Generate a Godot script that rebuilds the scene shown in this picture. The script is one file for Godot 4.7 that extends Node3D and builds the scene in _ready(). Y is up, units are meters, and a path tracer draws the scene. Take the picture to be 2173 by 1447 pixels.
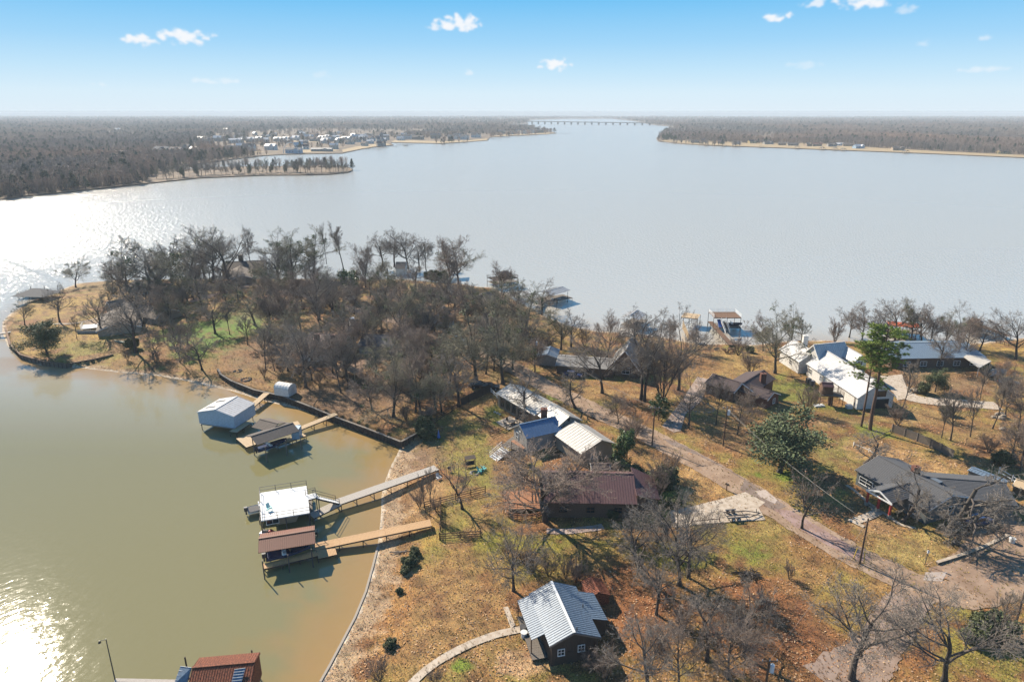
extends Node3D
# A lake cove with wooded peninsula, seen from about 64 m up. Metres, y up, water level at y = 0.

class MB:
	var v := PackedVector3Array()
	var nn := PackedVector3Array()
	var c := PackedColorArray()
	var uv := PackedVector2Array()
	var use_c := false
	var use_uv := false
	func tri(a: Vector3, b: Vector3, d: Vector3, col := Color.WHITE) -> void:
		var m := (d - a).cross(b - a).normalized()
		v.append(a); v.append(b); v.append(d)
		nn.append(m); nn.append(m); nn.append(m)
		if use_c:
			c.append(col); c.append(col); c.append(col)
	func quad(a: Vector3, b: Vector3, d: Vector3, e: Vector3, col := Color.WHITE) -> void:
		tri(a, b, d, col); tri(a, d, e, col)
	func box(lo: Vector3, hi: Vector3, col := Color.WHITE) -> void:
		obox(Transform3D(Basis.IDENTITY, (lo + hi) * 0.5), hi - lo, col)
	func obox(t: Transform3D, s: Vector3, col := Color.WHITE) -> void:
		var h := s * 0.5
		var p: Array[Vector3] = []
		for k in 8:
			p.append(t * Vector3(h.x * (1 if k & 1 else -1), h.y * (1 if k & 2 else -1), h.z * (1 if k & 4 else -1)))
		quad(p[0], p[2], p[3], p[1], col); quad(p[4], p[5], p[7], p[6], col)
		quad(p[0], p[4], p[6], p[2], col); quad(p[1], p[3], p[7], p[5], col)
		quad(p[0], p[1], p[5], p[4], col); quad(p[2], p[6], p[7], p[3], col)
	# a rectangular bar from a to b, w wide and h high, its top edge up
	func bar(a: Vector3, b: Vector3, w: float, h: float, col := Color.WHITE) -> void:
		var z := (b - a).normalized()
		var up := Vector3.UP if absf(z.y) < 0.99 else Vector3.RIGHT
		var x := up.cross(z).normalized()
		obox(Transform3D(Basis(x, z.cross(x), z), (a + b) * 0.5), Vector3(w, h, a.distance_to(b)), col)
	# a slab given by its four top corners (in order) and a thickness downwards along its normal
	func slab(a: Vector3, b: Vector3, d: Vector3, e: Vector3, th: float, col := Color.WHITE) -> void:
		var m := (b - a).cross(e - a).normalized()
		if m.y < 0: m = -m
		var o := -m * th
		quad(a, b, d, e, col); quad(a + o, e + o, d + o, b + o, col)
		quad(a, a + o, b + o, b, col); quad(b, b + o, d + o, d, col)
		quad(d, d + o, e + o, e, col); quad(e, e + o, a + o, a, col)
	func tube(a: Vector3, b: Vector3, r1: float, r2: float, sides := 6, col := Color.WHITE, caps := true) -> void:
		var z := (b - a).normalized()
		var x := (Vector3.UP if absf(z.y) < 0.9 else Vector3.RIGHT).cross(z).normalized()
		var y := z.cross(x)
		for k in sides:
			var t0 := TAU * k / sides
			var t1 := TAU * (k + 1) / sides
			var d0 := x * cos(t0) + y * sin(t0)
			var d1 := x * cos(t1) + y * sin(t1)
			var p := [a + d0 * r1, a + d1 * r1, b + d1 * r2, b + d0 * r2]
			var m := [d0, d1, d1, d0]
			for q in [0, 2, 1, 0, 3, 2]:
				v.append(p[q]); nn.append(m[q])
				if use_c: c.append(col)
			if caps:
				tri(b, p[3], p[2], col); tri(a, p[1], p[0], col)
	# extrude a flat outline (x, y pairs) between two planes z0 and z1 of a frame
	func prism(outline: PackedVector2Array, t: Transform3D, z0: float, z1: float, col := Color.WHITE) -> void:
		var n := outline.size()
		for k in n:
			var p := outline[k]
			var q := outline[(k + 1) % n]
			quad(t * Vector3(p.x, p.y, z0), t * Vector3(p.x, p.y, z1), t * Vector3(q.x, q.y, z1), t * Vector3(q.x, q.y, z0), col)
		var ids := Geometry2D.triangulate_polygon(outline)
		for k in range(0, ids.size(), 3):
			var a := outline[ids[k]]
			var b := outline[ids[k + 1]]
			var d := outline[ids[k + 2]]
			tri(t * Vector3(a.x, a.y, z0), t * Vector3(b.x, b.y, z0), t * Vector3(d.x, d.y, z0), col)
			tri(t * Vector3(a.x, a.y, z1), t * Vector3(d.x, d.y, z1), t * Vector3(b.x, b.y, z1), col)
	func mesh() -> ArrayMesh:
		var arr := []
		arr.resize(Mesh.ARRAY_MAX)
		arr[Mesh.ARRAY_VERTEX] = v
		arr[Mesh.ARRAY_NORMAL] = nn
		if use_c: arr[Mesh.ARRAY_COLOR] = c
		if use_uv: arr[Mesh.ARRAY_TEX_UV] = uv
		var m := ArrayMesh.new()
		m.add_surface_from_arrays(Mesh.PRIMITIVE_TRIANGLES, arr)
		return m

var M := {}
var taken := {}
var rng := RandomNumberGenerator.new()

var shore := flat([-22.8, -63.81, -22.34, -66.21, -21.61, -70.92, -21.05, -74.71, -20.66, -79.9, -20.79, -86.03, -20.94, -90.22, -21.04, -91.57, -22.31, -101.39, -23.02, -104.85, -23.27, -110.51, -23.15, -115.96, -22.68, -120.89, -22.43, -124.1, -30.44, -130.32, -39.62, -136.84, -43.12, -139.05, -49.55, -142.63, -58.98, -147.19, -68.62, -153.18, -78.87, -158.05, -91, -162.86, -102.29, -165.19, -116.08, -168.98, -126.45, -171.12, -136.97, -177.81, -146.05, -186.66, -157.05, -200.06, -163.95, -210, -167.62, -218.06, -172.06, -234.72, -171.46, -250.24, -171.31, -262.97, -162.85, -271.87, -151.66, -284.93, -136.06, -295.28, -125, -304.28, -105.02, -308.45, -84.78, -305.31, -66.62, -300.22, -48.33, -296.26, -34.18, -281.34, -27.57, -266.14, -19.47, -260.64, -14.29, -256.83, -7.7, -255.34, 2.26, -234.72, 11.41, -215.86, 17.93, -205.92, 25.87, -200.06, 36.51, -198.64, 45.62, -194.05, 52.76, -188.78, 58.04, -187.5, 63.76, -188.78, 68.43, -186.66, 80.93, -190.5, 92.4, -191.38, 105.46, -189.64, 119.67, -187.92, 136.53, -188.78, 144.35, -191.38, 152.89, -193.6, 175.14, -199.12, 260, -190, 260, 60, -5, 60, -12, 0, -19, -45])
var point_lawn := flat([-154.31, -198.35, -142.12, -182.92, -133.16, -174.28, -124.3, -169.51, -116.75, -167.39, -111.63, -171.32, -108.91, -175.03, -108.27, -189.26, -124.82, -231.05, -166.94, -242.85, -168.54, -229.8, -163.01, -213.57])
var wall_yard := flat([-75.2, -162.87, -72.92, -159.6, -69.08, -155.82, -61.16, -149.87, -53.28, -146.21, -45.01, -140.11, -37.82, -134.44, -30.1, -128.93, -22.21, -122.97, -18.05, -126.74, -12.9, -134.67, -22.87, -166.26, -51.17, -181.17, -69.7, -181.17, -75.77, -169.78])

func flat(a: Array) -> PackedVector2Array:
	var p := PackedVector2Array()
	for k in range(0, a.size(), 2): p.append(Vector2(a[k], a[k + 1]))
	return p

func numbered(called: String) -> String:
	var k: int = taken.get(called, 0)
	taken[called] = k + 1
	return called if k == 0 else "%s_%03d" % [called, k]

func tag(o: Node, label: String, category: String, group := "", kind := "") -> Node:
	if label: o.set_meta("label", label)
	if category: o.set_meta("category", category)
	if group: o.set_meta("group", group)
	if kind: o.set_meta("kind", kind)
	return o

func thing(called: String, label: String, category: String, at := Vector3.ZERO, turn := 0.0, group := "") -> Node3D:
	var o := Node3D.new()
	o.name = numbered(called)
	add_child(o)
	o.position = at
	o.rotation.y = turn
	tag(o, label, category, group)
	if M.has("landmarks") and category in ["house", "cottage", "cabin", "shed", "boathouse", "carport", "terrace", "trailer", "brush pile", "mailbox", "fire pit", "pier", "dock", "firewood", "tree house"] and at.z > -300 and called != "lakeside_house":
		M.landmarks.append([Vector2(at.x, at.z), called.replace("_", " ")])
	if category in ["house", "cottage", "cabin"]: M.house_spots.append(Vector2(at.x, at.z))
	return o

func inst(called: String, mesh: Mesh, m: Material, parent: Node = self) -> MeshInstance3D:
	var o := MeshInstance3D.new()
	o.name = numbered(called) if parent == self else called
	o.mesh = mesh
	o.material_override = m
	parent.add_child(o, true)
	return o

func part(called: String, b: MB, m: Material, parent: Node = self) -> MeshInstance3D:
	return inst(called, b.mesh(), m, parent)

func struct(called: String, b: MB, m: Material) -> MeshInstance3D:
	var o := part(called, b, m)
	o.set_meta("kind", "structure")
	return o

func copy(o: Node3D, at: Vector3, turn: float, label := "", group := "") -> Node3D:
	var r: Node3D = o.duplicate()
	r.name = numbered(String(o.name).rstrip("0123456789_"))
	add_child(r)
	r.position = at
	r.rotation.y = turn
	if label: r.set_meta("label", label)
	if group: r.set_meta("group", group)
	return r

# turn of a frame whose +z runs from a to b
func along(a: Vector3, b: Vector3) -> float:
	return atan2(b.x - a.x, b.z - a.z)

func noise_tex(freq: float, lo: float, hi: float, size := 512, kind := FastNoiseLite.TYPE_SIMPLEX, oct := 4, sd := 1, warm := 0.0) -> NoiseTexture2D:
	var n := FastNoiseLite.new()
	n.noise_type = kind
	n.frequency = freq
	n.fractal_octaves = oct
	n.seed = sd
	var t := NoiseTexture2D.new()
	t.width = size; t.height = size
	t.seamless = true
	t.noise = n
	var r := Gradient.new()
	r.set_color(0, Color(lo, lo * (1 - warm), lo * (1 - 2 * warm)))
	r.set_color(1, Color(hi, hi, hi))
	t.color_ramp = r
	return t

func normal_tex(freq: float, strength: float, size := 512, oct := 4, sd := 3) -> NoiseTexture2D:
	var n := FastNoiseLite.new()
	n.noise_type = FastNoiseLite.TYPE_SIMPLEX
	n.frequency = freq
	n.fractal_octaves = oct
	n.seed = sd
	var t := NoiseTexture2D.new()
	t.width = size; t.height = size
	t.seamless = true
	t.noise = n
	t.as_normal_map = true
	t.bump_strength = strength
	return t

# a matt or glossy material from a linear base colour, with a worn, blotchy grain laid over it in world space
func mat(r: float, g: float, b: float, rough := 0.85, tex = null, metres := 3.0, metal := 0.0) -> StandardMaterial3D:
	var m := StandardMaterial3D.new()
	m.albedo_color = Color(r, g, b).linear_to_srgb()
	m.roughness = rough
	m.metallic = metal
	if tex:
		m.albedo_texture = tex
		m.uv1_triplanar = true
		m.uv1_world_triplanar = true
		m.uv1_scale = Vector3.ONE / metres
	return m

func vmat(rough := 0.9, tex = null, metres := 3.0) -> StandardMaterial3D:
	var m := mat(1, 1, 1, rough, tex, metres)
	m.vertex_color_use_as_albedo = true
	return m

func _ready() -> void:
	rng.seed = 4711
	# camera, sky, sun, exposure
	var cam := Camera3D.new()
	cam.name = "camera"
	cam.position = Vector3(0, 64, 0)
	cam.rotation_degrees = Vector3(-18.55, 0, 0)
	cam.fov = 53.06
	cam.near = 0.5
	cam.far = 20000
	add_child(cam)
	cam.current = true
	var env := Environment.new()
	env.background_mode = Environment.BG_SKY
	env.sky = make_sky()
	env.background_energy_multiplier = 1.0
	env.tonemap_mode = Environment.TONE_MAPPER_LINEAR
	env.tonemap_exposure = 2.1
	env.sdfgi_enabled = true
	env.ssao_enabled = true
	env.ssil_enabled = true
	env.fog_enabled = true
	env.fog_density = 0.00013
	env.fog_light_color = Color(0.93, 0.97, 1.0)
	var we := WorldEnvironment.new()
	we.name = "world_environment"
	we.environment = env
	add_child(we)
	var sun := DirectionalLight3D.new()
	sun.name = "sun"
	sun.rotation_degrees = Vector3(-35.5, 180.0 + 42.0, 0)
	sun.light_energy = 1.6
	sun.light_color = Color(1.0, 0.95, 0.87)
	sun.light_angular_distance = 0.5
	sun.shadow_enabled = true
	add_child(sun)
	# the large structure
	make_materials()
	distance_grid()
	make_ground()
	make_water()
	make_far_land()
	make_roads()
	# objects
	make_walls()
	make_houses()
	make_docks()
	make_yard_things()
	make_poles()
	make_vehicles()
	make_fences()
	make_far_things()
	make_trees()
	make_litter()

func make_sky() -> Sky:
	var w := 4096
	var h := 2048
	var img := Image.create(w, h, false, Image.FORMAT_RGBF)
	# [elevation in degrees, linear colour] read off a clear winter sky
	var stops := [[-90.0, Color(0.30, 0.34, 0.38)], [-3.0, Color(0.62, 0.72, 0.80)], [-1.0, Color(0.75, 0.86, 0.945)], [0.0, Color(0.75, 0.86, 0.945)], [1.4, Color(0.70, 0.86, 0.965)], [3.0, Color(0.55, 0.79, 0.965)], [5.0, Color(0.37, 0.68, 0.955)], [8.2, Color(0.17, 0.545, 0.92)], [16.0, Color(0.13, 0.43, 0.80)], [40.0, Color(0.09, 0.28, 0.62)], [90.0, Color(0.06, 0.19, 0.48)]]
	for y in h:
		var el := 90.0 - (y + 0.5) * 180.0 / h
		var c := Color.BLACK
		for k in stops.size() - 1:
			if el >= stops[k][0] and el <= stops[k + 1][0]:
				c = (stops[k][1] as Color).lerp(stops[k + 1][1], (el - stops[k][0]) / (stops[k + 1][0] - stops[k][0]))
		img.fill_rect(Rect2i(0, y, w, 1), Color(c.r / 2.1, c.g / 2.1, c.b / 2.1))
	var n := FastNoiseLite.new()
	n.seed = 12
	n.frequency = 0.09
	n.fractal_octaves = 4
	# small fair-weather clouds: azimuth, elevation, width, height (degrees), thickness
	var clouds := [[-23.80, 5.00, 3.6, 1.25, 1.5], [-26.66, 4.65, 2.1, 1.0, 1.2], [-4.12, 6.36, 3.4, 1.4, 1.4], [-5.82, 6.12, 1.6, 0.7, 0.8], [3.25, 3.45, 2.5, 1.15, 1.15], [19.42, 6.48, 1.8, 0.8, 1.0], [22.03, 7.26, 2.2, 0.7, 0.8], [25.13, 7.06, 4.4, 0.9, 1.3], [27.69, 6.51, 1.7, 0.6, 0.45], [-22.18, 2.12, 3.6, 0.5, 0.4], [-3.55, 2.93, 1.2, 0.5, 0.45], [32.79, 2.67, 3.4, 0.4, 0.45], [21.63, 3.21, 2.6, 0.6, 0.3], [32.44, 4.61, 0.8, 0.5, 0.5], [28.95, 4.43, 1.1, 0.5, 0.35], [-29.53, 1.81, 1.2, 0.3, 0.35], [-14.66, 2.68, 1.5, 0.6, 0.2], [-55.0, 9.5, 4.0, 1.2, 1.1], [60.0, 7.0, 4.0, 1.3, 1.1], [12.0, 14.0, 5.0, 1.6, 1.2], [-24.0, 19.0, 6.0, 2.0, 1.2], [100.0, 12.0, 5.0, 1.7, 1.2], [150.0, 9.0, 4.0, 1.4, 1.1], [-120.0, 11.0, 5.0, 1.5, 1.2]]
	var per := w / 360.0
	for c in clouds:
		var cx: float = c[0] * per
		var cy: float = (90.0 - c[1]) * per
		var rx: float = c[2] * 0.5 * per
		var ry: float = c[3] * 0.5 * per
		for y in range(int(cy - ry * 2.2), int(cy + ry * 2.2) + 1):
			for x in range(int(cx - rx * 1.7), int(cx + rx * 1.7) + 1):
				var u := (x - cx) / rx
				var v := (y - cy) / ry
				var f := n.get_noise_2d(x * 1.0, y * 1.6)
				# flat base, heaped top
				var dd := u * u + v * v * (1.9 if v > 0 else 0.9)
				var a := clampf((1.05 - dd + f * 1.5) * 0.9, 0, 1)
				a = a * a * (3 - 2 * a) * minf(1.0, float(c[4]))
				if a > 0.003:
					var xi := posmod(x, w)
					img.set_pixel(xi, y, img.get_pixel(xi, y).lerp(Color(0.455, 0.46, 0.47), a * 0.93))
	var p := PanoramaSkyMaterial.new()
	p.panorama = ImageTexture.create_from_image(img)
	p.filter = true
	var s := Sky.new()
	s.sky_material = p
	return s

# ---------------------------------------------------------------- ground and water
const GX := -180.0
const GZ := -262.0
const GS := 2.0
const GW := 201
const GH := 122
var field_shore := PackedFloat32Array()
var field_point := PackedFloat32Array()
var field_yard := PackedFloat32Array()
var patch := FastNoiseLite.new()
var fine := FastNoiseLite.new()

func signed(poly: PackedVector2Array, p: Vector2) -> float:
	var best := 1e12
	var n := poly.size()
	for i in n:
		var q := Geometry2D.get_closest_point_to_segment(p, poly[i], poly[(i + 1) % n])
		best = minf(best, q.distance_squared_to(p))
	return sqrt(best) * (1.0 if Geometry2D.is_point_in_polygon(p, poly) else -1.0)

func distance_grid() -> void:
	field_shore.resize(GW * GH)
	field_point.resize(GW * GH)
	field_yard.resize(GW * GH)
	for j in GH:
		for i in GW:
			var p := Vector2(GX + i * GS, GZ + j * GS)
			field_shore[j * GW + i] = signed(shore, p)
			field_point[j * GW + i] = signed(point_lawn, p) if p.x < -60 and p.y < -140 else -50.0
			field_yard[j * GW + i] = signed(wall_yard, p) if p.x < 0 and p.y < -100 else -50.0
	patch.seed = 5
	patch.frequency = 0.05
	patch.fractal_octaves = 4
	fine.seed = 9
	fine.frequency = 0.35
	fine.fractal_octaves = 3

func sample(f: PackedFloat32Array, x: float, z: float) -> float:
	var u := clampf((x - GX) / GS, 0, GW - 1.001)
	var v := clampf((z - GZ) / GS, 0, GH - 1.001)
	var i := int(u)
	var j := int(v)
	u -= i; v -= j
	var k := j * GW + i
	return lerpf(lerpf(f[k], f[k + 1], u), lerpf(f[k + GW], f[k + GW + 1], u), v)

func land(x: float, z: float) -> float:
	var d := sample(field_shore, x, z)
	if d < 0: return maxf(-2.0, d * 0.16)
	var h := minf(d, 14) * 0.11 + maxf(0, minf(d, 110) - 14) * 0.016
	h = maxf(h, 1.25 * smoothstep(0.0, 0.7, sample(field_point, x, z)))
	return maxf(h, 1.5 * smoothstep(0.0, 0.7, sample(field_yard, x, z)))

func on(x: float, z: float) -> Vector3:
	return Vector3(x, land(x, z), z)

func make_materials() -> void:
	M.far_pines = []
	M.landmarks = []
	M.house_spots = []
	var grain := noise_tex(0.03, 0.7, 1.0, 512, FastNoiseLite.TYPE_SIMPLEX, 5, 2, 0.03)
	var blotch := noise_tex(0.012, 0.87, 1.0, 512, FastNoiseLite.TYPE_SIMPLEX, 4, 4, 0.02)
	var speck := noise_tex(0.2, 0.45, 1.0, 512, FastNoiseLite.TYPE_VALUE, 3, 6, 0.04)
	M.grain = grain
	M.speck = speck
	# timber and boards
	M.deck_new = mat(0.58, 0.36, 0.18, 0.8, grain, 2.0)
	M.deck_tan = mat(0.62, 0.46, 0.28, 0.8, grain, 2.0)
	M.deck_grey = mat(0.52, 0.48, 0.43, 0.85, grain, 2.0)
	M.timber_dark = mat(0.075, 0.055, 0.042, 0.9, grain, 1.5)
	M.timber_grey = mat(0.20, 0.175, 0.15, 0.9, grain, 1.5)
	M.timber_brown = mat(0.19, 0.105, 0.06, 0.9, grain, 1.5)
	M.plank_wall = mat(0.085, 0.06, 0.045, 0.9, grain, 1.2)
	M.pole_wood = mat(0.14, 0.085, 0.055, 0.9, grain, 1.0)
	# roofs
	M.roof_white = mat(0.52, 0.515, 0.51, 0.45, blotch, 6.0)
	M.roof_cream = mat(0.52, 0.485, 0.43, 0.5, blotch, 6.0)
	M.roof_tin = mat(0.175, 0.24, 0.315, 0.55, noise_tex(0.02, 0.68, 1.0, 512, FastNoiseLite.TYPE_SIMPLEX, 5, 52), 4.0)
	M.roof_tin_old = mat(0.40, 0.41, 0.42, 0.45, blotch, 3.0, 0.3)
	M.roof_shade_blue = mat(0.10, 0.17, 0.28, 0.4, blotch, 4.0)  # pale metal with shade and blue sky reflection put into its colour
	M.roof_maroon = mat(0.125, 0.06, 0.057, 0.55, blotch, 4.0)
	M.roof_red = mat(0.19, 0.07, 0.045, 0.7, speck, 2.0)
	M.roof_purple = mat(0.125, 0.085, 0.085, 0.85, speck, 3.0)
	M.roof_brownmetal = mat(0.21, 0.075, 0.042, 0.65, grain, 3.0)
	M.roof_slate = mat(0.15, 0.154, 0.165, 0.85, speck, 2.5)
	M.roof_grey = mat(0.17, 0.15, 0.14, 0.9, speck, 2.5)
	M.roof_taupe = mat(0.22, 0.18, 0.15, 0.9, speck, 2.5)
	M.roof_lightgrey = mat(0.43, 0.42, 0.40, 0.9, speck, 2.0)
	M.rust = mat(0.36, 0.105, 0.045, 0.85, noise_tex(0.02, 0.35, 1.0, 512, FastNoiseLite.TYPE_SIMPLEX, 5, 8, 0.12), 3.0)
	# walls
	M.wall_white = mat(0.66, 0.65, 0.62, 0.8, blotch, 4.0)
	M.wall_blue_shade = mat(0.34, 0.47, 0.60, 0.5, blotch, 4.0)  # blue also paints sky-lit shade onto the white boathouse walls
	M.wall_grey = mat(0.30, 0.29, 0.27, 0.8, blotch, 4.0)
	M.wall_slate = mat(0.13, 0.145, 0.145, 0.8, blotch, 4.0)
	M.wall_tan = mat(0.34, 0.27, 0.2, 0.85, blotch, 4.0)
	M.wall_brown = mat(0.16, 0.105, 0.075, 0.85, grain, 3.0)
	M.wall_sky = mat(0.40, 0.47, 0.52, 0.8, blotch, 4.0)
	M.brick = mat(0.25, 0.10, 0.065, 0.9, speck, 1.2)
	M.trim = mat(0.76, 0.75, 0.72, 0.6)
	M.concrete = mat(0.45, 0.385, 0.31, 0.9, noise_tex(0.012, 0.84, 1.0, 512, FastNoiseLite.TYPE_SIMPLEX, 5, 14, 0.04), 9.0)
	M.stone = mat(0.42, 0.37, 0.31, 0.95, grain, 1.5)
	M.block = mat(0.17, 0.14, 0.115, 0.95, grain, 1.5)
	M.metal_dark = mat(0.045, 0.045, 0.05, 0.5)
	M.metal_grey = mat(0.40, 0.41, 0.43, 0.4, null, 1, 0.6)
	M.rubber = mat(0.025, 0.025, 0.025, 0.8)
	M.cloth_turq = mat(0.08, 0.44, 0.43, 0.6)
	M.cloth_dark = mat(0.05, 0.048, 0.05, 0.8)
	M.paint_red = mat(0.30, 0.03, 0.025, 0.6)
	M.paint_white = mat(0.56, 0.56, 0.55, 0.5)
	M.paint_orange = mat(0.55, 0.13, 0.05, 0.6)
	M.boat_navy = mat(0.02, 0.035, 0.09, 0.25)
	M.boat_white = mat(0.75, 0.75, 0.74, 0.25)
	M.tarp_blue = mat(0.05, 0.14, 0.42, 0.6)
	M.yellow = mat(0.62, 0.45, 0.04, 0.6)
	M.orange_clay = mat(0.42, 0.19, 0.09, 0.85, grain, 2.0)
	M.glass = mat(0.02, 0.025, 0.03, 0.08)
	M.skylight = mat(0.12, 0.13, 0.14, 0.2)
	M.rock = mat(0.52, 0.43, 0.33, 0.95, speck, 1.5)
	M.insulator = mat(0.62, 0.64, 0.66, 0.4)
	M.wire = mat(0.2, 0.18, 0.16, 0.7)

# tint of the ground where a patch lies: centre x, z, radii, colour, weight
var DRY := Color(0.38, 0.235, 0.085)
var LEAF := Color(0.30, 0.145, 0.055)
var LAWN := Color(0.25, 0.225, 0.045)
var GREEN := Color(0.125, 0.235, 0.012)
var DIRT := Color(0.50, 0.335, 0.20)
var SAND := Color(0.44, 0.325, 0.225)
var WOOD := Color(0.20, 0.12, 0.07)
var GOLD := Color(0.42, 0.285, 0.07)

func ground_patches() -> Array:
	return [
		[6.51, -85.56, 22.81, 6.79, LAWN, 0.5], [-7.85, -73.89, 8.07, 11.94, Color(0.35, 0.215, 0.085), 0.9], [-15.98, -77.78, 2.99, 12, Color(0.46, 0.25, 0.085), 0.8],
		[15.3, -75.18, 8.12, 10.22, Color(0.29, 0.125, 0.045), 1.0], [33.03, -70.46, 10.03, 10.94, Color(0.27, 0.12, 0.045), 1.0], [1.89, -65.47, 3.39, 2.23, DIRT, 0.9],
		[35.8, -85.82, 3.11, 2.49, GREEN, 1.0], [33.82, -88.43, 9.18, 7.15, LAWN, 0.7], [42.85, -73.74, 3.66, 5.36, LAWN, 0.5], [-5.69, -64.71, 1.68, 1.02, GREEN, 0.8], [-8.58, -62.79, 3.29, 1.1, LAWN, 0.6],
		[32.77, -106.55, 5.77, 5.48, Color(0.50, 0.32, 0.13), 1.0], [24.89, -100.58, 3.15, 8.82, GREEN, 0.55], [29.1, -112.59, 3.46, 3.55, DRY, 0.8],
		[-9.39, -120.47, 5.56, 11.96, LAWN, 0.8], [-6.6, -110.98, 3.89, 7.82, LAWN, 0.9], [-16.54, -118.03, 3.73, 5.94, WOOD, 0.7], [-3.73, -135.44, 2.86, 4.79, GREEN, 0.5], [-1.19, -137.79, 1.87, 4.43, LAWN, 0.9],
		[-9.7, -96.12, 3.09, 8.14, LAWN, 0.8], [-16.78, -102.91, 4.97, 10.73, Color(0.45, 0.28, 0.13), 0.9], [-12.57, -90.86, 1.35, 1.74, GOLD, 0.7],
		[-19.42, -115.76, 3.23, 5.74, Color(0.33, 0.22, 0.16), 0.8],
		[-84.83, -200.23, 10.91, 26.06, GREEN, 1.0], [-96.33, -193.58, 8.46, 10.58, GREEN, 1.0], [-83.09, -220.5, 9.51, 17.04, WOOD, 0.6], [-132.52, -188.51, 17.11, 17, GOLD, 0.9], [-120.66, -180.17, 7.95, 6.78, LAWN, 0.9], [-156.33, -223.66, 13.61, 12.31, GOLD, 0.9], [-157.39, -256.65, 22.42, 12.65, Color(0.3, 0.21, 0.09), 0.8], [-125.89, -276.69, 5.96, 24.11, GOLD, 0.9], [-76.89, -283.12, 9.9, 14.15, GOLD, 1.0], [-65.18, -161.32, 5.96, 4.62, GOLD, 0.8], [-60.94, -178.77, 17.07, 23.32, WOOD, 0.7], [-35.71, -146.2, 17.54, 15.15, WOOD, 0.9], [-31.97, -194.93, 28.2, 38.71, Color(0.25, 0.16, 0.1), 0.6], [-23.52, -262.68, 9.28, 13.74, GOLD, 0.8], [25.87, -206.42, 8.95, 7.27, GOLD, 0.9], [19.35, -200.18, 5.96, 12.96, GOLD, 0.8], [-4.76, -178.34, 9.13, 28.77, Color(0.24, 0.17, 0.08), 0.6], [8.65, -187.32, 6.83, 9.24, GOLD, 0.5],
		[18.22, -139.68, 6.26, 4.57, LAWN, 0.7], [12.22, -143.77, 3.76, 3.72, GREEN, 0.75], [24.4, -146.1, 12.06, 3.96, Color(0.38, 0.24, 0.1), 0.8], [27.18, -136.87, 4.09, 4.93, LEAF, 0.6],
		[58.47, -167.81, 11.13, 12.14, Color(0.42, 0.29, 0.1), 0.9], [48.57, -167.74, 7.43, 7.53, LEAF, 0.7], [64.24, -181.81, 4.21, 5.96, LAWN, 0.9], [65.55, -147.98, 7.73, 10.71, Color(0.21, 0.22, 0.035), 1.0], [71.4, -134.38, 8.1, 5, Color(0.19, 0.21, 0.03), 0.8], [2.41, -89.15, 10.05, 2.65, Color(0.24, 0.22, 0.03), 0.9], [25.2, -85.15, 8.25, 2.68, Color(0.23, 0.215, 0.035), 0.9], [66.33, -134.38, 6.09, 3, LEAF, 0.5], [67.73, -130.72, 8.91, 2.38, Color(0.4, 0.26, 0.13), 0.7], [62.31, -116.66, 6.29, 8.86, Color(0.25, 0.22, 0.06), 0.9], [70.4, -116.67, 6.28, 4.71, Color(0.52, 0.33, 0.15), 1.0], [75.24, -111.02, 5.15, 2.52, Color(0.52, 0.33, 0.15), 0.9], [74.29, -126.09, 5.75, 3.13, GREEN, 0.5], [86.87, -133.03, 9.04, 4.4, Color(0.37, 0.25, 0.11), 0.8], [85.72, -122.74, 5.59, 2.98, LAWN, 0.7], [94.12, -122.68, 7.53, 8.58, Color(0.32, 0.2, 0.09), 0.7], [103.36, -154, 12.63, 9.59, Color(0.3, 0.2, 0.11), 0.8], [137.02, -181.43, 7.22, 8.59, GOLD, 1.0], [115.81, -157.3, 4.67, 9.95, WOOD, 0.4],
		[59.9, -86.66, 8.27, 4.6, Color(0.37, 0.28, 0.10), 0.95], [57.43, -92.86, 4.38, 3.85, Color(0.36, 0.22, 0.11), 0.8], [45.44, -109.52, 4.21, 6.77, LAWN, 0.8], [49.85, -107.72, 3.31, 1.64, GREEN, 0.7], [44.03, -107.88, 1, 1.64, GREEN, 0.7], [44.43, -122.74, 5.64, 6.33, Color(0.33, 0.2, 0.09), 0.8],
		[42, -93.23, 6.63, 3.88, Color(0.33, 0.24, 0.08), 0.8], [44.85, -85.85, 4.13, 4.53, LEAF, 0.7], [55.39, -64.59, 6.59, 2.9, LAWN, 0.8], [57.59, -71.7, 3.57, 1.7, LAWN, 0.6], [68.21, -87.65, 4.17, 1.64, DIRT, 0.3], [45.8, -63.31, 3.26, 2.11, LEAF, 0.7]]

# grass, leaves and stalks as seen from above: strokes of mixed tone, tiling
func litter_texture() -> ImageTexture:
	var s := 1024
	var img := Image.create(s, s, false, Image.FORMAT_RGB8)
	img.fill(Color(0.80, 0.79, 0.77))
	var r := RandomNumberGenerator.new()
	r.seed = 77
	var tones := [Color(1, 0.97, 0.9), Color(0.93, 0.86, 0.74), Color(0.62, 0.57, 0.5), Color(0.72, 0.62, 0.5), Color(0.5, 0.47, 0.42), Color(0.86, 0.88, 0.78), Color(1, 0.92, 0.8), Color(0.42, 0.38, 0.33)]
	for k in 42000:
		var big := 26.0 if k < 2500 else (14.0 if k < 12000 else 7.0)
		var w := int(r.randf_range(2, big))
		var h := int(r.randf_range(2, big * 0.6))
		if r.randf() < 0.5:
			var t := w
			w = h; h = t
		var x := r.randi_range(0, s - 1)
		var y := r.randi_range(0, s - 1)
		var c: Color = tones[r.randi() % 8]
		for ox in [0, -s]:
			for oy in [0, -s]:
				if (ox == 0 or x + w > s) and (oy == 0 or y + h > s):
					img.fill_rect(Rect2i(x + ox, y + oy, w, h), c)
	img.generate_mipmaps()
	return ImageTexture.create_from_image(img)

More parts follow.
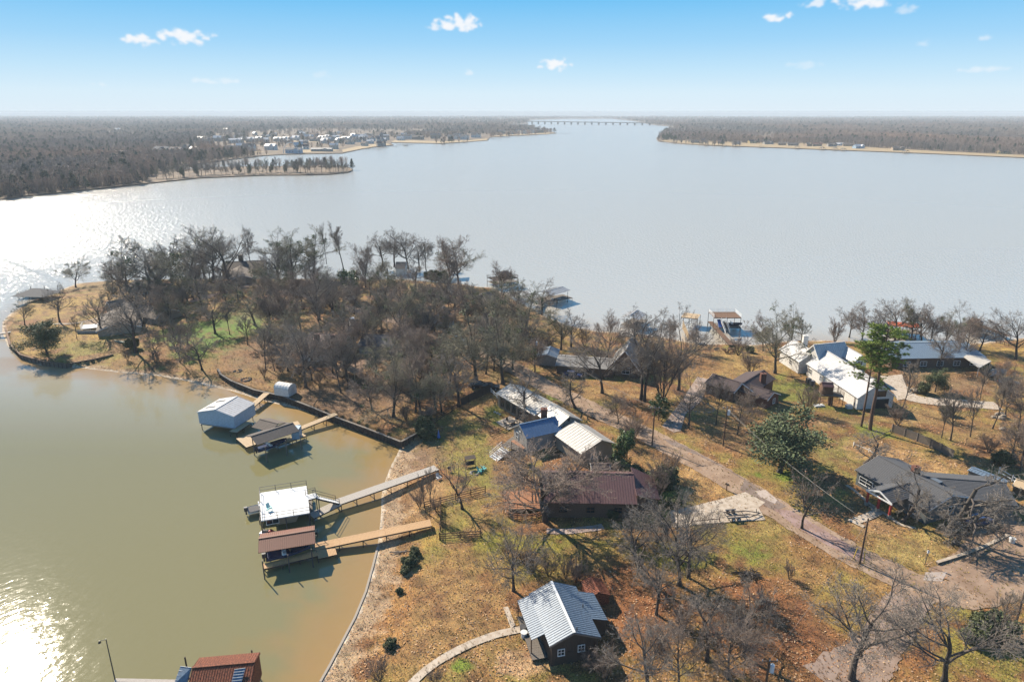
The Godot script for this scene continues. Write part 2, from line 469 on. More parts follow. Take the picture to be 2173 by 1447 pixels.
func ground_colour(x: float, z: float, patches: Array) -> Color:
	var n := patch.get_noise_2d(x, z)
	var n2 := patch.get_noise_2d(x * 3.1 + 90, z * 3.1)
	var f := fine.get_noise_2d(x, z)
	var c := DRY.lerp(LEAF, clampf(0.5 + n * 1.3, 0, 1)).lerp(LAWN, clampf(0.15 + n2 * 1.4, 0, 0.8))
	for p in patches:
		var dx: float = (x - p[0]) / p[2]
		if absf(dx) > 1.6: continue
		var dz: float = (z - p[1]) / p[3]
		if absf(dz) > 1.6: continue
		var d := dx * dx + dz * dz
		var w := clampf(1.25 - d + n2 * 1.3 + f * 0.7, 0, 1) * float(p[5])
		if w > 0: c = c.lerp(p[4], w)
	# drifts of darker, wetter leaves
	var drift := patch.get_noise_2d(x * 5.5 - 300, z * 5.5)
	if drift > 0.12: c = c.lerp(Color(c.r * 0.52, c.g * 0.46, c.b * 0.5), clampf((drift - 0.12) * 3.0, 0, 0.75) * clampf((c.r - c.g) * 6.0, 0.15, 1))
	var ds := sample(field_shore, x, z)
	# bare sand and gravel along the waterline, ragged at its inner edge; lawns held by walls stay grass
	if sample(field_point, x, z) < 0.3 and sample(field_yard, x, z) < 0.3:
		var wide := 4.5 + n2 * 3.0 + f * 2.0
		if z < -150: wide = 2.2 + n2 * 2.0
		c = c.lerp(SAND, clampf((wide - ds) * 0.7, 0, 1) * 0.9)
		if ds < 0.55 + f * 0.4: c = Color(0.60, 0.54, 0.48)
	var t := 1.0 + f * 0.42 + n2 * 0.25
	return Color(c.r * t, c.g * t, c.b * t)

func make_ground() -> void:
	var cols := 440
	var zs := PackedFloat32Array()
	var z := -34.0
	while z > -262:
		zs.append(z)
		z -= clampf(-z * 0.0055, 0.42, 1.3)
	var rows := zs.size()
	var v := PackedVector3Array()
	var nn := PackedVector3Array()
	var c := PackedColorArray()
	var dd := PackedFloat32Array()
	var patches := ground_patches()
	for j in rows:
		var half := 0.78 * -zs[j] + 28.0
		for i in cols:
			var x := (i / (cols - 1.0) * 2 - 1) * half
			var ds := sample(field_shore, x, zs[j])
			dd.append(ds)
			if ds < -9:
				v.append(Vector3(x, -2, zs[j])); nn.append(Vector3.UP); c.append(Color(0.2, 0.15, 0.1))
				continue
			var y := land(x, zs[j])
			var bump := fine.get_noise_2d(x * 2.0, zs[j] * 2.0) * 0.05 * clampf(ds * 0.4, 0.1, 1)
			v.append(Vector3(x, y + bump, zs[j]))
			nn.append(Vector3(land(x - 0.5, zs[j]) - land(x + 0.5, zs[j]), 1.0, land(x, zs[j] - 0.5) - land(x, zs[j] + 0.5)).normalized())
			c.append(ground_colour(x, zs[j], patches) if ds > -3 else Color(0.3, 0.2, 0.12))
	var ids := PackedInt32Array()
	for j in rows - 1:
		for i in cols - 1:
			var a := j * cols + i
			if maxf(maxf(dd[a], dd[a + 1]), maxf(dd[a + cols], dd[a + cols + 1])) < -8: continue
			ids.append_array([a, a + cols, a + 1, a + 1, a + cols, a + cols + 1])
	var arr := []
	arr.resize(Mesh.ARRAY_MAX)
	arr[Mesh.ARRAY_VERTEX] = v
	arr[Mesh.ARRAY_NORMAL] = nn
	arr[Mesh.ARRAY_COLOR] = c
	arr[Mesh.ARRAY_INDEX] = ids
	var m := ArrayMesh.new()
	m.add_surface_from_arrays(Mesh.PRIMITIVE_TRIANGLES, arr)
	M.litter = litter_texture()
	M.ground = vmat(0.95, M.litter, 21.0)
	var o := inst("ground", m, M.ground)
	o.set_meta("kind", "structure")

func make_water() -> void:
	var cols := 150
	var zs := PackedFloat32Array()
	var z := -24.0
	while z > -9900:
		zs.append(z)
		z -= clampf(-z * 0.016, 1.4, 900)
	var rows := zs.size()
	var deep := Color(0.185, 0.165, 0.08)
	var open := Color(0.375, 0.355, 0.31)
	var silt := Color(0.29, 0.175, 0.065)
	var ripple := normal_tex(0.008, 14.0, 2048, 5, 21)
	# bands from the sheltered cove out to the wind-ruffled lake, each a little rougher than the last
	var ends := []
	for k in 30: ends.append(-150.0 - 7.0 * k)
	ends.append(-99999.0)
	var j0 := 0
	for band in ends.size():
		var j1 := j0
		while j1 < rows - 1 and zs[j1] > ends[band]: j1 += 1
		var v := PackedVector3Array()
		var nn := PackedVector3Array()
		var c := PackedColorArray()
		var uv := PackedVector2Array()
		var ids := PackedInt32Array()
		for j in range(j0, j1 + 1):
			var half := 0.86 * -zs[j] + 60.0
			for i in cols:
				var x := (i / (cols - 1.0) * 2 - 1) * half
				v.append(Vector3(x, 0, zs[j]))
				nn.append(Vector3.UP)
				uv.append(Vector2(x * 0.63 - zs[j] * 0.777, (x * 0.777 + zs[j] * 0.63) * 2.4) / 60.0)
				# the shallow, sheltered cove is olive with stirred-up clay; the open lake is greyer
				var cove := smoothstep(-200.0, -115.0, zs[j]) * (1.0 - smoothstep(0.0, 30.0, x))
				var col := open.lerp(deep, cove)
				if zs[j] > -250 and absf(x) < 175:
					var ds := -sample(field_shore, x, zs[j])
					var w := clampf(1.0 - (ds - 1.0) / (10.0 + patch.get_noise_2d(x * 2, zs[j] * 2) * 9.0), 0, 1)
					col = col.lerp(silt, w * (0.8 if cove > 0.2 else 0.35))
				c.append(col)
				if i < cols - 1 and j < j1:
					var a := (j - j0) * cols + i
					ids.append_array([a, a + cols, a + 1, a + 1, a + cols, a + cols + 1])
		var arr := []
		arr.resize(Mesh.ARRAY_MAX)
		arr[Mesh.ARRAY_VERTEX] = v
		arr[Mesh.ARRAY_NORMAL] = nn
		arr[Mesh.ARRAY_COLOR] = c
		arr[Mesh.ARRAY_TEX_UV] = uv
		arr[Mesh.ARRAY_INDEX] = ids
		var m := ArrayMesh.new()
		m.add_surface_from_arrays(Mesh.PRIMITIVE_TRIANGLES, arr)
		var w := StandardMaterial3D.new()
		w.vertex_color_use_as_albedo = true
		w.roughness = lerpf(0.04, 0.2, band / 30.0)
		w.metallic_specular = 0.5
		w.normal_enabled = true
		w.normal_texture = ripple
		w.normal_scale = lerpf(0.06, 0.8, band / 30.0)
		var o := inst("lake_water", m, w)
		o.set_meta("kind", "structure")
		j0 = j1

func sheet(called: String, outline: PackedVector2Array, m: Material, lift: float, step := 1.5, col := Color.WHITE) -> MeshInstance3D:
	# a flat-lying sheet cut into cells so that it follows the ground
	var b := MB.new()
	b.use_c = true
	var lo := outline[0]
	var hi := outline[0]
	for p in outline:
		lo = lo.min(p); hi = hi.max(p)
	for j in int((hi.y - lo.y) / step) + 1:
		for i in int((hi.x - lo.x) / step) + 1:
			var x := lo.x + i * step
			var z := lo.y + j * step
			var cell := PackedVector2Array([Vector2(x, z), Vector2(x + step, z), Vector2(x + step, z + step), Vector2(x, z + step)])
			for piece in Geometry2D.intersect_polygons(cell, outline):
				var t := Geometry2D.triangulate_polygon(piece)
				for k in range(0, t.size(), 3):
					var q: Array[Vector3] = []
					for e in 3:
						var p: Vector2 = piece[t[k + e]]
						q.append(Vector3(p.x, land(p.x, p.y) + lift + 0.05, p.y))
					if (q[1] - q[0]).cross(q[2] - q[0]).y > 0:
						var s := q[1]
						q[1] = q[2]; q[2] = s
					b.tri(q[0], q[1], q[2], col)
	return struct(called, b, m)

# outline of a strip along a centre line, w wide, with slightly wandering edges
func strip(pts: PackedVector2Array, w: float, ragged := 0.0) -> PackedVector2Array:
	var cv := Curve2D.new()
	for k in pts.size():
		var a := pts[maxi(k - 1, 0)]
		var d := pts[mini(k + 1, pts.size() - 1)]
		var tan := (d - a) * 0.16
		cv.add_point(pts[k], -tan, tan)
	var line := cv.tessellate_even_length(5, 1.2)
	var left := PackedVector2Array()
	var right := PackedVector2Array()
	for k in line.size():
		var t := (line[mini(k + 1, line.size() - 1)] - line[maxi(k - 1, 0)]).normalized()
		var s := Vector2(-t.y, t.x) * w * 0.5
		left.append(line[k] + s * (1 + ragged * fine.get_noise_2d(line[k].x * 1.5, line[k].y * 1.5)))
		right.append(line[k] - s * (1 + ragged * fine.get_noise_2d(line[k].x * 1.5 + 40, line[k].y * 1.5)))
	right.reverse()
	left.append_array(right)
	return left

func make_roads() -> void:
	var worn := vmat(0.95, noise_tex(0.006, 0.8, 1.0, 1024, FastNoiseLite.TYPE_SIMPLEX, 7, 41, 0.05), 23.0)
	var road_line := flat([-9.96, -178.17, -1.41, -166.08, 7.19, -152.28, 13.77, -142.93, 19.69, -134.69, 25.5, -127.16, 30.6, -119.51, 35.77, -111.51, 39.59, -104.45, 42.97, -97.96, 46.37, -91.21, 49.56, -85.52, 52.82, -81.09, 56.13, -77.6, 60.25, -75.98, 66.24, -77.39, 75.81, -80.81])
	sheet("road", strip(road_line, 5.6, 0.16), worn, 0.03, 1.5, Color(0.315, 0.225, 0.16))
	var grey := Color(0.215, 0.165, 0.145)
	sheet("road_patch", flat([29.9, -123.18, 32.79, -121.04, 36.64, -114.73, 40.12, -108.82, 42.37, -104.22, 45.27, -97.9, 42.85, -96.57, 40.51, -99.89, 39.2, -103.22, 41.01, -106.32, 39.22, -110.03, 35.17, -115.9, 31.19, -120.08]), worn, 0.045, 1.5, grey)
	sheet("road_patch", flat([42.72, -97.27, 45.5, -96.5, 48.09, -91.8, 50.47, -87.46, 52.17, -83.78, 50.29, -83.28, 47.42, -86.94, 44.45, -91.89]), worn, 0.045, 1.5, Color(0.30, 0.21, 0.19))
	sheet("road_patch", flat([41.62, -102.69, 43.61, -103.1, 44.42, -99.79, 43.61, -98.66, 41.99, -100.73]), worn, 0.06, 1.5, Color(0.42, 0.36, 0.32))
	sheet("road_patch", flat([58.21, -80.67, 61.15, -80.6, 59.3, -78.61, 56.91, -78.96]), worn, 0.045, 1.5, Color(0.40, 0.35, 0.32))
	sheet("gravel_lane", strip(flat([55.28, -77.22, 50.3, -72.71, 46.34, -68.58, 42.7, -64.8, 39.58, -60.66]), 5.0, 0.25), worn, 0.02, 1.5, Color(0.29, 0.215, 0.17))
	sheet("gravel_lane", strip(flat([48.94, -70.17, 44.01, -66.27, 39.93, -64.84, 35.41, -62.08]), 4.0, 0.3), worn, 0.014, 1.5, Color(0.27, 0.2, 0.165))
	sheet("gravel_lane", strip(flat([60.92, -78.09, 68.06, -83.11, 73.77, -87.52, 80.62, -91.15]), 7.0, 0.25), worn, 0.035, 1.5, Color(0.29, 0.2, 0.145))
	# drives and paths of pale concrete
	sheet("concrete_drive", flat([25.7, -96.99, 29.87, -98.29, 35.13, -100.32, 39.92, -102.43, 42.14, -99.12, 40.52, -97.6, 40.44, -94.06, 35.44, -93.66, 30.84, -93.24, 25.42, -92.34]), M.concrete, 0.05)
	sheet("concrete_drive", strip(flat([93.6, -157.18, 92.18, -152.37, 91.12, -144.33, 94.9, -141.56, 101.5, -140.24, 107.98, -138.93]), 4.6, 0.05), M.concrete, 0.05)
	sheet("concrete_drive", flat([91.26, -157.17, 97.43, -158.87, 91.19, -143.48, 87.24, -142.13, 89.19, -147.81]), M.concrete, 0.065)
	sheet("concrete_path", strip(flat([1.71, -70.61, -0.39, -70.14, -2.45, -69.44, -5.04, -68.12, -7.79, -66.24, -10.12, -64.22, -11.79, -62.12]), 1.15, 0.06), M.concrete, 0.06)
	sheet("concrete_path", flat([-1.16, -74.58, -0.53, -74.75, 0.45, -71.22, -0.15, -70.72]), M.concrete, 0.05)
	sheet("gravel_drive", flat([31.11, -128.52, 37.04, -139.38, 45.85, -157.24, 48.33, -155.63, 43.01, -142.14, 37.36, -134.23, 34.47, -126.21, 32.89, -125.62]), worn, 0.025, 1.5, Color(0.34, 0.27, 0.23))
	sheet("concrete_path", strip(flat([54.53, -93.46, 56.73, -94.46, 59.7, -96.15]), 1.6, 0.02), M.concrete, 0.06)
	sheet("concrete_path", strip(flat([58.05, -104.27, 58.53, -102.71, 59.03, -99.12, 59.7, -96.15, 60.44, -94.37, 60.88, -92.39, 62.79, -91.2]), 0.6, 0.02), M.concrete, 0.045)
	sheet("concrete_path", strip(flat([53.6, -93.87, 54.97, -91.76]), 0.8, 0.02), M.concrete, 0.075)
	sheet("patio", flat([-3.44, -131.46, -0.46, -134.39, 2.53, -131.04, -0.83, -127.58]), M.concrete, 0.1)
	sheet("dirt_yard", flat([72.59, -90.59, 78.35, -93.14, 82.31, -92.46, 78.62, -87.41, 72.3, -86.38]), worn, 0.02, 1.5, Color(0.36, 0.25, 0.16))
	sheet("stone_walk", strip(flat([5.42, -91.8, 8.36, -91.73, 11.35, -92.16, 14.4, -92.86]), 1.5, 0.25), worn, 0.03, 1.2, Color(0.42, 0.34, 0.31))
	sheet("garden_path", strip(flat([-142.73, -202.86, -137.08, -202.78, -134.05, -205.09, -132.02, -208]), 0.9, 0.05), M.concrete, 0.05)
	sheet("dirt_track", strip(flat([-45.23, -157.91, -37.77, -167.48, -29.48, -178.11, -22.45, -185.29, -10.06, -180.23]), 5.0, 0.4), worn, 0.02, 1.5, Color(0.33, 0.22, 0.15))
	sheet("dirt_track", strip(flat([-22.45, -185.29, -32.68, -199.77, -50.35, -214.96, -75.05, -236.17, -96.85, -250.12, -104.2, -237.64, -111.2, -226.82]), 4.0, 0.4), worn, 0.015, 1.5, Color(0.31, 0.22, 0.17))

# ---------------------------------------------------------------- the far shores
var far_shore := flat([-587.49, -371.23, -464.17, -425.7, -420.09, -477.61, -390.69, -528.12, -385.55, -552.58, -370.28, -582.84, -343.13, -645.33, -317.45, -706.49, -261.85, -738.67, -217.89, -741.48, -195.1, -750.04, -181.34, -773.83, -183.39, -809.03, -199.82, -854.89, -227.41, -877.8, -260.44, -870.03, -304.47, -862.39, -352.22, -847.5, -377.59, -819.18, -400.83, -792.65, -408.56, -862.39, -401.37, -927.42, -393.04, -1002.78, -379.18, -1079.27, -347.08, -1115.66, -305.81, -1128.34, -275.02, -1141.29, -269.66, -1272.54, -258.79, -1359.11, -238.34, -1426.95, -265.47, -1548.13, -219.01, -1524.61, -146.92, -1490.63, -91.62, -1597.39, -56.78, -1663.48, -57.35, -1863.58, -8.48, -1972.89, 52.26, -2053.09, 103.94, -2140.01, 140.96, -2234.53, 131.83, -2450.75, 93.24, -2642.22, 7, -3037.02, -61.19, -3507.79, 34.09, -3837.82, 91.57, -4035.07, 105.81, -4954.56, 170.38, -5965.06, 502.92, -6750.95, 941.48, -6980.76, 926.86, -5796.29, 830.36, -4618.87, 741.1, -3837.82, 724.76, -3569.2, 730.7, -3229.77, 687.02, -2948.96, 556, -2511.44, 450.42, -2140.01, 364.69, -1797.12, 334.12, -1623.19, 357.01, -1479.63, 399.56, -1397.08, 492.53, -1314.43, 607.47, -1196.18, 679.65, -1115.66, 746.64, -1028.85, 860.51, -847.5, 959.71, -612.55])

func make_far_land() -> void:
	var edge := PackedVector2Array(far_shore)
	edge.append_array(PackedVector2Array([Vector2(2200, -520), Vector2(13000, -9800), Vector2(-13000, -9800), Vector2(-2200, -520)]))
	M.far_edge = edge
	var b := MB.new()
	var ids := Geometry2D.triangulate_polygon(edge)
	for k in range(0, ids.size(), 3):
		var q: Array[Vector3] = []
		for e in 3: q.append(Vector3(edge[ids[k + e]].x, 1.0, edge[ids[k + e]].y))
		if (q[1] - q[0]).cross(q[2] - q[0]).y > 0:
			var s := q[1]
			q[1] = q[2]; q[2] = s
		b.tri(q[0], q[1], q[2])
	for k in far_shore.size() - 1:
		var p := far_shore[k]
		var q := far_shore[k + 1]
		b.quad(Vector3(p.x, 1, p.y), Vector3(q.x, 1, q.y), Vector3(q.x, -0.5, q.y), Vector3(p.x, -0.5, p.y))
	struct("far_shore_ground", b, mat(0.21, 0.145, 0.085, 0.95, noise_tex(0.015, 0.5, 1.0, 512, FastNoiseLite.TYPE_SIMPLEX, 5, 31, 0.05), 260.0))
	# tan lawns and bare lots along the developed shores, a few centimetres above the wood floor
	var lawn := mat(0.43, 0.32, 0.17, 0.95, M.grain, 40.0)
	for p in [flat([-277.87, -1163.51, -270.56, -1285.43, -261.75, -1375.25, -244.43, -1435.32, -274.46, -1523.94, -286.65, -1456.51, -299.21, -1337.88, -297.55, -1236.88]), flat([-265.35, -1560.03, -220.54, -1535.79, -147.87, -1500.79, -91.63, -1597.83, -59.02, -1665.02, -61.49, -1769.04, -96.23, -1679.14, -155.18, -1597.83, -225.94, -1651.14, -274.15, -1665.02]), flat([-58.05, -1886.74, -8.51, -1980.75, 52.5, -2062.91, 103.62, -2133.65, 135.59, -2219.21, 96.48, -2301.17, 19.2, -2152.09, -35.77, -2041.74]), flat([-483.48, -1177.49, -424.24, -1123.46, -408.09, -1163.51, -449.82, -1236.88, -511.89, -1268.83]), flat([-547.16, -1028.8, -566.53, -1123.46, -548.59, -1236.88, -507.01, -1177.49, -515.04, -1062.41]), flat([-367.51, -1236.88, -326.21, -1268.83, -297.97, -1221.49, -307.32, -1163.51, -342.09, -1149.85]), flat([340.21, -1637.49, 359.27, -1489.47, 401.6, -1404.65, 494.43, -1319.93, 608.76, -1199.09, 680.27, -1117.05, 746.37, -1028.8, 810.18, -921.6, 849.62, -967.48, 787.06, -1086.03, 720.65, -1184.61, 673.49, -1328.85, 660.75, -1478.32, 569.65, -1523.94, 501.56, -1597.83, 412.8, -1624.06, 377.32, -1708.09]), flat([-695.4, -1597.83, -532.25, -1523.94, -566.73, -1624.06, -731.45, -1708.09]), flat([-515.33, -1597.83, -390.72, -1523.94, -422.88, -1651.14, -539.11, -1708.09])]:
		var lb := MB.new()
		var t := Geometry2D.triangulate_polygon(p)
		for k in range(0, t.size(), 3):
			var q: Array[Vector3] = []
			for e in 3: q.append(Vector3(p[t[k + e]].x, 1.15, p[t[k + e]].y))
			if (q[1] - q[0]).cross(q[2] - q[0]).y > 0:
				var s := q[1]
				q[1] = q[2]; q[2] = s
			lb.tri(q[0], q[1], q[2])
		struct("far_lawn", lb, lawn)
	# an arm of the lake glinting beyond the right-hand woods
	var wb := MB.new()
	var strip_water := flat([2690.87, -9806.19, 2970.43, -8488.76, 3156.91, -7595.33, 3240.3, -6871.68, 3450.17, -7267.39, 3415.86, -8488.76, 3208.56, -9528.98, 2856.71, -10411.88])
	var tw := Geometry2D.triangulate_polygon(strip_water)
	for k in range(0, tw.size(), 3):
		var q: Array[Vector3] = []
		for e in 3: q.append(Vector3(strip_water[tw[k + e]].x, 16.0, strip_water[tw[k + e]].y))
		wb.tri(q[0], q[1], q[2])
	struct("distant_water", wb, mat(0.14, 0.155, 0.135, 0.12))
	M.strip_water = strip_water
	M.spit = flat([-331.35, -622.76, -312.49, -695.45, -257.76, -727.13, -192.05, -738.32, -179.8, -793.12, -198.39, -848.92, -302.3, -856.44, -349.66, -841.53, -394.57, -780.27])
	far_wood()

# a leafless crown as a loose cage of twigs, cheap enough for a whole wood
func twig_tree(sd: int, round_top: float, n: int, evergreen := false) -> ArrayMesh:
	var r := RandomNumberGenerator.new()
	r.seed = sd
	var b := MB.new()
	b.use_c = true
	b.tube(Vector3.ZERO, Vector3(0.1, 6, 0), 0.28, 0.16, 4, Color(0.10, 0.082, 0.068), false)
	for k in n:
		var t := r.randf()
		var a := r.randf() * TAU
		var y := 3.0 + 9.0 * r.randf()
		var rad := (1.0 - pow(absf((y - 7.5) / 5.2), 2.2)) * round_top * (0.35 + 0.65 * sqrt(t))
		if evergreen: rad = (13.0 - y) * 0.24 * (0.4 + 0.6 * t) * round_top * 0.4
		var p := Vector3(cos(a) * rad, y, sin(a) * rad)
		if evergreen:
			var s := r.randf_range(0.5, 1.0)
			var d1 := Vector3(r.randf_range(-1, 1), r.randf_range(-1, 1), r.randf_range(-1, 1)).normalized() * s
			var d2 := Vector3(r.randf_range(-1, 1), r.randf_range(-1, 1), r.randf_range(-1, 1)).normalized() * s
			var g := r.randf_range(0.7, 1.3)
			b.tri(p - d1, p + d1, p + d2, Color(0.034 * g, 0.052 * g, 0.022 * g))
		else:
			var from := Vector3(p.x * 0.35, y - 1.9, p.z * 0.35)
			var side := Vector3(-sin(a), r.randf_range(-0.4, 0.4), cos(a)) * r.randf_range(0.05, 0.13)
			var g := r.randf_range(0.7, 1.35)
			var col := Color(0.21 * g, 0.16 * g, 0.125 * g)
			b.tri(from - side, p, from + side, col)
			var tip := p + Vector3(r.randf_range(-1.2, 1.2), r.randf_range(0.1, 1.1), r.randf_range(-1.2, 1.2))
			b.tri(p - side * 2, tip, p + side * 2, col)
	return b.mesh()

func in_any(p: Vector2, list: Array) -> bool:
	for q in list:
		if Geometry2D.is_point_in_polygon(p, q): return true
	return false

func far_wood() -> void:
	var kinds := [twig_tree(1, 4.2, 190), twig_tree(2, 4.8, 210), twig_tree(3, 3.6, 170), twig_tree(4, 4.0, 260, true)]
	var lists := [[], [], [], []]
	var open := [flat([-268.48, -1123.46, -260.51, -1236.88, -233.45, -1414.73, -50.88, -1651.14, -60.91, -1980.75, 143.12, -2199.61, 140.46, -2274.92, 19.62, -2199.61, -63.4, -2062.91, -190, -1834.46, -301.52, -1708.09, -330.06, -1523.94, -305.11, -1268.83]), flat([326.78, -1597.83, 481.71, -1285.43, 597.98, -1177.49, 731.26, -1007.53, 833.2, -879.79, 896.84, -948.6, 787.06, -1086.03, 660.32, -1302.46, 641.8, -1435.32, 544.79, -1456.51, 478.67, -1523.94, 348.75, -1679.14]), flat([-456.54, -1110.71, -381.39, -1086.03, -273.81, -1136.51, -313.31, -1285.43, -415.89, -1285.43, -505.47, -1252.66]), flat([-536.07, -1007.53, -572.99, -1136.51, -555.47, -1252.66, -507.01, -1177.49, -504.28, -1039.77])]
	M.town = flat([-610.42, -1337.88, -483.48, -1177.49, -274.47, -1123.46, -240.25, -1456.51, -262.85, -1834.46, -405.73, -2600.94, -807.7, -2743.69, -881.53, -2062.91])
	var r := RandomNumberGenerator.new()
	r.seed = 99
	var nz := FastNoiseLite.new()
	nz.seed = 3
	nz.frequency = 0.004
	var z := -470.0
	var edge: PackedVector2Array = M.far_edge
	while z > -9700:
		var s := maxf(6.2, -z * 0.0085)
		var half := 0.86 * -z + 100
		var x := -half
		while x < half:
			var p := Vector2(x + r.randf_range(-0.5, 0.5) * s, z + r.randf_range(-0.5, 0.5) * s)
			x += s
			if not Geometry2D.is_point_in_polygon(p, edge): continue
			if p.y > -3000 and (in_any(p, open) or (in_any(p, [M.town]) and r.randf() < 0.86)): continue
			if p.y < -4500 and Geometry2D.is_point_in_polygon(p, M.strip_water): continue
			# the narrow spit carries its own trees
			if p.y > -1000 and Geometry2D.is_point_in_polygon(p, M.spit): continue
			var k := r.randi() % 3
			var ever := nz.get_noise_2d(p.x, p.y)
			if r.randf() < (0.08 if p.x > 0 else 0.16) + maxf(0, ever) * (0.15 if p.x > 0 else 0.6): k = 3
			var stand := nz.get_noise_2d(p.x * 0.7 + 4000, p.y * 0.35)
			var g := r.randf_range(0.7, 1.2) * (1.0 + stand * 0.5)
			if stand < -0.42 and p.y < -900: continue
			if p.y < -2500: g *= 1.25
			var t := Transform3D(Basis(Vector3.UP, r.randf() * TAU).scaled(Vector3(g * r.randf_range(0.9, 1.3), g, g * r.randf_range(0.9, 1.3))), Vector3(p.x, 0.9, p.y))
			if p.y < -1500: t.basis = t.basis * Basis.from_scale(Vector3(1.5, 1.0, 1.5))
			lists[k].append(t)
		z -= s
	var vm := vmat(0.95)
	var names := ["bare_wood", "bare_wood", "bare_wood", "evergreen_wood"]
	var labels := ["leafless grey brown woods covering the far shores of the lake", "leafless grey brown woods covering the far shores of the lake", "leafless grey brown woods covering the far shores of the lake", "dark green cedars and pines scattered through the far woods"]
	for k in 4:
		var mm := MultiMesh.new()
		mm.transform_format = MultiMesh.TRANSFORM_3D
		mm.use_colors = true
		mm.mesh = kinds[k]
		mm.instance_count = lists[k].size()
		for i in lists[k].size():
			mm.set_instance_transform(i, lists[k][i])
			var org: Vector3 = lists[k][i].origin
			var hue := nz.get_noise_2d(org.x * 0.6 - 900, org.z * 0.3)
			var q := r.randf_range(0.7, 1.3) * (1.0 + 0.35 * hue)
			mm.set_instance_color(i, Color(q * (1.0 + hue * 0.3), q, q * (1.0 - hue * 0.25)))
		var o := MultiMeshInstance3D.new()
		o.name = numbered(names[k])
		o.multimesh = mm
		o.material_override = vm
		add_child(o)
		tag(o, labels[k], "woods", "far woods", "stuff")
	print("far wood ", lists[0].size() + lists[1].size() + lists[2].size() + lists[3].size())

# ---------------------------------------------------------------- buildings
# a pitched roof on walls between two ridge ends a and b (world, at ridge height); l and r are the eave distances on the
# left and right of the way from a to b, yl and yr their heights; o: seam spacing, open (no walls), over, shed, posts
var end_z := 0.0
var end_l := 0.0
var end_r := 0.0

func gable(root: Node3D, a: Vector3, b: Vector3, l: float, r: float, yl: float, yr: float, roof: Material, wall: Material, o := {}) -> Transform3D:
	var z := Vector3(b.x - a.x, 0, b.z - a.z).normalized()
	var x := Vector3(z.z, 0, -z.x)
	var t := Transform3D(Basis(x, Vector3.UP, z), Vector3(a.x, root.position.y, a.z) - root.position)
	var ln := Vector2(b.x - a.x, b.z - a.z).length()
	var y0 := root.position.y
	var yr0 := (a.y + b.y) * 0.5 - y0
	var el := yl - y0
	var er := yr - y0
	var over: float = o.get("over", 0.4)
	var wi := minf(over, 0.45)
	end_z = ln - wi * 0.7 + 0.01
	end_l = -l + wi - 0.01
	end_r = r - wi + 0.01
	if not o.get("open", false):
		var wb := MB.new()
		var hl := lerpf(el, yr0, wi / l) - 0.16
		var hr := lerpf(er, yr0, wi / r) - 0.16
		wb.prism(PackedVector2Array([Vector2(-l + wi, o.get("floor", -0.6)), Vector2(-l + wi, hl), Vector2(0, yr0 - 0.2), Vector2(r - wi, hr), Vector2(r - wi, o.get("floor", -0.6))]), t, wi * 0.7, ln - wi * 0.7)
		var w := part("wall", wb, wall, root)
		if o.get("battens", 0.0) > 0:
			var bb := MB.new()
			for k in int((l + r - 2 * wi) / o.battens):
				var bx: float = -l + wi + (k + 0.5) * o.battens
				var top := lerpf(yr0, el, -bx / l) if bx < 0 else lerpf(yr0, er, bx / r)
				for zz in [wi * 0.7 - 0.02, ln - wi * 0.7 + 0.02]:
					bb.bar(t * Vector3(bx, -0.4, zz), t * Vector3(bx, top - 0.25, zz), 0.07, 0.05)
			for k in int(ln / o.battens):
				for sx in [-l + wi - 0.02, r - wi + 0.02]:
					bb.bar(t * Vector3(sx, -0.4, (k + 0.5) * o.battens), t * Vector3(sx, (el if sx < 0 else er) - 0.2, (k + 0.5) * o.battens), 0.05, 0.07)
			part("battens", bb, wall, w).set_meta("kind", "stuff")
		# fascia and rake boards
		for zz in [-0.02, ln + 0.02]:
			for e in [Vector3(-l, el - 0.13, zz), Vector3(r, er - 0.13, zz)]:
				var fb := MB.new()
				fb.bar(t * e, t * Vector3(0, yr0 - 0.13, zz), 0.05, 0.2)
				part("rake_board", fb, o.get("trim", M.trim), root)
	for s in [-1.0, 1.0]:
		var d: float = l if s < 0 else r
		var e: float = el if s < 0 else er
		if d < 0.05: continue
		var rb := MB.new()
		rb.slab(t * Vector3(0, yr0, 0), t * Vector3(0, yr0, ln), t * Vector3(s * d, e, ln), t * Vector3(s * d, e, 0), 0.11)
		var slope := part("roof_slope", rb, roof, root)
		var gap: float = o.get("seam", 0.0)
		if gap > 0:
			var sb := MB.new()
			for k in int(ln / gap) + 1:
				var zz := minf(0.04 + k * gap, ln - 0.03)
				sb.bar(t * Vector3(s * 0.06, yr0 + 0.01, zz), t * Vector3(s * d, e + 0.015, zz), 0.035, 0.045)
			part("seams", sb, roof, slope).set_meta("kind", "stuff")
		elif o.get("course", 0.0) > 0:
			# shingle courses, each a little proud of the one above
			var sb := MB.new()
			var run := Vector2(d, yr0 - e).length()
			var n := int(run / o.course)
			for k in n:
				var f0 := float(k) / n
				var f1 := float(k + 1) / n
				var p0 := Vector3(s * d * f0, lerpf(yr0, e, f0) + 0.004, 0)
				var p1 := Vector3(s * d * f1, lerpf(yr0, e, f1) + 0.035, 0)
				sb.quad(t * p0, t * (p0 + Vector3(0, 0, ln)), t * (p1 + Vector3(0, 0, ln)), t * p1)
				sb.quad(t * p1, t * (p1 + Vector3(0, 0, ln)), t * (p1 + Vector3(0, -0.04, ln)), t * (p1 + Vector3(0, -0.04, 0)))
			part("shingles", sb, roof, slope).set_meta("kind", "stuff")
	var cb := MB.new()
	cb.bar(t * Vector3(0, yr0 + 0.04, -0.02), t * Vector3(0, yr0 + 0.04, ln + 0.02), 0.32, 0.06)
	part("ridge_cap", cb, o.get("cap", roof), root)
	return t

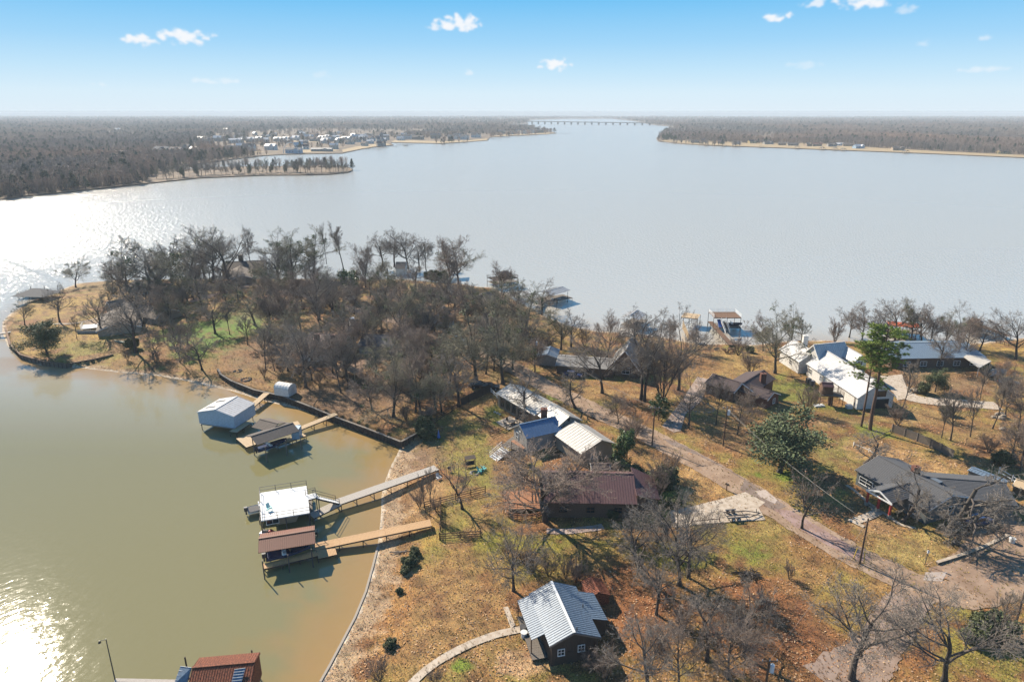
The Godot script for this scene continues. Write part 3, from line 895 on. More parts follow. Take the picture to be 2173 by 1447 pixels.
# a roof of one slope from four corners (world), with posts or walls below
func lean_roof(root: Node3D, p: Array, roof: Material, seam := 0.0, posts: Material = null, wall: Material = null) -> void:
	var q: Array[Vector3] = []
	for k in p: q.append(k - root.position)
	var b := MB.new()
	b.slab(q[0], q[1], q[2], q[3], 0.1)
	var s := part("lean_to_roof", b, roof, root)
	if seam > 0:
		var sb := MB.new()
		var n := int(q[0].distance_to(q[1]) / seam)
		for k in n + 1:
			sb.bar(q[0].lerp(q[1], float(k) / n) + Vector3.UP * 0.02, q[3].lerp(q[2], float(k) / n) + Vector3.UP * 0.02, 0.05, 0.05)
		part("seams", sb, roof, s).set_meta("kind", "stuff")
	if posts:
		for k in [2, 3]:
			var pb := MB.new()
			var c: Vector3 = q[k].lerp((q[0] + q[2]) * 0.5, 0.06)
			pb.bar(Vector3(c.x, -0.3, c.z), Vector3(c.x, c.y - 0.1, c.z), 0.14, 0.14)
			part("post", pb, posts, root)
	if wall:
		var wb := MB.new()
		var cen := (q[0] + q[1] + q[2] + q[3]) * 0.25
		for k in 4:
			var u := q[k].lerp(cen, 0.1)
			var v := q[(k + 1) % 4].lerp(cen, 0.1)
			wb.quad(Vector3(u.x, -0.5, u.z), Vector3(v.x, -0.5, v.z), v + Vector3.DOWN * 0.15, u + Vector3.DOWN * 0.15)
		part("wall", wb, wall, root)

# a window or door set into a wall face: at = centre in frame t, side 0 = +z end, 1 = +x side, 2 = -z end, 3 = -x side
func window(root: Node3D, t: Transform3D, at: Vector3, side: int, w: float, h: float, called := "window", frame: Material = null, bars := true) -> void:
	var f := t * Transform3D(Basis(Vector3.UP, side * PI / 2), at)
	var fb := MB.new()
	var th := 0.065
	fb.obox(f * Transform3D(Basis.IDENTITY, Vector3(0, h / 2, 0.03)), Vector3(w + th * 2, th, 0.12))
	fb.obox(f * Transform3D(Basis.IDENTITY, Vector3(0, -h / 2, 0.05)), Vector3(w + th * 2.6, th, 0.16))
	for s in [-1, 1]: fb.obox(f * Transform3D(Basis.IDENTITY, Vector3(s * (w + th) / 2, 0, 0.03)), Vector3(th, h, 0.12))
	if bars:
		fb.obox(f * Transform3D(Basis.IDENTITY, Vector3(0, 0, 0.02)), Vector3(w, 0.05, 0.08))
		fb.obox(f * Transform3D(Basis.IDENTITY, Vector3(0, 0, 0.02)), Vector3(0.05, h, 0.08))
	var o := part(called, fb, frame if frame else M.trim, root)
	var pb := MB.new()
	pb.obox(f * Transform3D(Basis.IDENTITY, Vector3(0, 0, 0.01)), Vector3(w, h, 0.03))
	part("pane", pb, M.glass, o)

func opening(root: Node3D, t: Transform3D, at: Vector3, side: int, w: float, h: float, m: Material, called := "door") -> void:
	var b := MB.new()
	b.obox(t * Transform3D(Basis(Vector3.UP, side * PI / 2), at), Vector3(w, h, 0.09))
	part(called, b, m, root)

func chimney(root: Node3D, at: Vector3, top: float, w: float, m: Material) -> void:
	# brick courses with shallow joints, capped
	var b := MB.new()
	var p := at - root.position
	b.box(Vector3(p.x - w / 2 + 0.02, p.y - 2.5, p.z - w * 0.4 + 0.02), Vector3(p.x + w / 2 - 0.02, top - root.position.y - 0.1, p.z + w * 0.4 - 0.02))
	var y := p.y - 2.5
	while y < top - root.position.y - 0.15:
		b.box(Vector3(p.x - w / 2, y, p.z - w * 0.4), Vector3(p.x + w / 2, y + 0.13, p.z + w * 0.4))
		y += 0.16
	var c := part("chimney", b, m, root)
	var cb := MB.new()
	var ty := top - root.position.y
	cb.box(Vector3(p.x - w / 2 - 0.06, ty - 0.1, p.z - w * 0.4 - 0.06), Vector3(p.x + w / 2 + 0.06, ty, p.z + w * 0.4 + 0.06))
	cb.tube(Vector3(p.x, ty, p.z), Vector3(p.x, ty + 0.2, p.z), 0.14, 0.14, 8)
	part("chimney_cap", cb, m, c)

# a raised timber floor: boards laid across the line a-b, posts below, rails where asked (list of edge indices 0..3)
func platform(root: Node3D, a: Vector3, b: Vector3, w: float, boards: Material, posts: Material, foot: float, rails := [], gap := 2.4, rail_m: Material = null) -> void:
	var q := a - root.position
	var e := b - root.position
	var z := (e - q).normalized()
	var x := Vector3(z.z, 0, -z.x).normalized() * w / 2
	var ln := q.distance_to(e)
	var pb := MB.new()
	var n := maxi(1, int(ln / 0.2))
	for k in n:
		var m := q.lerp(e, (k + 0.5) / n)
		var wob := fine.get_noise_2d(k * 7.3 + a.x, a.z) * 0.05
		pb.bar(m - x * (1 + wob * 0.4) + Vector3.UP * wob * 0.3, m + x * (1 + wob * 0.4) + Vector3.UP * wob * 0.3, ln / n - 0.025, 0.05)
	part("planks", pb, boards, root).set_meta("kind", "stuff")
	for s in [-0.94, 0.94]:
		var jb := MB.new()
		jb.bar(q + x * s + Vector3.DOWN * 0.14, e + x * s + Vector3.DOWN * 0.14, 0.08, 0.2)
		part("joist", jb, posts, root)
	var m2 := maxi(1, int(ln / gap))
	for k in m2 + 1:
		for s in [-0.9, 0.9]:
			var p: Vector3 = q.lerp(e, float(k) / m2) + x * s
			var ob := MB.new()
			ob.tube(Vector3(p.x, foot - root.position.y, p.z), p + Vector3.DOWN * 0.05, 0.075, 0.075, 6)
			part("post", ob, posts, root)
	var c := [q - x, q + x, e + x, e - x]
	for k in rails: railing(root, c[k], c[(k + 1) % 4], rail_m if rail_m else posts)

func railing(root: Node3D, p: Vector3, q: Vector3, m: Material, h := 1.0, bars := 3) -> void:
	var rb := MB.new()
	var n := maxi(1, int(Vector2(q.x - p.x, q.z - p.z).length() / 2.2))
	for k in n + 1:
		var s := p.lerp(q, float(k) / n)
		rb.bar(s, s + Vector3.UP * h, 0.07, 0.07)
	for k in bars: rb.bar(p + Vector3.UP * h * (k + 1) / bars, q + Vector3.UP * h * (k + 1) / bars, 0.05, 0.06)
	part("railing", rb, m, root)

func stairs(root: Node3D, top: Vector3, foot: Vector3, w: float, tread: Material, side: Material, rail := true) -> void:
	var q := top - root.position
	var e := foot - root.position
	var n := maxi(3, int(absf(q.y - e.y) / 0.19))
	var z := Vector3(e.x - q.x, 0, e.z - q.z).normalized()
	var x := Vector3(z.z, 0, -z.x) * w / 2
	var run := Vector2(e.x - q.x, e.z - q.z).length() / n
	for k in n:
		var tb := MB.new()
		var m := q.lerp(e, (k + 0.6) / n)
		tb.bar(m - x, m + x, run * 0.92, 0.05)
		part("tread", tb, tread, root)
	for s in [-1, 1]:
		var sb := MB.new()
		sb.bar(q + x * s + Vector3.DOWN * 0.12, e + x * s + Vector3.DOWN * 0.05, 0.06, 0.24)
		part("stringer", sb, side, root)
		if rail: railing(root, q + x * s, e + x * s, side, 0.95, 2)

func make_houses() -> void:
	# 1 the tin-roofed cabin
	var c := thing("cabin", "dark plank cabin with corrugated tin roof on the leaf covered slope", "cabin", Vector3(6.2, 1.7, -69.4))
	var t := gable(c, Vector3(5.1, 6.3, -74.0), Vector3(7.3, 6.3, -64.8), 3.0, 3.4, 4.9, 4.9, M.roof_tin, M.plank_wall, {"seam": 0.36, "over": 0.3, "battens": 0.42, "trim": M.timber_grey, "cap": M.paint_white})
	lean_roof(c, [v3(t, c, -2.95, 3.22, 0.3), v3(t, c, -2.95, 3.22, 7.3), v3(t, c, -4.6, 2.62, 7.3), v3(t, c, -4.6, 2.62, 0.3)], M.roof_tin, 0.36, M.timber_brown)
	lean_roof(c, [v3(t, c, 3.35, 3.22, 1.1), v3(t, c, 3.35, 3.22, 6.2), v3(t, c, 5.5, 2.55, 6.2), v3(t, c, 5.5, 2.55, 1.1)], M.roof_tin, 0.36, null, M.plank_wall)
	window(c, t, Vector3(-1.5, 1.9, end_z), 0, 0.75, 0.9)
	window(c, t, Vector3(1.0, 2.0, end_z), 0, 0.75, 0.9)
	opening(c, t, Vector3(-2.72, 1.1, 5.0), 3, 0.9, 2.0, M.timber_brown)
	opening(c, t, Vector3(-0.3, 0.9, end_z), 0, 0.8, 1.9, M.timber_dark)
	platform(c, v3(t, c, -3.75, 0.45, 0.6), v3(t, c, -3.75, 0.45, 8.2), 1.9, M.timber_grey, M.timber_dark, 1.4)
	for q in [Vector3(2.9, 3.3, 4.2), Vector3(0.5, 4.3, 8.9)]:
		var vent := MB.new()
		vent.tube(t * q, t * (q + Vector3(0, 0.55, 0)), 0.08, 0.08, 6)
		part("vent_pipe", vent, M.metal_dark, c)
	var sh := thing("rusty_shed", "small rusty metal roofed shed behind the tin roofed cabin", "shed", Vector3(11.0, 1.8, -76.3))
	gable(sh, Vector3(10.6, 4.1, -77.8), Vector3(11.4, 4.1, -74.6), 1.3, 1.7, 3.6, 3.4, M.rust, M.rust, {"seam": 0.3, "over": 0.15, "trim": M.rust})
	# 2 the maroon house
	var m := thing("maroon_roofed_house", "long brown house under a maroon standing seam roof", "house", Vector3(12.5, 1.8, -99.0))
	t = gable(m, Vector3(20.2, 7.1, -100.4), Vector3(5.0, 7.1, -100.9), 4.6, 5.6, 4.9, 4.75, M.roof_maroon, M.wall_brown, {"seam": 0.42, "trim": M.timber_brown})
	for k in 3: window(m, t, Vector3(end_r, 1.55, 3.0 + k * 4.4), 1, 1.3, 1.1, "window", M.timber_brown)
	lean_roof(m, [Vector3(20.5, 6.0, -104.6), Vector3(19.9, 6.0, -95.4), Vector3(24.0, 4.5, -96.6), Vector3(24.4, 4.5, -103.6)], M.roof_maroon, 0.42, null, M.wall_brown)
	platform(m, Vector3(-1.4, 2.6, -99.6), Vector3(5.2, 2.6, -99.8), 5.6, M.orange_clay, M.timber_brown, 1.0, [0, 3], 2.2)
	for k in 9:
		var pb := MB.new()
		pb.bar(Vector3(1.2 + k * 0.55, 5.0, -104.5) - m.position, Vector3(1.2 + k * 0.55, 5.0, -101.0) - m.position, 0.07, 0.16)
		part("pergola_slat", pb, M.deck_tan, m)
	for s in [[1.2, -104.4], [5.4, -104.4], [1.2, -101.1]]:
		var pb := MB.new()
		pb.bar(Vector3(s[0], 1.4, s[1]) - m.position, Vector3(s[0], 4.95, s[1]) - m.position, 0.14, 0.14)
		part("pergola_post", pb, M.deck_tan, m)
	# the round fire terrace with stacked timber rails beside it
	var ring := thing("terrace", "curved timber edged terrace beside the maroon roofed house", "terrace", Vector3(1.95, 1.69, -95.8))
	for k in 9:
		for lv in 3:
			var a0 := PI * 0.15 + k * 0.24
			var rb := MB.new()
			rb.bar(Vector3(cos(a0) * 3.4, 0.2 + lv * 0.38, sin(a0) * 2.4 - 1.6), Vector3(cos(a0 + 0.24) * 3.4, 0.2 + lv * 0.38, sin(a0 + 0.24) * 2.4 - 1.6), 0.1, 0.13)
			part("rail", rb, M.orange_clay, ring)
		var pb := MB.new()
		pb.bar(Vector3(cos(PI * 0.15 + k * 0.24) * 3.4, -0.3, sin(PI * 0.15 + k * 0.24) * 2.4 - 1.6), Vector3(cos(PI * 0.15 + k * 0.24) * 3.4, 1.15, sin(PI * 0.15 + k * 0.24) * 2.4 - 1.6), 0.11, 0.11)
		part("post", pb, M.timber_brown, ring)
	var pump := thing("pump_house", "small shed with faded pink striped roof behind the maroon roof", "shed", Vector3(16.01, 1.94, -110.34))
	gable(pump, Vector3(14.05, 4.6, -108.31), Vector3(17.41, 4.6, -108.31), 1.4, 1.3, 4.1, 4.1, M.roof_purple, M.wall_tan, {"seam": 0.5, "over": 0.15})
	# 3 the pale roofed house, blue shade painted into one wing
	var g := thing("pale_roofed_house", "grey clapboard house with pale metal roofs, wing roof painted shade blue and brick chimney", "house", Vector3(8.0, 1.85, -124.0))
	t = gable(g, Vector3(-0.5, 6.2, -142.1), Vector3(7.8, 6.2, -130.3), 3.9, 3.2, 4.85, 5.0, M.roof_cream, M.wall_tan, {"seam": 0.8, "over": 0.9, "trim": M.wall_grey})
	for k in 6:
		var pb := MB.new()
		pb.bar(t * Vector3(-3.6, -0.1, 1.2 + k * 2.2), t * Vector3(-3.6, 2.9, 1.2 + k * 2.2), 0.2, 0.2)
		part("porch_post", pb, M.wall_tan, g)
	for k in 5: window(g, t, Vector3(end_l, 1.4, 2.3 + k * 2.2), 3, 1.5, 1.9, "glazed_door", M.wall_brown)
	t = gable(g, Vector3(8.0, 7.2, -128.8), Vector3(11.4, 7.2, -122.8), 3.2, 3.1, 5.3, 5.6, M.roof_cream, M.wall_grey, {"seam": 0.8, "trim": M.wall_grey})
	window(g, t, Vector3(-1.9, 3.1, end_z), 0, 0.8, 1.0)
	opening(g, t, Vector3(0, 4.5, end_z), 0, 0.6, 0.7, M.glass, "gable_vent")
	t = gable(g, Vector3(1.4, 6.7, -120.0), Vector3(8.6, 6.7, -123.6), 3.1, 3.3, 5.0, 4.7, M.roof_shade_blue, M.wall_grey, {"seam": 0.62, "trim": M.wall_grey})
	window(g, t, Vector3(1.3, 1.6, 0.26), 2, 0.9, 2.0, "glazed_door")
	window(g, t, Vector3(0.1, 3.7, 0.26), 2, 0.5, 0.9, "window", null, false)
	t = gable(g, Vector3(12.2, 6.3, -122.2), Vector3(16.7, 6.3, -114.2), 4.7, 3.4, 4.6, 4.7, M.roof_cream, M.wall_tan, {"seam": 0.8, "trim": M.wall_tan})
	window(g, t, Vector3(-1.6, 1.5, end_z), 0, 1.0, 1.1)
	chimney(g, Vector3(6.4, 6.0, -124.6), 8.0, 1.25, M.brick)
	platform(g, Vector3(-0.6, 2.9, -117.6), Vector3(1.6, 2.9, -121.6), 3.4, M.timber_grey, M.timber_grey, 1.4, [0], 2.0, M.timber_dark)
	var trell := MB.new()
	trell.slab(Vector3(-0.2, 5.0, -116.4) - g.position, Vector3(0.4, 5.0, -116.9) - g.position, Vector3(2.6, 5.0, -113.6) - g.position, Vector3(2.0, 5.0, -113.2) - g.position, 0.1)
	part("terracotta_awning", trell, M.orange_clay, g)
	for q in [Vector3(-0.1, 4.95, -116.5), Vector3(2.1, 4.95, -113.3)]:
		var pb := MB.new()
		pb.bar(Vector3(q.x, 1.4, q.z) - g.position, q - g.position, 0.12, 0.12)
		part("awning_post", pb, M.timber_brown, g)
	stairs(g, Vector3(-1.2, 2.9, -117.4), Vector3(-3.6, 1.55, -115.6), 2.4, M.paint_white, M.paint_white)
	# 4 the slate shingled house
	var s := thing("slate_shingled_house", "dark green grey house with slate shingle roof and red posted gabled porch", "house", Vector3(67.0, 2.5, -98.0))
	t = gable(s, Vector3(64.1, 7.1, -106.7), Vector3(69.3, 7.1, -93.8), 5.2, 5.2, 5.35, 5.4, M.roof_slate, M.wall_slate, {"course": 0.3})
	window(s, t, Vector3(0.6, 1.6, end_z), 0, 1.2, 1.3)
	window(s, t, Vector3(end_l, 1.5, 11.4), 3, 1.5, 1.2)
	window(s, t, Vector3(end_l, 1.5, 2.3), 3, 2.6, 1.2)
	t = gable(s, Vector3(67.6, 6.7, -100.2), Vector3(80.5, 6.7, -98.2), 4.6, 4.6, 5.2, 5.2, M.roof_slate, M.wall_slate, {"course": 0.3})
	window(s, t, Vector3(end_r, 1.5, 10.4), 1, 1.4, 1.1)
	t = gable(s, Vector3(59.0, 6.5, -96.0), Vector3(65.2, 6.5, -98.7), 2.3, 2.3, 5.5, 5.5, M.roof_slate, M.wall_slate, {"course": 0.3, "open": true})
	for sx in [-2.1, 0.0, 2.1]:
		var pb := MB.new()
		pb.bar(t * Vector3(sx, -0.2, 0.25), t * Vector3(sx, 2.9, 0.25), 0.3, 0.3)
		var post := part("porch_post", pb, M.paint_red, s)
		var sb := MB.new()
		sb.bar(t * Vector3(sx, -0.2, 0.25), t * Vector3(sx, 0.7, 0.25), 0.5, 0.5)
		part("stone_base", sb, M.stone, post)
	var rake := MB.new()
	rake.bar(t * Vector3(-2.4, 2.85, -0.04), t * Vector3(0, 3.85, -0.04), 0.07, 0.26)
	rake.bar(t * Vector3(2.4, 2.85, -0.04), t * Vector3(0, 3.85, -0.04), 0.07, 0.26)
	rake.bar(t * Vector3(-2.4, 2.75, 0.02), t * Vector3(2.4, 2.75, 0.02), 0.1, 0.22)
	part("gable_trim", rake, M.trim, s)
	var gl := MB.new()
	gl.tri(t * Vector3(-2.1, 2.85, 0.9), t * Vector3(0, 3.8, 0.9), t * Vector3(2.1, 2.85, 0.9))
	part("gable_panel", gl, M.wall_white, s)
	var pf := MB.new()
	pf.box(Vector3(-2.2, -0.35, 0.0), Vector3(2.2, 0.08, 3.6))
	var pfm := part("porch_floor", pf, M.concrete, s)
	pfm.transform = t
	chimney(s, Vector3(67.6, 6.4, -101.4), 7.9, 1.1, M.brick)
	for q in [[66.4, 6.55, -98.4], [69.8, 6.6, -99.0]]:
		var sk := MB.new()
		sk.obox(Transform3D(Basis(Vector3(0, 1, 0), 0.38), Vector3(q[0], q[1], q[2]) - s.position), Vector3(0.9, 0.25, 1.6))
		part("skylight", sk, M.skylight, s)
	# 5 the white house
	var w := thing("white_house", "white brick house with white standing seam roofs and steep cross gable", "house", Vector3(79.0, 1.9, -152.0))
	t = gable(w, Vector3(77.5, 8.3, -159.0), Vector3(79.9, 8.3, -137.4), 4.7, 4.4, 4.9, 4.9, M.roof_white, M.wall_white, {"seam": 0.55})
	opening(w, t, Vector3(1.5, 1.3, end_z), 0, 3.0, 2.3, M.glass, "garage_opening_shade")  # dark slab painting the shade inside the open garage
	opening(w, t, Vector3(0.9, 3.7, end_z), 0, 2.4, 1.4, M.glass, "gable_window")
	window(w, t, Vector3(end_l, 1.6, 6.4), 3, 0.6, 1.2)
	window(w, t, Vector3(end_l, 1.6, 1.8), 3, 1.2, 1.3)
	for k in 4:
		var pb := MB.new()
		pb.tube(t * Vector3(end_l - 0.12, 0.0, 1.0 + k * 6.5), t * Vector3(end_l - 0.12, 2.8, 1.0 + k * 6.5), 0.07, 0.07, 6)
		part("downpipe", pb, M.timber_brown, w)
	t = gable(w, Vector3(73.6, 7.5, -169.6), Vector3(75.0, 7.5, -160.0), 3.6, 4.2, 4.9, 4.9, M.roof_white, M.wall_white, {"seam": 0.55})
	window(w, t, Vector3(end_l, 1.5, 5.6), 3, 1.0, 1.2)
	t = gable(w, Vector3(74.4, 9.6, -159.2), Vector3(83.2, 9.6, -161.6), 3.3, 3.3, 5.6, 6.2, M.roof_white, M.wall_white, {"seam": 0.55, "over": 0.7})
	t = gable(w, Vector3(83.31, 8.5, -161.87), Vector3(84.23, 8.5, -154.53), 2.0, 2.0, 6.7, 6.7, M.roof_white, M.wall_white, {"seam": 0.55, "over": 0.35})
	window(w, t, Vector3(0, 4.5, end_z), 0, 1.3, 1.0)
	chimney(w, Vector3(75.2, 6.5, -166.0), 9.8, 1.2, M.wall_white)
	# 6 long grey house and its carport
	var lh := thing("long_grey_house", "long low dark walled house with pale grey metal roof by the shore", "house", Vector3(110, 1.3, -168))
	t = gable(lh, Vector3(121.2, 5.9, -172.2), Vector3(96.5, 5.9, -171.0), 6.0, 8.0, 4.4, 4.5, M.roof_tin, M.wall_brown, {"seam": 0.7, "trim": M.wall_grey})
	for k in 5: window(lh, t, Vector3(end_r, 1.6, 3.0 + k * 4.4), 1, 1.6, 1.2)
	var cp := thing("carport", "cream flat roofed carport at the end of the long grey house", "carport", Vector3(116.83, 1.75, -160.66))
	lean_roof(cp, [Vector3(115.48, 4.7, -164.04), Vector3(120.34, 4.8, -168.11), Vector3(121.1, 4.4, -161.73), Vector3(114.94, 4.3, -156.98)], M.roof_cream, 0.6, M.metal_grey)
	# 7 purple shingled house
	var p := thing("purple_shingled_house", "brick house with purple brown shingle roofs and a red capped chimney", "house", Vector3(52.5, 1.9, -143.0))
	t = gable(p, Vector3(46.87, 6.1, -148.54), Vector3(51.93, 6.1, -142.7), 3.2, 3.4, 4.6, 4.6, M.roof_purple, M.wall_brown, {"course": 0.35})
	t = gable(p, Vector3(51.84, 6.2, -142.45), Vector3(59.61, 6.2, -150.73), 3.0, 4.4, 4.8, 4.5, M.roof_purple, M.brick, {"course": 0.35})
	t = gable(p, Vector3(52.89, 5.6, -144.22), Vector3(57.74, 5.6, -138.71), 2.6, 3.2, 4.4, 4.2, M.roof_purple, M.brick, {"course": 0.35})
	window(p, t, Vector3(0.8, 1.3, end_z), 0, 0.9, 1.1)
	chimney(p, Vector3(57.48, 5.8, -145.45), 7.4, 1.2, M.brick)
	# 8 steep gabled house with low wing, and its shed
	var a := thing("steep_gabled_house", "house with a tall steep wood shingled gable and low side wing", "house", Vector3(27.0, 1.9, -161.0))
	t = gable(a, Vector3(31.6, 8.8, -169.3), Vector3(27.6, 8.8, -157.0), 4.3, 4.1, 3.5, 3.5, M.roof_lightgrey, M.wall_brown, {"course": 0.4, "over": 0.9})
	window(a, t, Vector3(0.4, 1.6, end_z), 0, 1.8, 1.6)
	gable(a, Vector3(26.0, 5.2, -160.5), Vector3(11.8, 5.2, -163.6), 3.4, 4.9, 4.3, 4.3, M.roof_lightgrey, M.wall_brown, {"course": 0.4})
	var ss := thing("metal_shed", "small dark shed with shiny tin gable roof beside the low wing", "shed", Vector3(9.6, 1.8, -167.8))
	gable(ss, Vector3(10.2, 5.2, -171.0), Vector3(9.0, 5.2, -164.7), 3.0, 2.6, 4.4, 4.4, M.roof_tin, M.wall_grey, {"seam": 0.5, "over": 0.2})
	# 9 the houses of the peninsula
	var h := thing("grey_brown_house", "grey brown shingled house with hip gable on the point", "house", Vector3(-115.83, 1.71, -193.81))
	t = gable(h, Vector3(-126.48, 6.3, -215.11), Vector3(-130.04, 6.3, -211.61), 4.5, 5.0, 3.6, 3.6, M.roof_taupe, M.wall_tan, {"course": 0.4})
	t = gable(h, Vector3(-124.12, 6.3, -208.78), Vector3(-115.77, 4.6, -191.59), 6.0, 6.0, 3.4, 3.4, M.roof_taupe, M.wall_tan, {"course": 0.4})
	gable(h, Vector3(-125.68, 5.8, -213.45), Vector3(-107.94, 5.8, -205.08), 4.5, 6.0, 3.5, 3.5, M.roof_taupe, M.wall_tan, {"course": 0.4})
	var ter := thing("white_terrace", "white railed terrace with plastic chairs beside the grey brown house", "terrace", Vector3(-126.09, 1.63, -194.51))
	platform(ter, Vector3(-130.31, 2.3, -197.08), Vector3(-125.71, 2.3, -199.01), 4.4, M.paint_white, M.paint_white, 0.8, [0, 1, 3], 2.0)
	var sk := MB.new()
	sk.box(Vector3(-3.2, -0.2, 1.4), Vector3(3.4, 0.9, 1.6))
	part("skirt", sk, M.wall_grey, ter)
	var bh := thing("blue_house", "pale blue house half hidden in the wood on the point", "house", Vector3(-129.17, 1.98, -235.08))
	gable(bh, Vector3(-137.93, 5.8, -243.49), Vector3(-125.49, 5.8, -239.14), 4.0, 4.5, 4.4, 4.4, M.roof_grey, M.wall_sky, {"course": 0.4})
	var hr := thing("hip_roofed_house", "wide house with taupe roof and square chimney on the far shore", "house", Vector3(-102.46, 2.14, -255.69))
	gable(hr, Vector3(-116.73, 6.6, -271.07), Vector3(-100.9, 6.6, -274.76), 6.0, 7.5, 4.0, 4.0, M.roof_taupe, M.wall_tan, {"course": 0.4})
	t = gable(hr, Vector3(-108.84, 5.9, -268.06), Vector3(-102.12, 5.4, -252.02), 4.2, 4.2, 4.1, 4.1, M.roof_taupe, M.wall_tan, {"course": 0.4})
	chimney(hr, Vector3(-110.36, 6.6, -273.83), 9.0, 1.6, M.block)
	var rh := thing("red_roofed_house", "white walled house with rusty red roof and two brick chimneys in the wood", "house", Vector3(-49.66, 1.75, -172.96))
	t = gable(rh, Vector3(-55.35, 6.6, -178.16), Vector3(-44.45, 6.6, -175.66), 4.5, 5.5, 4.6, 4.4, M.roof_red, M.wall_white, {"course": 0.4})
	t = gable(rh, Vector3(-53.05, 6.4, -176.28), Vector3(-52.47, 5.6, -168.43), 3.4, 3.8, 4.4, 4.4, M.roof_red, M.wall_white, {"course": 0.4})
	chimney(rh, Vector3(-51.87, 6, -172.25), 8.2, 1.3, M.brick)
	chimney(rh, Vector3(-47.9, 6, -173.44), 7.6, 1.2, M.brick)
	var dh := thing("dark_roofed_house", "house with dark shingle roof next to the red roofed one", "house", Vector3(-36.67, 1.92, -178.25))
	gable(dh, Vector3(-40.99, 6.2, -178.56), Vector3(-31.4, 6.2, -176.89), 4.6, 5.2, 4.2, 4.2, M.roof_slate, M.wall_grey, {"course": 0.4})
	var ds := thing("wooden_stairs", "weathered wooden landing and stairs below the red roofed house", "stairs", Vector3(-41.98, 1.64, -161.61))
	platform(ds, Vector3(-41.92, 3.6, -160.48), Vector3(-37.63, 3.6, -155.9), 2.4, M.timber_grey, M.deck_tan, 0.5, [1, 2])
	stairs(ds, Vector3(-41.3, 3.6, -159.81), Vector3(-42.79, 1.7, -158.53), 1.8, M.deck_tan, M.deck_tan)
	var af := thing("a_frame_cottage", "small blue A-frame cottage among the trees", "cottage", Vector3(-21.49, 1.9, -200.3))
	t = gable(af, Vector3(-20.93, 7.6, -202.45), Vector3(-21.52, 7.6, -198.22), 3.2, 3.4, 3.6, 3.6, M.roof_slate, M.wall_sky, {"course": 0.4, "over": 0.3})
	window(af, t, Vector3(0, 4.0, end_z), 0, 1.2, 1.4)
	for q in [["grey_cottage", "low grey roofed cottage behind the blue A-frame", [Vector3(-32.98, 5.6, -234.36), Vector3(-22.44, 5.6, -231.65)], Vector3(-27.7, 1.75, -233.36)], ["navy_roofed_cottage", "cottage with dark blue gable roof near the north docks", [Vector3(-10.29, 5.8, -224.35), Vector3(-5.89, 5.8, -226.91)], Vector3(-7.65, 1.19, -230.35)], ["white_gabled_cottage", "pale cottage on the far shore under the bare oaks", [Vector3(-47.97, 5.2, -277.68), Vector3(-43.69, 5.2, -277.68)], Vector3(-47.86, 0.39, -290.59)]]:
		var o := thing(q[0], q[1], "cottage", q[3])
		gable(o, q[2][0], q[2][1], 3.6, 3.8, q[2][0].y - 1.9, q[2][0].y - 1.9, M.roof_grey if q[0] != "navy_roofed_cottage" else M.roof_slate, M.wall_grey if q[0] != "white_gabled_cottage" else M.wall_white, {"course": 0.4})
	# white barn shed with rounded roof
	var wb := thing("barn_shed", "small white metal barn shed with rounded roof on the lawn", "shed", Vector3(-52.91, 1.5, -147.32), -0.35)
	var arch := PackedVector2Array([Vector2(-1.5, 0), Vector2(-1.5, 1.5)])
	for k in 9: arch.append(Vector2(-1.5 * cos(k * PI / 8), 1.6 + 1.05 * sin(k * PI / 8)))
	arch.append_array(PackedVector2Array([Vector2(1.5, 1.5), Vector2(1.5, 0)]))
	var ab := MB.new()
	ab.prism(arch, Transform3D(Basis(Vector3.UP, PI / 2), Vector3(0, 0.1, 0)), -2.0, 2.0)
	part("shell", ab, M.wall_white, wb)
	var ribs := MB.new()
	for k in 6:
		for e in 8:
			var a0 := e * PI / 8
			ribs.bar(Vector3(-2.0 + k * 0.8, 1.7 + 1.07 * sin(a0), 1.52 * cos(a0)), Vector3(-2.0 + k * 0.8, 1.7 + 1.07 * sin(a0 + PI / 8), 1.52 * cos(a0 + PI / 8)), 0.05, 0.04)
	part("roof_ribs", ribs, M.roof_white, wb)
	opening(wb, Transform3D(Basis(Vector3.UP, PI / 2), Vector3.ZERO), Vector3(0, 1.0, 2.02), 0, 1.2, 1.8, M.roof_white)
	# tree house on its stump
	var th := thing("tree_house", "wooden tree house with maroon roof and railed platform on a stump", "tree house", Vector3(70.86, 2.07, -139.54))
	var stump := MB.new()
	stump.tube(Vector3(0, -0.2, 0), Vector3(0, 2.6, 0), 0.55, 0.42, 9)
	part("stump", stump, M.timber_brown, th)
	platform(th, th.position + Vector3(-2.4, 2.7, -0.6), th.position + Vector3(2.2, 2.7, 0.2), 2.6, M.timber_grey, M.timber_brown, th.position.y - 0.2, [0, 1, 2, 3], 2.3)
	gable(th, th.position + Vector3(-2.3, 5.2, -0.7), th.position + Vector3(0.1, 5.2, -0.4), 1.1, 1.2, th.position.y + 4.6, th.position.y + 4.5, M.roof_maroon, M.timber_brown, {"seam": 0.4, "over": 0.1, "trim": M.timber_brown, "floor": 2.75})
	# silver roofed trailer home and a tan shed at the right edge
	var tr := thing("silver_roofed_shed", "long narrow shed with bright galvanised roof behind the slate house", "shed", Vector3(81.26, 2.68, -102.58))
	gable(tr, Vector3(80.63, 5, -106.4), Vector3(83.44, 5, -101.72), 1.2, 1.2, 4.75, 4.7, M.roof_tin, M.wall_slate, {"seam": 0.5, "over": 0.15})
	var ts := thing("tan_shed", "tan roofed shed beside the galvanised shed", "shed", Vector3(86.33, 2.7, -101.77))
	gable(ts, Vector3(85.92, 4.8, -102.69), Vector3(87.71, 4.8, -100.53), 1.6, 1.8, 4.1, 4.1, M.deck_tan, M.timber_brown, {"over": 0.2})

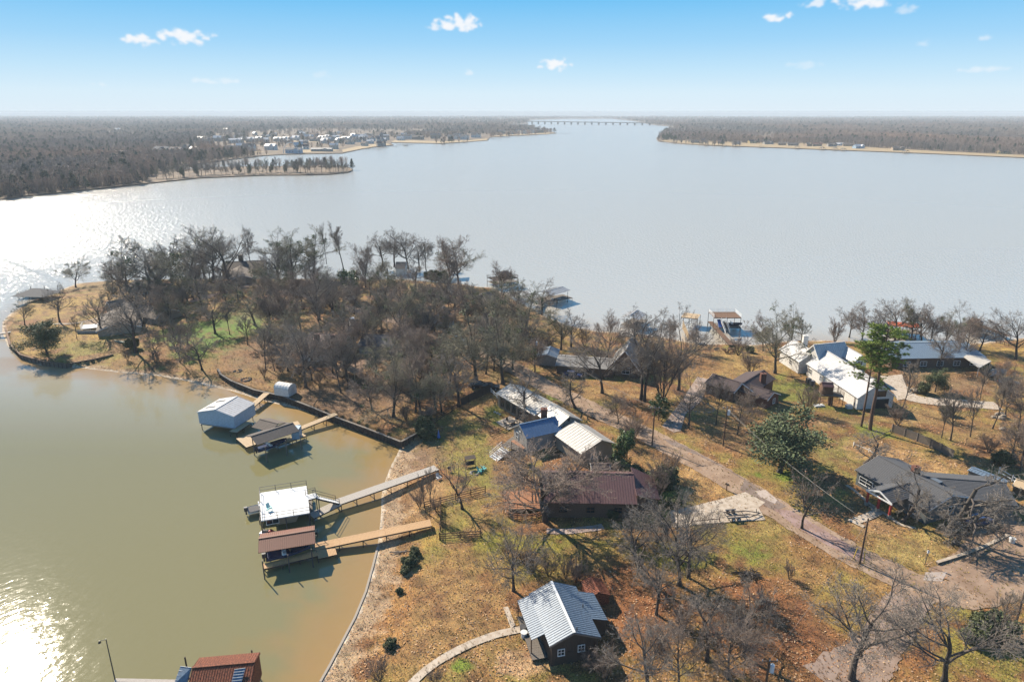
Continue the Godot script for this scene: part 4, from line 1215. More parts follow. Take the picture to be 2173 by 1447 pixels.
func v3(t: Transform3D, root: Node3D, x: float, y: float, z: float) -> Vector3:
	return t * Vector3(x, y, z) + root.position

# ---------------------------------------------------------------- docks and boats
func pile(root: Node3D, x: float, z: float, top: float, m: Material, foot := -1.2, r := 0.09) -> void:
	var b := MB.new()
	b.tube(Vector3(x, foot, z) - root.position, Vector3(x, top, z) - root.position, r, r, 6)
	part("pile", b, m, root)

# a small open boat: hull lofted from sections, deck, seats, windscreen, motor; bow towards +z
func boat(label: String, at: Vector3, turn: float, ln: float, hull: Material, top: Material, group := "") -> Node3D:
	var o := thing("motor_boat", label, "boat", at, turn, group)
	var hb := MB.new()
	var n := 9
	var prev := []
	for k in n + 1:
		var f := float(k) / n
		var w := 1.05 * pow(maxf(0.0, 1.0 - pow(f, 2.6)), 0.6) * (0.92 + 0.08 * f)
		var z := (f - 0.5) * ln
		var keel := 0.05 + 0.45 * pow(f, 3.0)
		var sheer := 0.85 + 0.3 * f * f
		var ring := [Vector3(-w, sheer, z), Vector3(-w * 0.85, keel + 0.32, z), Vector3(0, keel, z), Vector3(w * 0.85, keel + 0.32, z), Vector3(w, sheer, z)]
		if prev:
			for e in 4: hb.quad(prev[e], ring[e], ring[e + 1], prev[e + 1])
		else:
			for e in 3: hb.tri(ring[0], ring[e + 1], ring[e + 2])
		prev = ring
	part("hull", hb, hull, o)
	var db := MB.new()
	db.prism(PackedVector2Array([Vector2(-0.95, -0.46 * ln), Vector2(-0.98, 0.1 * ln), Vector2(-0.6, 0.36 * ln), Vector2(0, 0.47 * ln), Vector2(0.6, 0.36 * ln), Vector2(0.98, 0.1 * ln), Vector2(0.95, -0.46 * ln)]), Transform3D(Basis(Vector3.RIGHT, PI / 2), Vector3(0, 0.8, 0)), 0.0, 0.06)
	part("deck", db, top, o)
	for s in [-0.5, 0.5]:
		var sb := MB.new()
		sb.box(Vector3(s - 0.3, 0.8, -0.12 * ln), Vector3(s + 0.3, 1.05, -0.12 * ln + 0.5))
		sb.box(Vector3(s - 0.3, 0.9, -0.12 * ln - 0.15), Vector3(s + 0.3, 1.5, -0.12 * ln))
		part("seat", sb, M.boat_white, o)
	var wb := MB.new()
	wb.quad(Vector3(-0.8, 0.95, 0.08 * ln), Vector3(0.8, 0.95, 0.08 * ln), Vector3(0.62, 1.45, 0.02 * ln), Vector3(-0.62, 1.45, 0.02 * ln))
	part("windscreen", wb, M.glass, o)
	var mb := MB.new()
	mb.box(Vector3(-0.22, 0.7, -0.5 * ln - 0.5), Vector3(0.22, 1.4, -0.5 * ln + 0.05))
	mb.box(Vector3(-0.08, 0.0, -0.5 * ln - 0.35), Vector3(0.08, 0.75, -0.5 * ln - 0.1))
	part("outboard_motor", mb, M.metal_dark, o)
	return o

func jet_ski(label: String, at: Vector3, turn: float) -> void:
	var o := thing("jet_ski", label, "jet ski", at, turn)
	var hb := MB.new()
	hb.prism(PackedVector2Array([Vector2(-1.4, 0.1), Vector2(1.0, 0.05), Vector2(1.5, 0.55), Vector2(0.7, 0.62), Vector2(-1.4, 0.5)]), Transform3D(Basis(Vector3.UP, -PI / 2), Vector3.ZERO), -0.5, 0.5)
	part("hull", hb, M.boat_white, o)
	var sb := MB.new()
	sb.prism(PackedVector2Array([Vector2(-1.1, 0.5), Vector2(0.2, 0.5), Vector2(0.1, 0.95), Vector2(-1.0, 0.85)]), Transform3D(Basis(Vector3.UP, -PI / 2), Vector3.ZERO), -0.22, 0.22)
	part("seat", sb, M.cloth_dark, o)
	var cb := MB.new()
	cb.prism(PackedVector2Array([Vector2(0.15, 0.5), Vector2(1.2, 0.55), Vector2(0.4, 1.05), Vector2(0.15, 1.0)]), Transform3D(Basis(Vector3.UP, -PI / 2), Vector3.ZERO), -0.3, 0.3)
	part("cowl", cb, M.paint_red, o)
	var bb := MB.new()
	bb.tube(Vector3(-0.4, 1.1, -0.2), Vector3(0.4, 1.1, -0.2), 0.03, 0.03, 6)
	bb.tube(Vector3(0, 0.95, 0.0), Vector3(0, 1.1, -0.2), 0.04, 0.04, 6)
	part("handlebar", bb, M.metal_dark, o)

func adirondack(label: String, at: Vector3, turn: float, m: Material, group := "") -> void:
	var o := thing("lawn_chair", label, "chair", at, turn, group)
	for k in 5:
		var b := MB.new()
		b.obox(Transform3D(Basis(Vector3.RIGHT, -0.45), Vector3(-0.24 + k * 0.12, 0.75, -0.35)), Vector3(0.1, 0.85 - absf(k - 2) * 0.06, 0.03))
		part("back_slat", b, m, o)
	for k in 4:
		var b := MB.new()
		b.obox(Transform3D(Basis(Vector3.RIGHT, -0.2), Vector3(0, 0.33 + k * 0.03, -0.12 + k * 0.13)), Vector3(0.55, 0.03, 0.11))
		part("seat_slat", b, m, o)
	for s in [-0.33, 0.33]:
		var b := MB.new()
		b.box(Vector3(s - 0.07, 0.56, -0.3), Vector3(s + 0.07, 0.6, 0.45))
		part("armrest", b, m, o)
		var l := MB.new()
		l.bar(Vector3(s, 0, 0.38), Vector3(s, 0.56, 0.38), 0.08, 0.04)
		l.bar(Vector3(s, 0.0, -0.5), Vector3(s, 0.42, 0.38), 0.04, 0.1)
		part("leg", l, m, o)

func make_docks() -> void:
	var P: Material = M.timber_dark
	# white boathouse
	var wroot := thing("white_boathouse", "white metal boathouse with blue shade painted on its walls, skylight panels, standing on piles", "boathouse", Vector3(-61.52, 0, -133.04))
	var t := gable(wroot, Vector3(-60.05, 5.2, -137.28), Vector3(-62, 5.2, -130.32), 4.6, 4.4, 4.1, 4.1, M.roof_white, M.wall_blue_shade, {"seam": 0.7, "over": 0.12, "trim": M.wall_blue_shade, "floor": 1.4})
	for k in 2:
		for e in 4:
			var sb := MB.new()
			var z := 1.8 + k * 3.2
			var x := -1.5 - e * 0.62
			sb.slab(t * Vector3(x, 5.2 + x * 0.239 + 0.07, z), t * Vector3(x, 5.2 + x * 0.239 + 0.07, z + 0.55), t * Vector3(x - 0.5, 5.2 + (x - 0.5) * 0.239 + 0.07, z + 0.55), t * Vector3(x - 0.5, 5.2 + (x - 0.5) * 0.239 + 0.07, z), 0.03)
			part("skylight_panel", sb, M.skylight, wroot)
	platform(wroot, v3(t, wroot, -0.2, 1.2, 0.3), v3(t, wroot, -0.2, 1.2, end_z), 8.4, M.deck_grey, P, -1.2, [], 2.6)
	platform(wroot, v3(t, wroot, 4.7, 1.2, 3.5), v3(t, wroot, 4.7, 1.2, end_z + 1.2), 1.8, M.deck_tan, P, -1.2, [], 2.2)
	platform(wroot, Vector3(-58.59, 1.3, -140.76), Vector3(-57.52, 1.6, -147.64), 1.5, M.deck_tan, P, -1.0, [], 2.0)
	# the twin shingled boathouse
	var b := thing("shingled_boathouse", "boathouse with two grey shingle roofs and tan deck on piles", "boathouse", Vector3(-47.5, 0, -123.29))
	t = gable(b, Vector3(-50.79, 4.3, -119.71), Vector3(-44.43, 4.3, -125.85), 2.6, 2.7, 3.4, 3.4, M.roof_grey, M.wall_sky, {"course": 0.3, "open": true, "over": 0.1})
	gable(b, Vector3(-51.83, 4.2, -127.86), Vector3(-47.33, 4.2, -125.62), 2.4, 2.4, 3.4, 3.4, M.roof_taupe, M.wall_sky, {"course": 0.3, "open": true})
	platform(b, Vector3(-54.51, 0.9, -123.59), Vector3(-51.27, 0.9, -126.53), 5.2, M.deck_tan, P, -1.2, [], 2.2)
	platform(b, Vector3(-52.1, 0.9, -128.93), Vector3(-45.65, 0.9, -133.02), 2.0, M.deck_tan, P, -1.2, [], 2.6)
	platform(b, Vector3(-47.3, 0.9, -122.97), Vector3(-42.91, 0.9, -127.39), 1.6, M.deck_tan, P, -1.2, [], 2.6)
	platform(b, Vector3(-44.5, 1.1, -129.85), Vector3(-38.31, 1.7, -135.85), 1.5, M.deck_tan, P, -1.2, [], 2.6)
	for q in [Vector3(-50.66, 3.5, -120.09), Vector3(-47.17, 3.4, -117.12), Vector3(-44.17, 3.4, -119.89), Vector3(-41.99, 3.4, -122.14), Vector3(-44.11, 3.5, -125.77), Vector3(-50.26, 3.4, -124.46)]: pile(b, q.x, q.z, q.y, M.timber_grey)
	var cl := MB.new()
	cl.box(Vector3(-43.89, 0.9, -126.1) - b.position + Vector3(-0.9, 0, -0.9), Vector3(-43.89, 0.9, -126.1) - b.position + Vector3(0.7, 2.3, 0.9))
	part("closet", cl, M.wall_blue_shade, b)
	boat("navy runabout with white stern under the grey shingled boathouse", Vector3(-47.82, 0.45, -122.42), along(Vector3(-49.99, 0, -122.28), Vector3(-46.73, 0, -125.35)), 6.2, M.boat_navy, M.boat_navy)
	# white decked boathouse with stairs
	var w := thing("white_decked_boathouse", "boathouse with flat white sun deck, iron rails and stairs", "boathouse", Vector3(-37.68, 0, -98.12))
	var q0 := Vector3(-41.91, 4, -99.47)
	var q1 := Vector3(-34.8, 4, -101.73)
	var q2 := Vector3(-31.95, 4, -93.57)
	var q3 := Vector3(-38.91, 4, -91.34)
	var db := MB.new()
	db.slab(q0 - w.position, q1 - w.position, q2 - w.position, q3 - w.position, 0.16)
	var top := part("sun_deck", db, M.paint_white, w)
	var seam := MB.new()
	for k in 26: seam.bar(q0.lerp(q1, (k + 0.5) / 26.0) - w.position + Vector3.UP * 0.012, q3.lerp(q2, (k + 0.5) / 26.0) - w.position + Vector3.UP * 0.012, 0.2, 0.014)
	part("deck_boards", seam, M.paint_white, top).set_meta("kind", "stuff")
	var corners := [q0, q1, q2, q3]
	for k in 4:
		if k == 1: continue
		railing(w, corners[k] - w.position, corners[(k + 1) % 4] - w.position, M.metal_dark, 1.05, 2)
	for k in 4:
		for f in [0.02, 0.5]:
			var q: Vector3 = corners[k].lerp(corners[(k + 1) % 4], f)
			pile(w, q.x, q.z, 3.85, M.metal_dark)
	var room := MB.new()
	room.slab(q0.lerp(q2, 0.08) - w.position + Vector3.DOWN * 0.2, q1.lerp(q3, 0.06) - w.position + Vector3.DOWN * 0.2, q2.lerp(q0, 0.3) - w.position + Vector3.DOWN * 0.2, q3.lerp(q1, 0.3) - w.position + Vector3.DOWN * 0.2, 2.6)
	part("wall", room, M.wall_tan, w)
	platform(w, Vector3(-42.04, 0.9, -98.83) , Vector3(-34.01, 0.9, -101.28), 5.6, M.timber_grey, P, -1.2, [], 2.6)
	var sill := (q3 + q2) * 0.5
	var tw := Transform3D(Basis(Vector3.UP, along(q0, q3)), q3.lerp(q2, 0.3).lerp(q0, 0.27) - w.position)
	window(w, tw, Vector3(0, -1.5, 0.0), 0, 1.8, 1.6)
	platform(w, Vector3(-33.69, 3.95, -98.09), Vector3(-32.3, 3.95, -98.97), 1.6, M.paint_white, M.metal_dark, -1.0, [1], 2.0)
	stairs(w, Vector3(-32.46, 3.95, -98.38), Vector3(-29.54, 1.35, -100.85), 1.4, M.paint_white, M.metal_dark)
	platform(w, Vector3(-33.04, 1, -97.27), Vector3(-29.37, 1.3, -100.79), 1.9, M.deck_grey, P, -1.2, [], 2.6)
	var pier := thing("grey_pier", "bleached plank pier running from the sun deck up to the lawn", "pier", Vector3(-22.69, 0, -108.68))
	platform(pier, Vector3(-29.7, 1.35, -100.85), Vector3(-13.91, 2, -111.63), 2.0, M.deck_grey, P, -0.8, [], 2.9)
	adirondack("turquoise lawn chair on the white sun deck", Vector3(-38.54, 4.05, -94.16), 0.8, M.cloth_turq)
	jet_ski("white jet ski with red cowl parked below the white sun deck", Vector3(-38.55, 0.4, -92.74), 1.35)
	boat("small motor boat with its black stern sticking out beside the white sun deck", Vector3(-41.89, 0.2, -100.21), along(Vector3(-42.65, 0, -99.81), Vector3(-39.16, 0, -101.54)), 5.2, M.boat_white, M.cloth_dark)
	# brown roofed boathouse
	var r := thing("brown_roofed_boathouse", "open boathouse with brown metal roof at the end of a new plank pier", "boathouse", Vector3(-33.76, 0, -86.82))
	t = gable(r, Vector3(-37.69, 3.9, -86.81), Vector3(-29.99, 3.9, -89.1), 2.6, 2.5, 3.2, 3.1, M.roof_brownmetal, M.timber_brown, {"seam": 0.3, "open": true, "cap": M.roof_brownmetal})
	for q in [Vector3(-35.74, 3.15, -82.55), Vector3(-29.51, 3.15, -85.32), Vector3(-37.69, 3.2, -88.18), Vector3(-30.63, 3.2, -90.39), Vector3(-32.57, 3.1, -84.04)]: pile(r, q.x, q.z, q.y, M.metal_dark)
	platform(r, Vector3(-36.49, 0.85, -84.34), Vector3(-29.47, 0.85, -87.49), 1.3, M.deck_new, P, -1.2, [], 2.3)
	platform(r, Vector3(-29.54, 0.85, -87.73), Vector3(-27.02, 0.85, -88.78), 3.4, M.deck_new, P, -1.2, [], 2.0)
	platform(r, Vector3(-38.93, 0.85, -90.97), Vector3(-31.07, 0.85, -93.36), 0.9, M.deck_new, P, -1.2, [], 2.6)
	var pier2 := thing("new_plank_pier", "fresh orange plank pier running from the brown boathouse to the bank", "pier", Vector3(-21.19, 0, -91.57))
	platform(pier2, Vector3(-30.19, 0.9, -89.07), Vector3(-12.96, 1.9, -94.01), 1.9, M.deck_new, P, -0.8, [], 3.2)
	boat("navy ski boat with white seats on the lift under the brown roof", Vector3(-33.58, 0.75, -86.94), along(Vector3(-37.31, 0, -86.82), Vector3(-30.93, 0, -89.38)), 6.4, M.boat_navy, M.boat_navy)
	# rusty boathouse at the bottom edge
	var u := thing("rusty_boathouse", "old boathouse with rust streaked roof and galvanised side panels", "boathouse", Vector3(-34.58, 0, -62.22))
	t = gable(u, Vector3(-29.35, 4.6, -62.14), Vector3(-36.07, 4.6, -61.31), 2.2, 3.6, 3.9, 3.2, M.rust, M.rust, {"seam": 0.28, "over": 0.1, "trim": M.rust, "floor": 0.8})
	lean_roof(u, [Vector3(-36.16, 4.65, -61.19), Vector3(-36.45, 3.3, -60.19), Vector3(-37.87, 3.3, -60.19), Vector3(-37.64, 4.4, -61.65)], M.roof_tin, 0.4)
	lean_roof(u, [Vector3(-30.03, 4.66, -61.11), Vector3(-30.17, 3.45, -59.39), Vector3(-31.26, 3.45, -59.26), Vector3(-31.2, 4.6, -60.97)], M.roof_tin, 0.3)
	for q in [Vector3(-31.06, 0, -65.39), Vector3(-31.02, 0, -62.22), Vector3(-38.53, 0, -64.31)]: pile(u, q.x, q.z, 3.2, M.timber_dark)
	platform(u, Vector3(-46.71, 0.7, -63.4), Vector3(-39.03, 0.7, -63.19), 0.5, M.deck_grey, P, -1.0, [], 2.6)
	# hip roofed boathouse off the point
	var hb := thing("hip_roofed_boathouse", "two level boathouse with dark hip roof off the tip of the point", "boathouse", Vector3(-172.99, 0, -239.91))
	hip(hb, Vector3(-168.27, 4.9, -234.42), 12.0, 9.0, 1.9, M.roof_slate, -0.1)
	for k in 6:
		var x := hb.position.x - 5.0 + (k % 3) * 5.0
		pile(hb, x, hb.position.z - 5.5 + (k / 3) * 7.0, 3.2, M.timber_dark)
	platform(hb, hb.position + Vector3(-5.5, 1.1, -2.0), hb.position + Vector3(7, 1.1, -2.0), 7.5, M.timber_grey, P, -1.2, [0, 1, 3], 4.0)
	platform(hb, hb.position + Vector3(7, 1.4, -1.5), Vector3(-165.53, 1.4, -241.31), 1.4, M.timber_grey, P, -1.0)
	# north shore docks
	var n1 := thing("white_pier", "long white railed pier with a small canopy on the open lake side", "pier", Vector3(-32.28, 0, -284.03))
	platform(n1, Vector3(-34.32, 2.2, -268.27), Vector3(-23.1, 2.2, -282.34), 2.4, M.deck_grey, M.trim, -1.2, [1, 3], 4.0, M.metal_grey)
	lean_roof(n1, [Vector3(-29.35, 6.2, -276.67), Vector3(-23.1, 6.2, -278.57), Vector3(-22.98, 6.2, -272.04), Vector3(-28.99, 6.2, -271.13)], M.wall_grey, 0.0, M.trim)
	var n2 := thing("roofed_dock", "dark two storey dock with stairs on the north shore", "dock", Vector3(-4, 0, -262.97))
	platform(n2, Vector3(-8.35, 3.6, -254.23), Vector3(1, 3.6, -258.95), 6.0, M.timber_dark, P, -1.2, [0, 1, 2, 3], 3.0)
	platform(n2, Vector3(-8.51, 1.1, -258.45), Vector3(1.02, 1.1, -263.15), 6.0, M.timber_grey, P, -1.2, [], 3.0)
	hip(n2, Vector3(-2.63, 6, -258.22), 5.5, 4.5, 1.3, M.roof_slate, 0.2)
	for k in 4: pile(n2, Vector3(-2.64, 3, -258.33).x - 2.2 + (k % 2) * 4.4, Vector3(-2.64, 3, -258.33).z - 1.8 + (k / 2) * 3.6, 6.0, P)
	var n3 := thing("grey_roofed_dock", "open boat dock with grey gable roof and low platform on the north shore", "dock", Vector3(15.6, 0, -233.45))
	gable(n3, Vector3(11.24, 4.6, -230.93), Vector3(18.34, 4.6, -238.37), 3.4, 3.4, 3.9, 3.9, M.roof_tin_old, M.timber_grey, {"open": true, "seam": 0.5})
	for q in [Vector3(10.2, 3.9, -225.29), Vector3(15.34, 3.9, -225.29), Vector3(19.68, 3.9, -233.65), Vector3(13.28, 3.9, -238.39)]: pile(n3, q.x, q.z, q.y, P)
	platform(n3, Vector3(9.34, 1.2, -231.57), Vector3(20.09, 1.2, -238.04), 6.0, M.timber_grey, P, -1.2, [], 3.0)
	platform(n3, Vector3(10.44, 1.2, -230.32), Vector3(8.1, 1.3, -219.21), 1.6, M.timber_grey, P, -1.0)
	boat("white speedboat moored under the grey roofed north dock", Vector3(14.77, 0.3, -233.62), 1.8, 5.5, M.boat_white, M.boat_white)
	var n4 := thing("white_roofed_dock", "small dock with curved white metal roof behind the steep gabled house", "dock", Vector3(39.29, 0, -206.42))
	gable(n4, Vector3(39.74, 4.8, -208.06), Vector3(36.25, 4.4, -202.04), 2.8, 3.0, 3.5, 3.5, M.roof_white, M.timber_grey, {"open": true, "seam": 0.5})
	for q in [Vector3(35.42, 3.5, -202.01), Vector3(38.27, 3.5, -200), Vector3(42.3, 3.5, -206.14), Vector3(38.66, 3.5, -208.26)]: pile(n4, q.x, q.z, q.y, P)
	platform(n4, Vector3(35.82, 1.1, -201.89), Vector3(41.36, 1.1, -210.02), 5.0, M.timber_grey, P, -1.2)
	platform(n4, Vector3(35.57, 1.1, -199.47), Vector3(33.7, 1.2, -192.19), 4.0, M.deck_grey, P, -1.0)
	var n5 := thing("timber_dock", "weathered tan timber dock with plank wall on the north shore", "dock", Vector3(54.53, 0, -195.86))
	var d0 := Vector3(53.97, 3.2, -207.16)
	var d1 := Vector3(58.64, 3.2, -205.07)
	platform(n5, d0, d1, 5.5, M.deck_tan, P, -1.2, [], 2.5)
	var wallb := MB.new()
	for k in 16:
		var f := k / 15.0
		var s0 := Vector3(52.65, 3.2, -200.99).lerp(Vector3(51.66, 2.6, -189.68), f) - n5.position
		wallb.bar(Vector3(s0.x, 0.6, s0.z), Vector3(s0.x, s0.y, s0.z), 0.28, 0.06)
	part("plank_wall", wallb, M.deck_tan, n5)
	platform(n5, Vector3(53.27, 1.5, -195.84), Vector3(54.73, 0.9, -186.12), 2.0, M.deck_grey, P, -1.0, [], 2.5)
	var n6 := thing("double_deck_dock", "two level dock with brown upper deck, white railings and gangway", "dock", Vector3(65.45, 0, -199.12))
	var u0 := Vector3(61.6, 4.6, -202.39)
	var u1 := Vector3(69.89, 4.6, -202.39)
	platform(n6, u0, u1, 6.4, M.timber_brown, P, -1.2, [0, 1, 2], 3.0, M.trim)
	platform(n6, Vector3(62.16, 1.3, -202.23), Vector3(70.34, 1.3, -202.23), 5.0, M.timber_grey, P, -1.2, [], 3.0)
	platform(n6, Vector3(62.58, 1.4, -205.92), Vector3(62.56, 1.1, -183.86), 1.5, M.timber_brown, P, -1.0, [], 3.0, M.trim)
	stairs(n6, Vector3(63.61, 4.6, -196.36), Vector3(64.49, 1.5, -193.99), 1.6, M.timber_dark, M.trim)
	boat("dark runabout on the lift below the double deck dock", Vector3(68.61, 1, -202.21), 1.5, 5.5, M.boat_navy, M.cloth_dark)
	var sg := thing("water_slide", "blue plastic slide on the lower level of the double deck dock", "slide", Vector3(63.82, 1.4, -200.44))
	var slb := MB.new()
	slb.slab(Vector3(-0.5, 2.0, -1.2), Vector3(0.5, 2.0, -1.2), Vector3(0.5, 0.2, 1.2), Vector3(-0.5, 0.2, 1.2), 0.12)
	part("chute", slb, M.tarp_blue, sg)
	var lad := MB.new()
	for s in [-0.45, 0.45]: lad.bar(Vector3(s, 0, -1.3), Vector3(s, 2.0, -1.2), 0.06, 0.06)
	part("ladder", lad, M.trim, sg)
	var n7 := thing("dark_boathouse", "dark timber boathouse at the end of the brown pier on the right", "boathouse", Vector3(147.4, 0, -206.42))
	gable(n7, Vector3(139.29, 5, -197.99), Vector3(140.57, 5, -196.02), 3.0, 3.0, 3.8, 3.8, M.timber_brown, M.timber_dark, {"over": 0.2, "floor": 1.0})
	platform(n7, Vector3(141.6, 1.2, -203.55), Vector3(146.18, 1.2, -201.57), 5.0, M.timber_grey, P, -1.2)
	var n8 := thing("brown_pier", "brown plank pier reaching the right hand shore lawn", "pier", Vector3(147.72, 0, -199.12))
	platform(n8, Vector3(145.39, 1.3, -201.74), Vector3(146.73, 1.3, -191.44), 1.6, M.timber_brown, P, -1.2, [], 2.4)
	var n9 := thing("orange_roofed_dock", "dock with orange canvas roof seen through the shore trees", "dock", Vector3(121.31, 0, -201.5))
	gable(n9, Vector3(112.73, 4.4, -196.05), Vector3(120.7, 4.4, -193.65), 2.4, 2.4, 3.8, 3.8, M.paint_orange, M.timber_dark, {"open": true})
	platform(n9, Vector3(114.16, 1.2, -197.72), Vector3(122.55, 1.2, -195.85), 4.0, M.timber_grey, P, -1.2)
	for q in [Vector3(112.14, 3.8, -194.17), Vector3(119.51, 3.8, -191.83), Vector3(115.86, 3.8, -192.76), Vector3(114.95, 3.8, -199.01)]: pile(n9, q.x, q.z, q.y, P)
	var gp := thing("garden_pier", "short grey gangway at the tip of the point", "pier", Vector3(-154.99, 0, -198.18))
	platform(gp, Vector3(-156.53, 0.9, -193.11), Vector3(-150.84, 1.3, -195.53), 1.2, M.deck_grey, P, -1.0, [], 3.0)

# a hip roof: centre of its top ridge, length, width, height, turn
func hip(root: Node3D, top: Vector3, ln: float, w: float, h: float, m: Material, turn: float) -> void:
	var t := Transform3D(Basis(Vector3.UP, turn), top - root.position)
	var r := (ln - w) * 0.5
	var e := [Vector3(-ln / 2, -h, -w / 2), Vector3(ln / 2, -h, -w / 2), Vector3(ln / 2, -h, w / 2), Vector3(-ln / 2, -h, w / 2)]
	var a := t * Vector3(-r, 0, 0)
	var b := t * Vector3(r, 0, 0)
	var q := []
	for k in e: q.append(t * k)
	for f in [[q[3], q[2], b, a], [q[1], q[0], a, b]]:
		var mb := MB.new()
		mb.slab(f[0], f[1], f[2], f[3], 0.1)
		part("roof_slope", mb, m, root)
	for f in [[q[0], q[3], a], [q[2], q[1], b]]:
		var mb := MB.new()
		mb.tri(f[0], f[1], f[2])
		mb.tri(f[0] + Vector3.DOWN * 0.1, f[2] + Vector3.DOWN * 0.1, f[1] + Vector3.DOWN * 0.1)
		part("roof_hip", mb, m, root)

# ---------------------------------------------------------------- walls, fences, poles
func wall_line(called: String, label: String, line: PackedVector2Array, top: float, foot: float, body: Material, cap: Material, posts: Material, step := 1.5) -> void:
	var cv := Curve2D.new()
	for p in line: cv.add_point(p)
	var pts := cv.tessellate_even_length(5, step)
	var o := thing(called, label, "retaining wall", Vector3(pts[0].x, 0, pts[0].y))
	for k in pts.size() - 1:
		var a := Vector3(pts[k].x, 0, pts[k].y) - o.position
		var e := Vector3(pts[k + 1].x, 0, pts[k + 1].y) - o.position
		for lv in 4:
			var y := lerpf(foot, top, (lv + 0.5) / 4.0)
			var b := MB.new()
			b.bar(a + Vector3.UP * y, e + Vector3.UP * y, 0.22 - 0.02 * (lv % 2), (top - foot) / 4.0 - 0.02)
			part("timber", b, body, o)
		var c := MB.new()
		c.bar(a + Vector3.UP * (top + 0.04), e + Vector3.UP * (top + 0.04), 0.5, 0.08)
		part("cap_board", c, cap, o)
		var d := (e - a).normalized()
		var out := Vector3(-d.z, 0, d.x) * 0.17
		var p := MB.new()
		p.bar(a + out + Vector3.UP * (foot - 0.2), a + out + Vector3.UP * top, 0.14, 0.14)
		part("post", p, posts, o)

func make_walls() -> void:
	wall_line("point_wall", "dark retaining wall holding the lawn on the point", flat([-155.43, -199.61, -143.16, -184.08, -134.14, -175.39, -124.86, -170.23, -117.27, -168.1, -112.12, -172.04, -109.13, -175.76]), 1.22, -0.2, M.block, M.timber_brown, M.timber_dark, 2.0)
	wall_line("cove_wall", "long dark timber wall with pale cap behind the cove beach", flat([-75.59, -163.8, -73.15, -159.85, -69.07, -155.76, -61.15, -149.82, -53.28, -146.17, -45.01, -140.08, -37.83, -134.41, -30.1, -128.91, -22.21, -122.96]), 1.48, -0.3, M.timber_dark, M.timber_grey, M.timber_dark, 1.6)
	wall_line("yard_wall", "short dark timber wall running inland from the cove corner", flat([-22.14, -122.57, -19.87, -125.9, -17.8, -128.72]), 1.7, 0.3, M.timber_dark, M.timber_grey, M.timber_dark, 1.6)
	wall_line("kerb_wall", "low pale block wall between slate house lawn and road", flat([60.84, -82.48, 65.44, -84.23, 70.28, -86.37, 75.74, -89.22]), 2.95, 2.2, M.block, M.concrete, M.block, 1.2)
	var dr := thing("beach_edge", "pale concrete edge strip at the waterline of the near beach", "kerb", Vector3.ZERO)
	var line := flat([-22.7, -63.71, -22.25, -66.1, -21.52, -70.81, -20.95, -74.59, -20.56, -79.78, -20.68, -85.9, -20.83, -90.08])
	for k in line.size() - 1:
		var b := MB.new()
		b.bar(Vector3(line[k].x, 0.06, line[k].y), Vector3(line[k + 1].x, 0.06, line[k + 1].y), 0.3, 0.22)
		part("kerb_stone", b, M.stone, dr)

func rail_fence(label: String, line: PackedVector2Array, rails: int, h: float, m: Material, gap := 2.4, board := 0.13) -> void:
	var cv := Curve2D.new()
	for p in line: cv.add_point(p)
	var n := maxi(1, int(cv.get_baked_length() / gap))
	var a := on(line[0].x, line[0].y)
	var o := thing("rail_fence", label, "fence", a)
	var last := Vector3.ZERO
	for k in n + 1:
		var p := cv.sample_baked(cv.get_baked_length() * k / n)
		var q := on(p.x, p.y) - o.position
		var b := MB.new()
		b.bar(q + Vector3.DOWN * 0.3, q + Vector3.UP * (h + 0.08), 0.13, 0.13)
		part("post", b, m, o)
		if k > 0:
			for r in rails:
				var rb := MB.new()
				var y := h * (r + 0.6) / rails
				rb.bar(last + Vector3.UP * y, q + Vector3.UP * y, 0.05, board)
				part("rail", rb, m, o)
		last = q

func plank_fence(label: String, line: PackedVector2Array, h: float, m: Material) -> void:
	var cv := Curve2D.new()
	for p in line: cv.add_point(p)
	var ln := cv.get_baked_length()
	var o := thing("plank_fence", label, "fence", on(line[0].x, line[0].y))
	var n := int(ln / 2.4)
	for k in n:
		for s in 12:
			var p := cv.sample_baked(ln * (k + (s + 0.5) / 12.0) / n)
			var q := cv.sample_baked(ln * (k + (s + 0.95) / 12.0) / n)
			var b := MB.new()
			var base := on(p.x, p.y) - o.position
			var end := on(q.x, q.y) - o.position
			var up := h + fine.get_noise_2d(p.x * 9, p.y * 9) * 0.08
			b.bar(base + Vector3.UP * up * 0.5, end + Vector3.UP * up * 0.5 + (end - base) * 0.9, 0.03, up)
			part("plank", b, m, o)
		var pp := cv.sample_baked(ln * k / n)
		var pb := MB.new()
		var f := on(pp.x, pp.y) - o.position
		pb.bar(f + Vector3.DOWN * 0.2, f + Vector3.UP * (h + 0.1), 0.12, 0.12)
		part("post", pb, m, o)

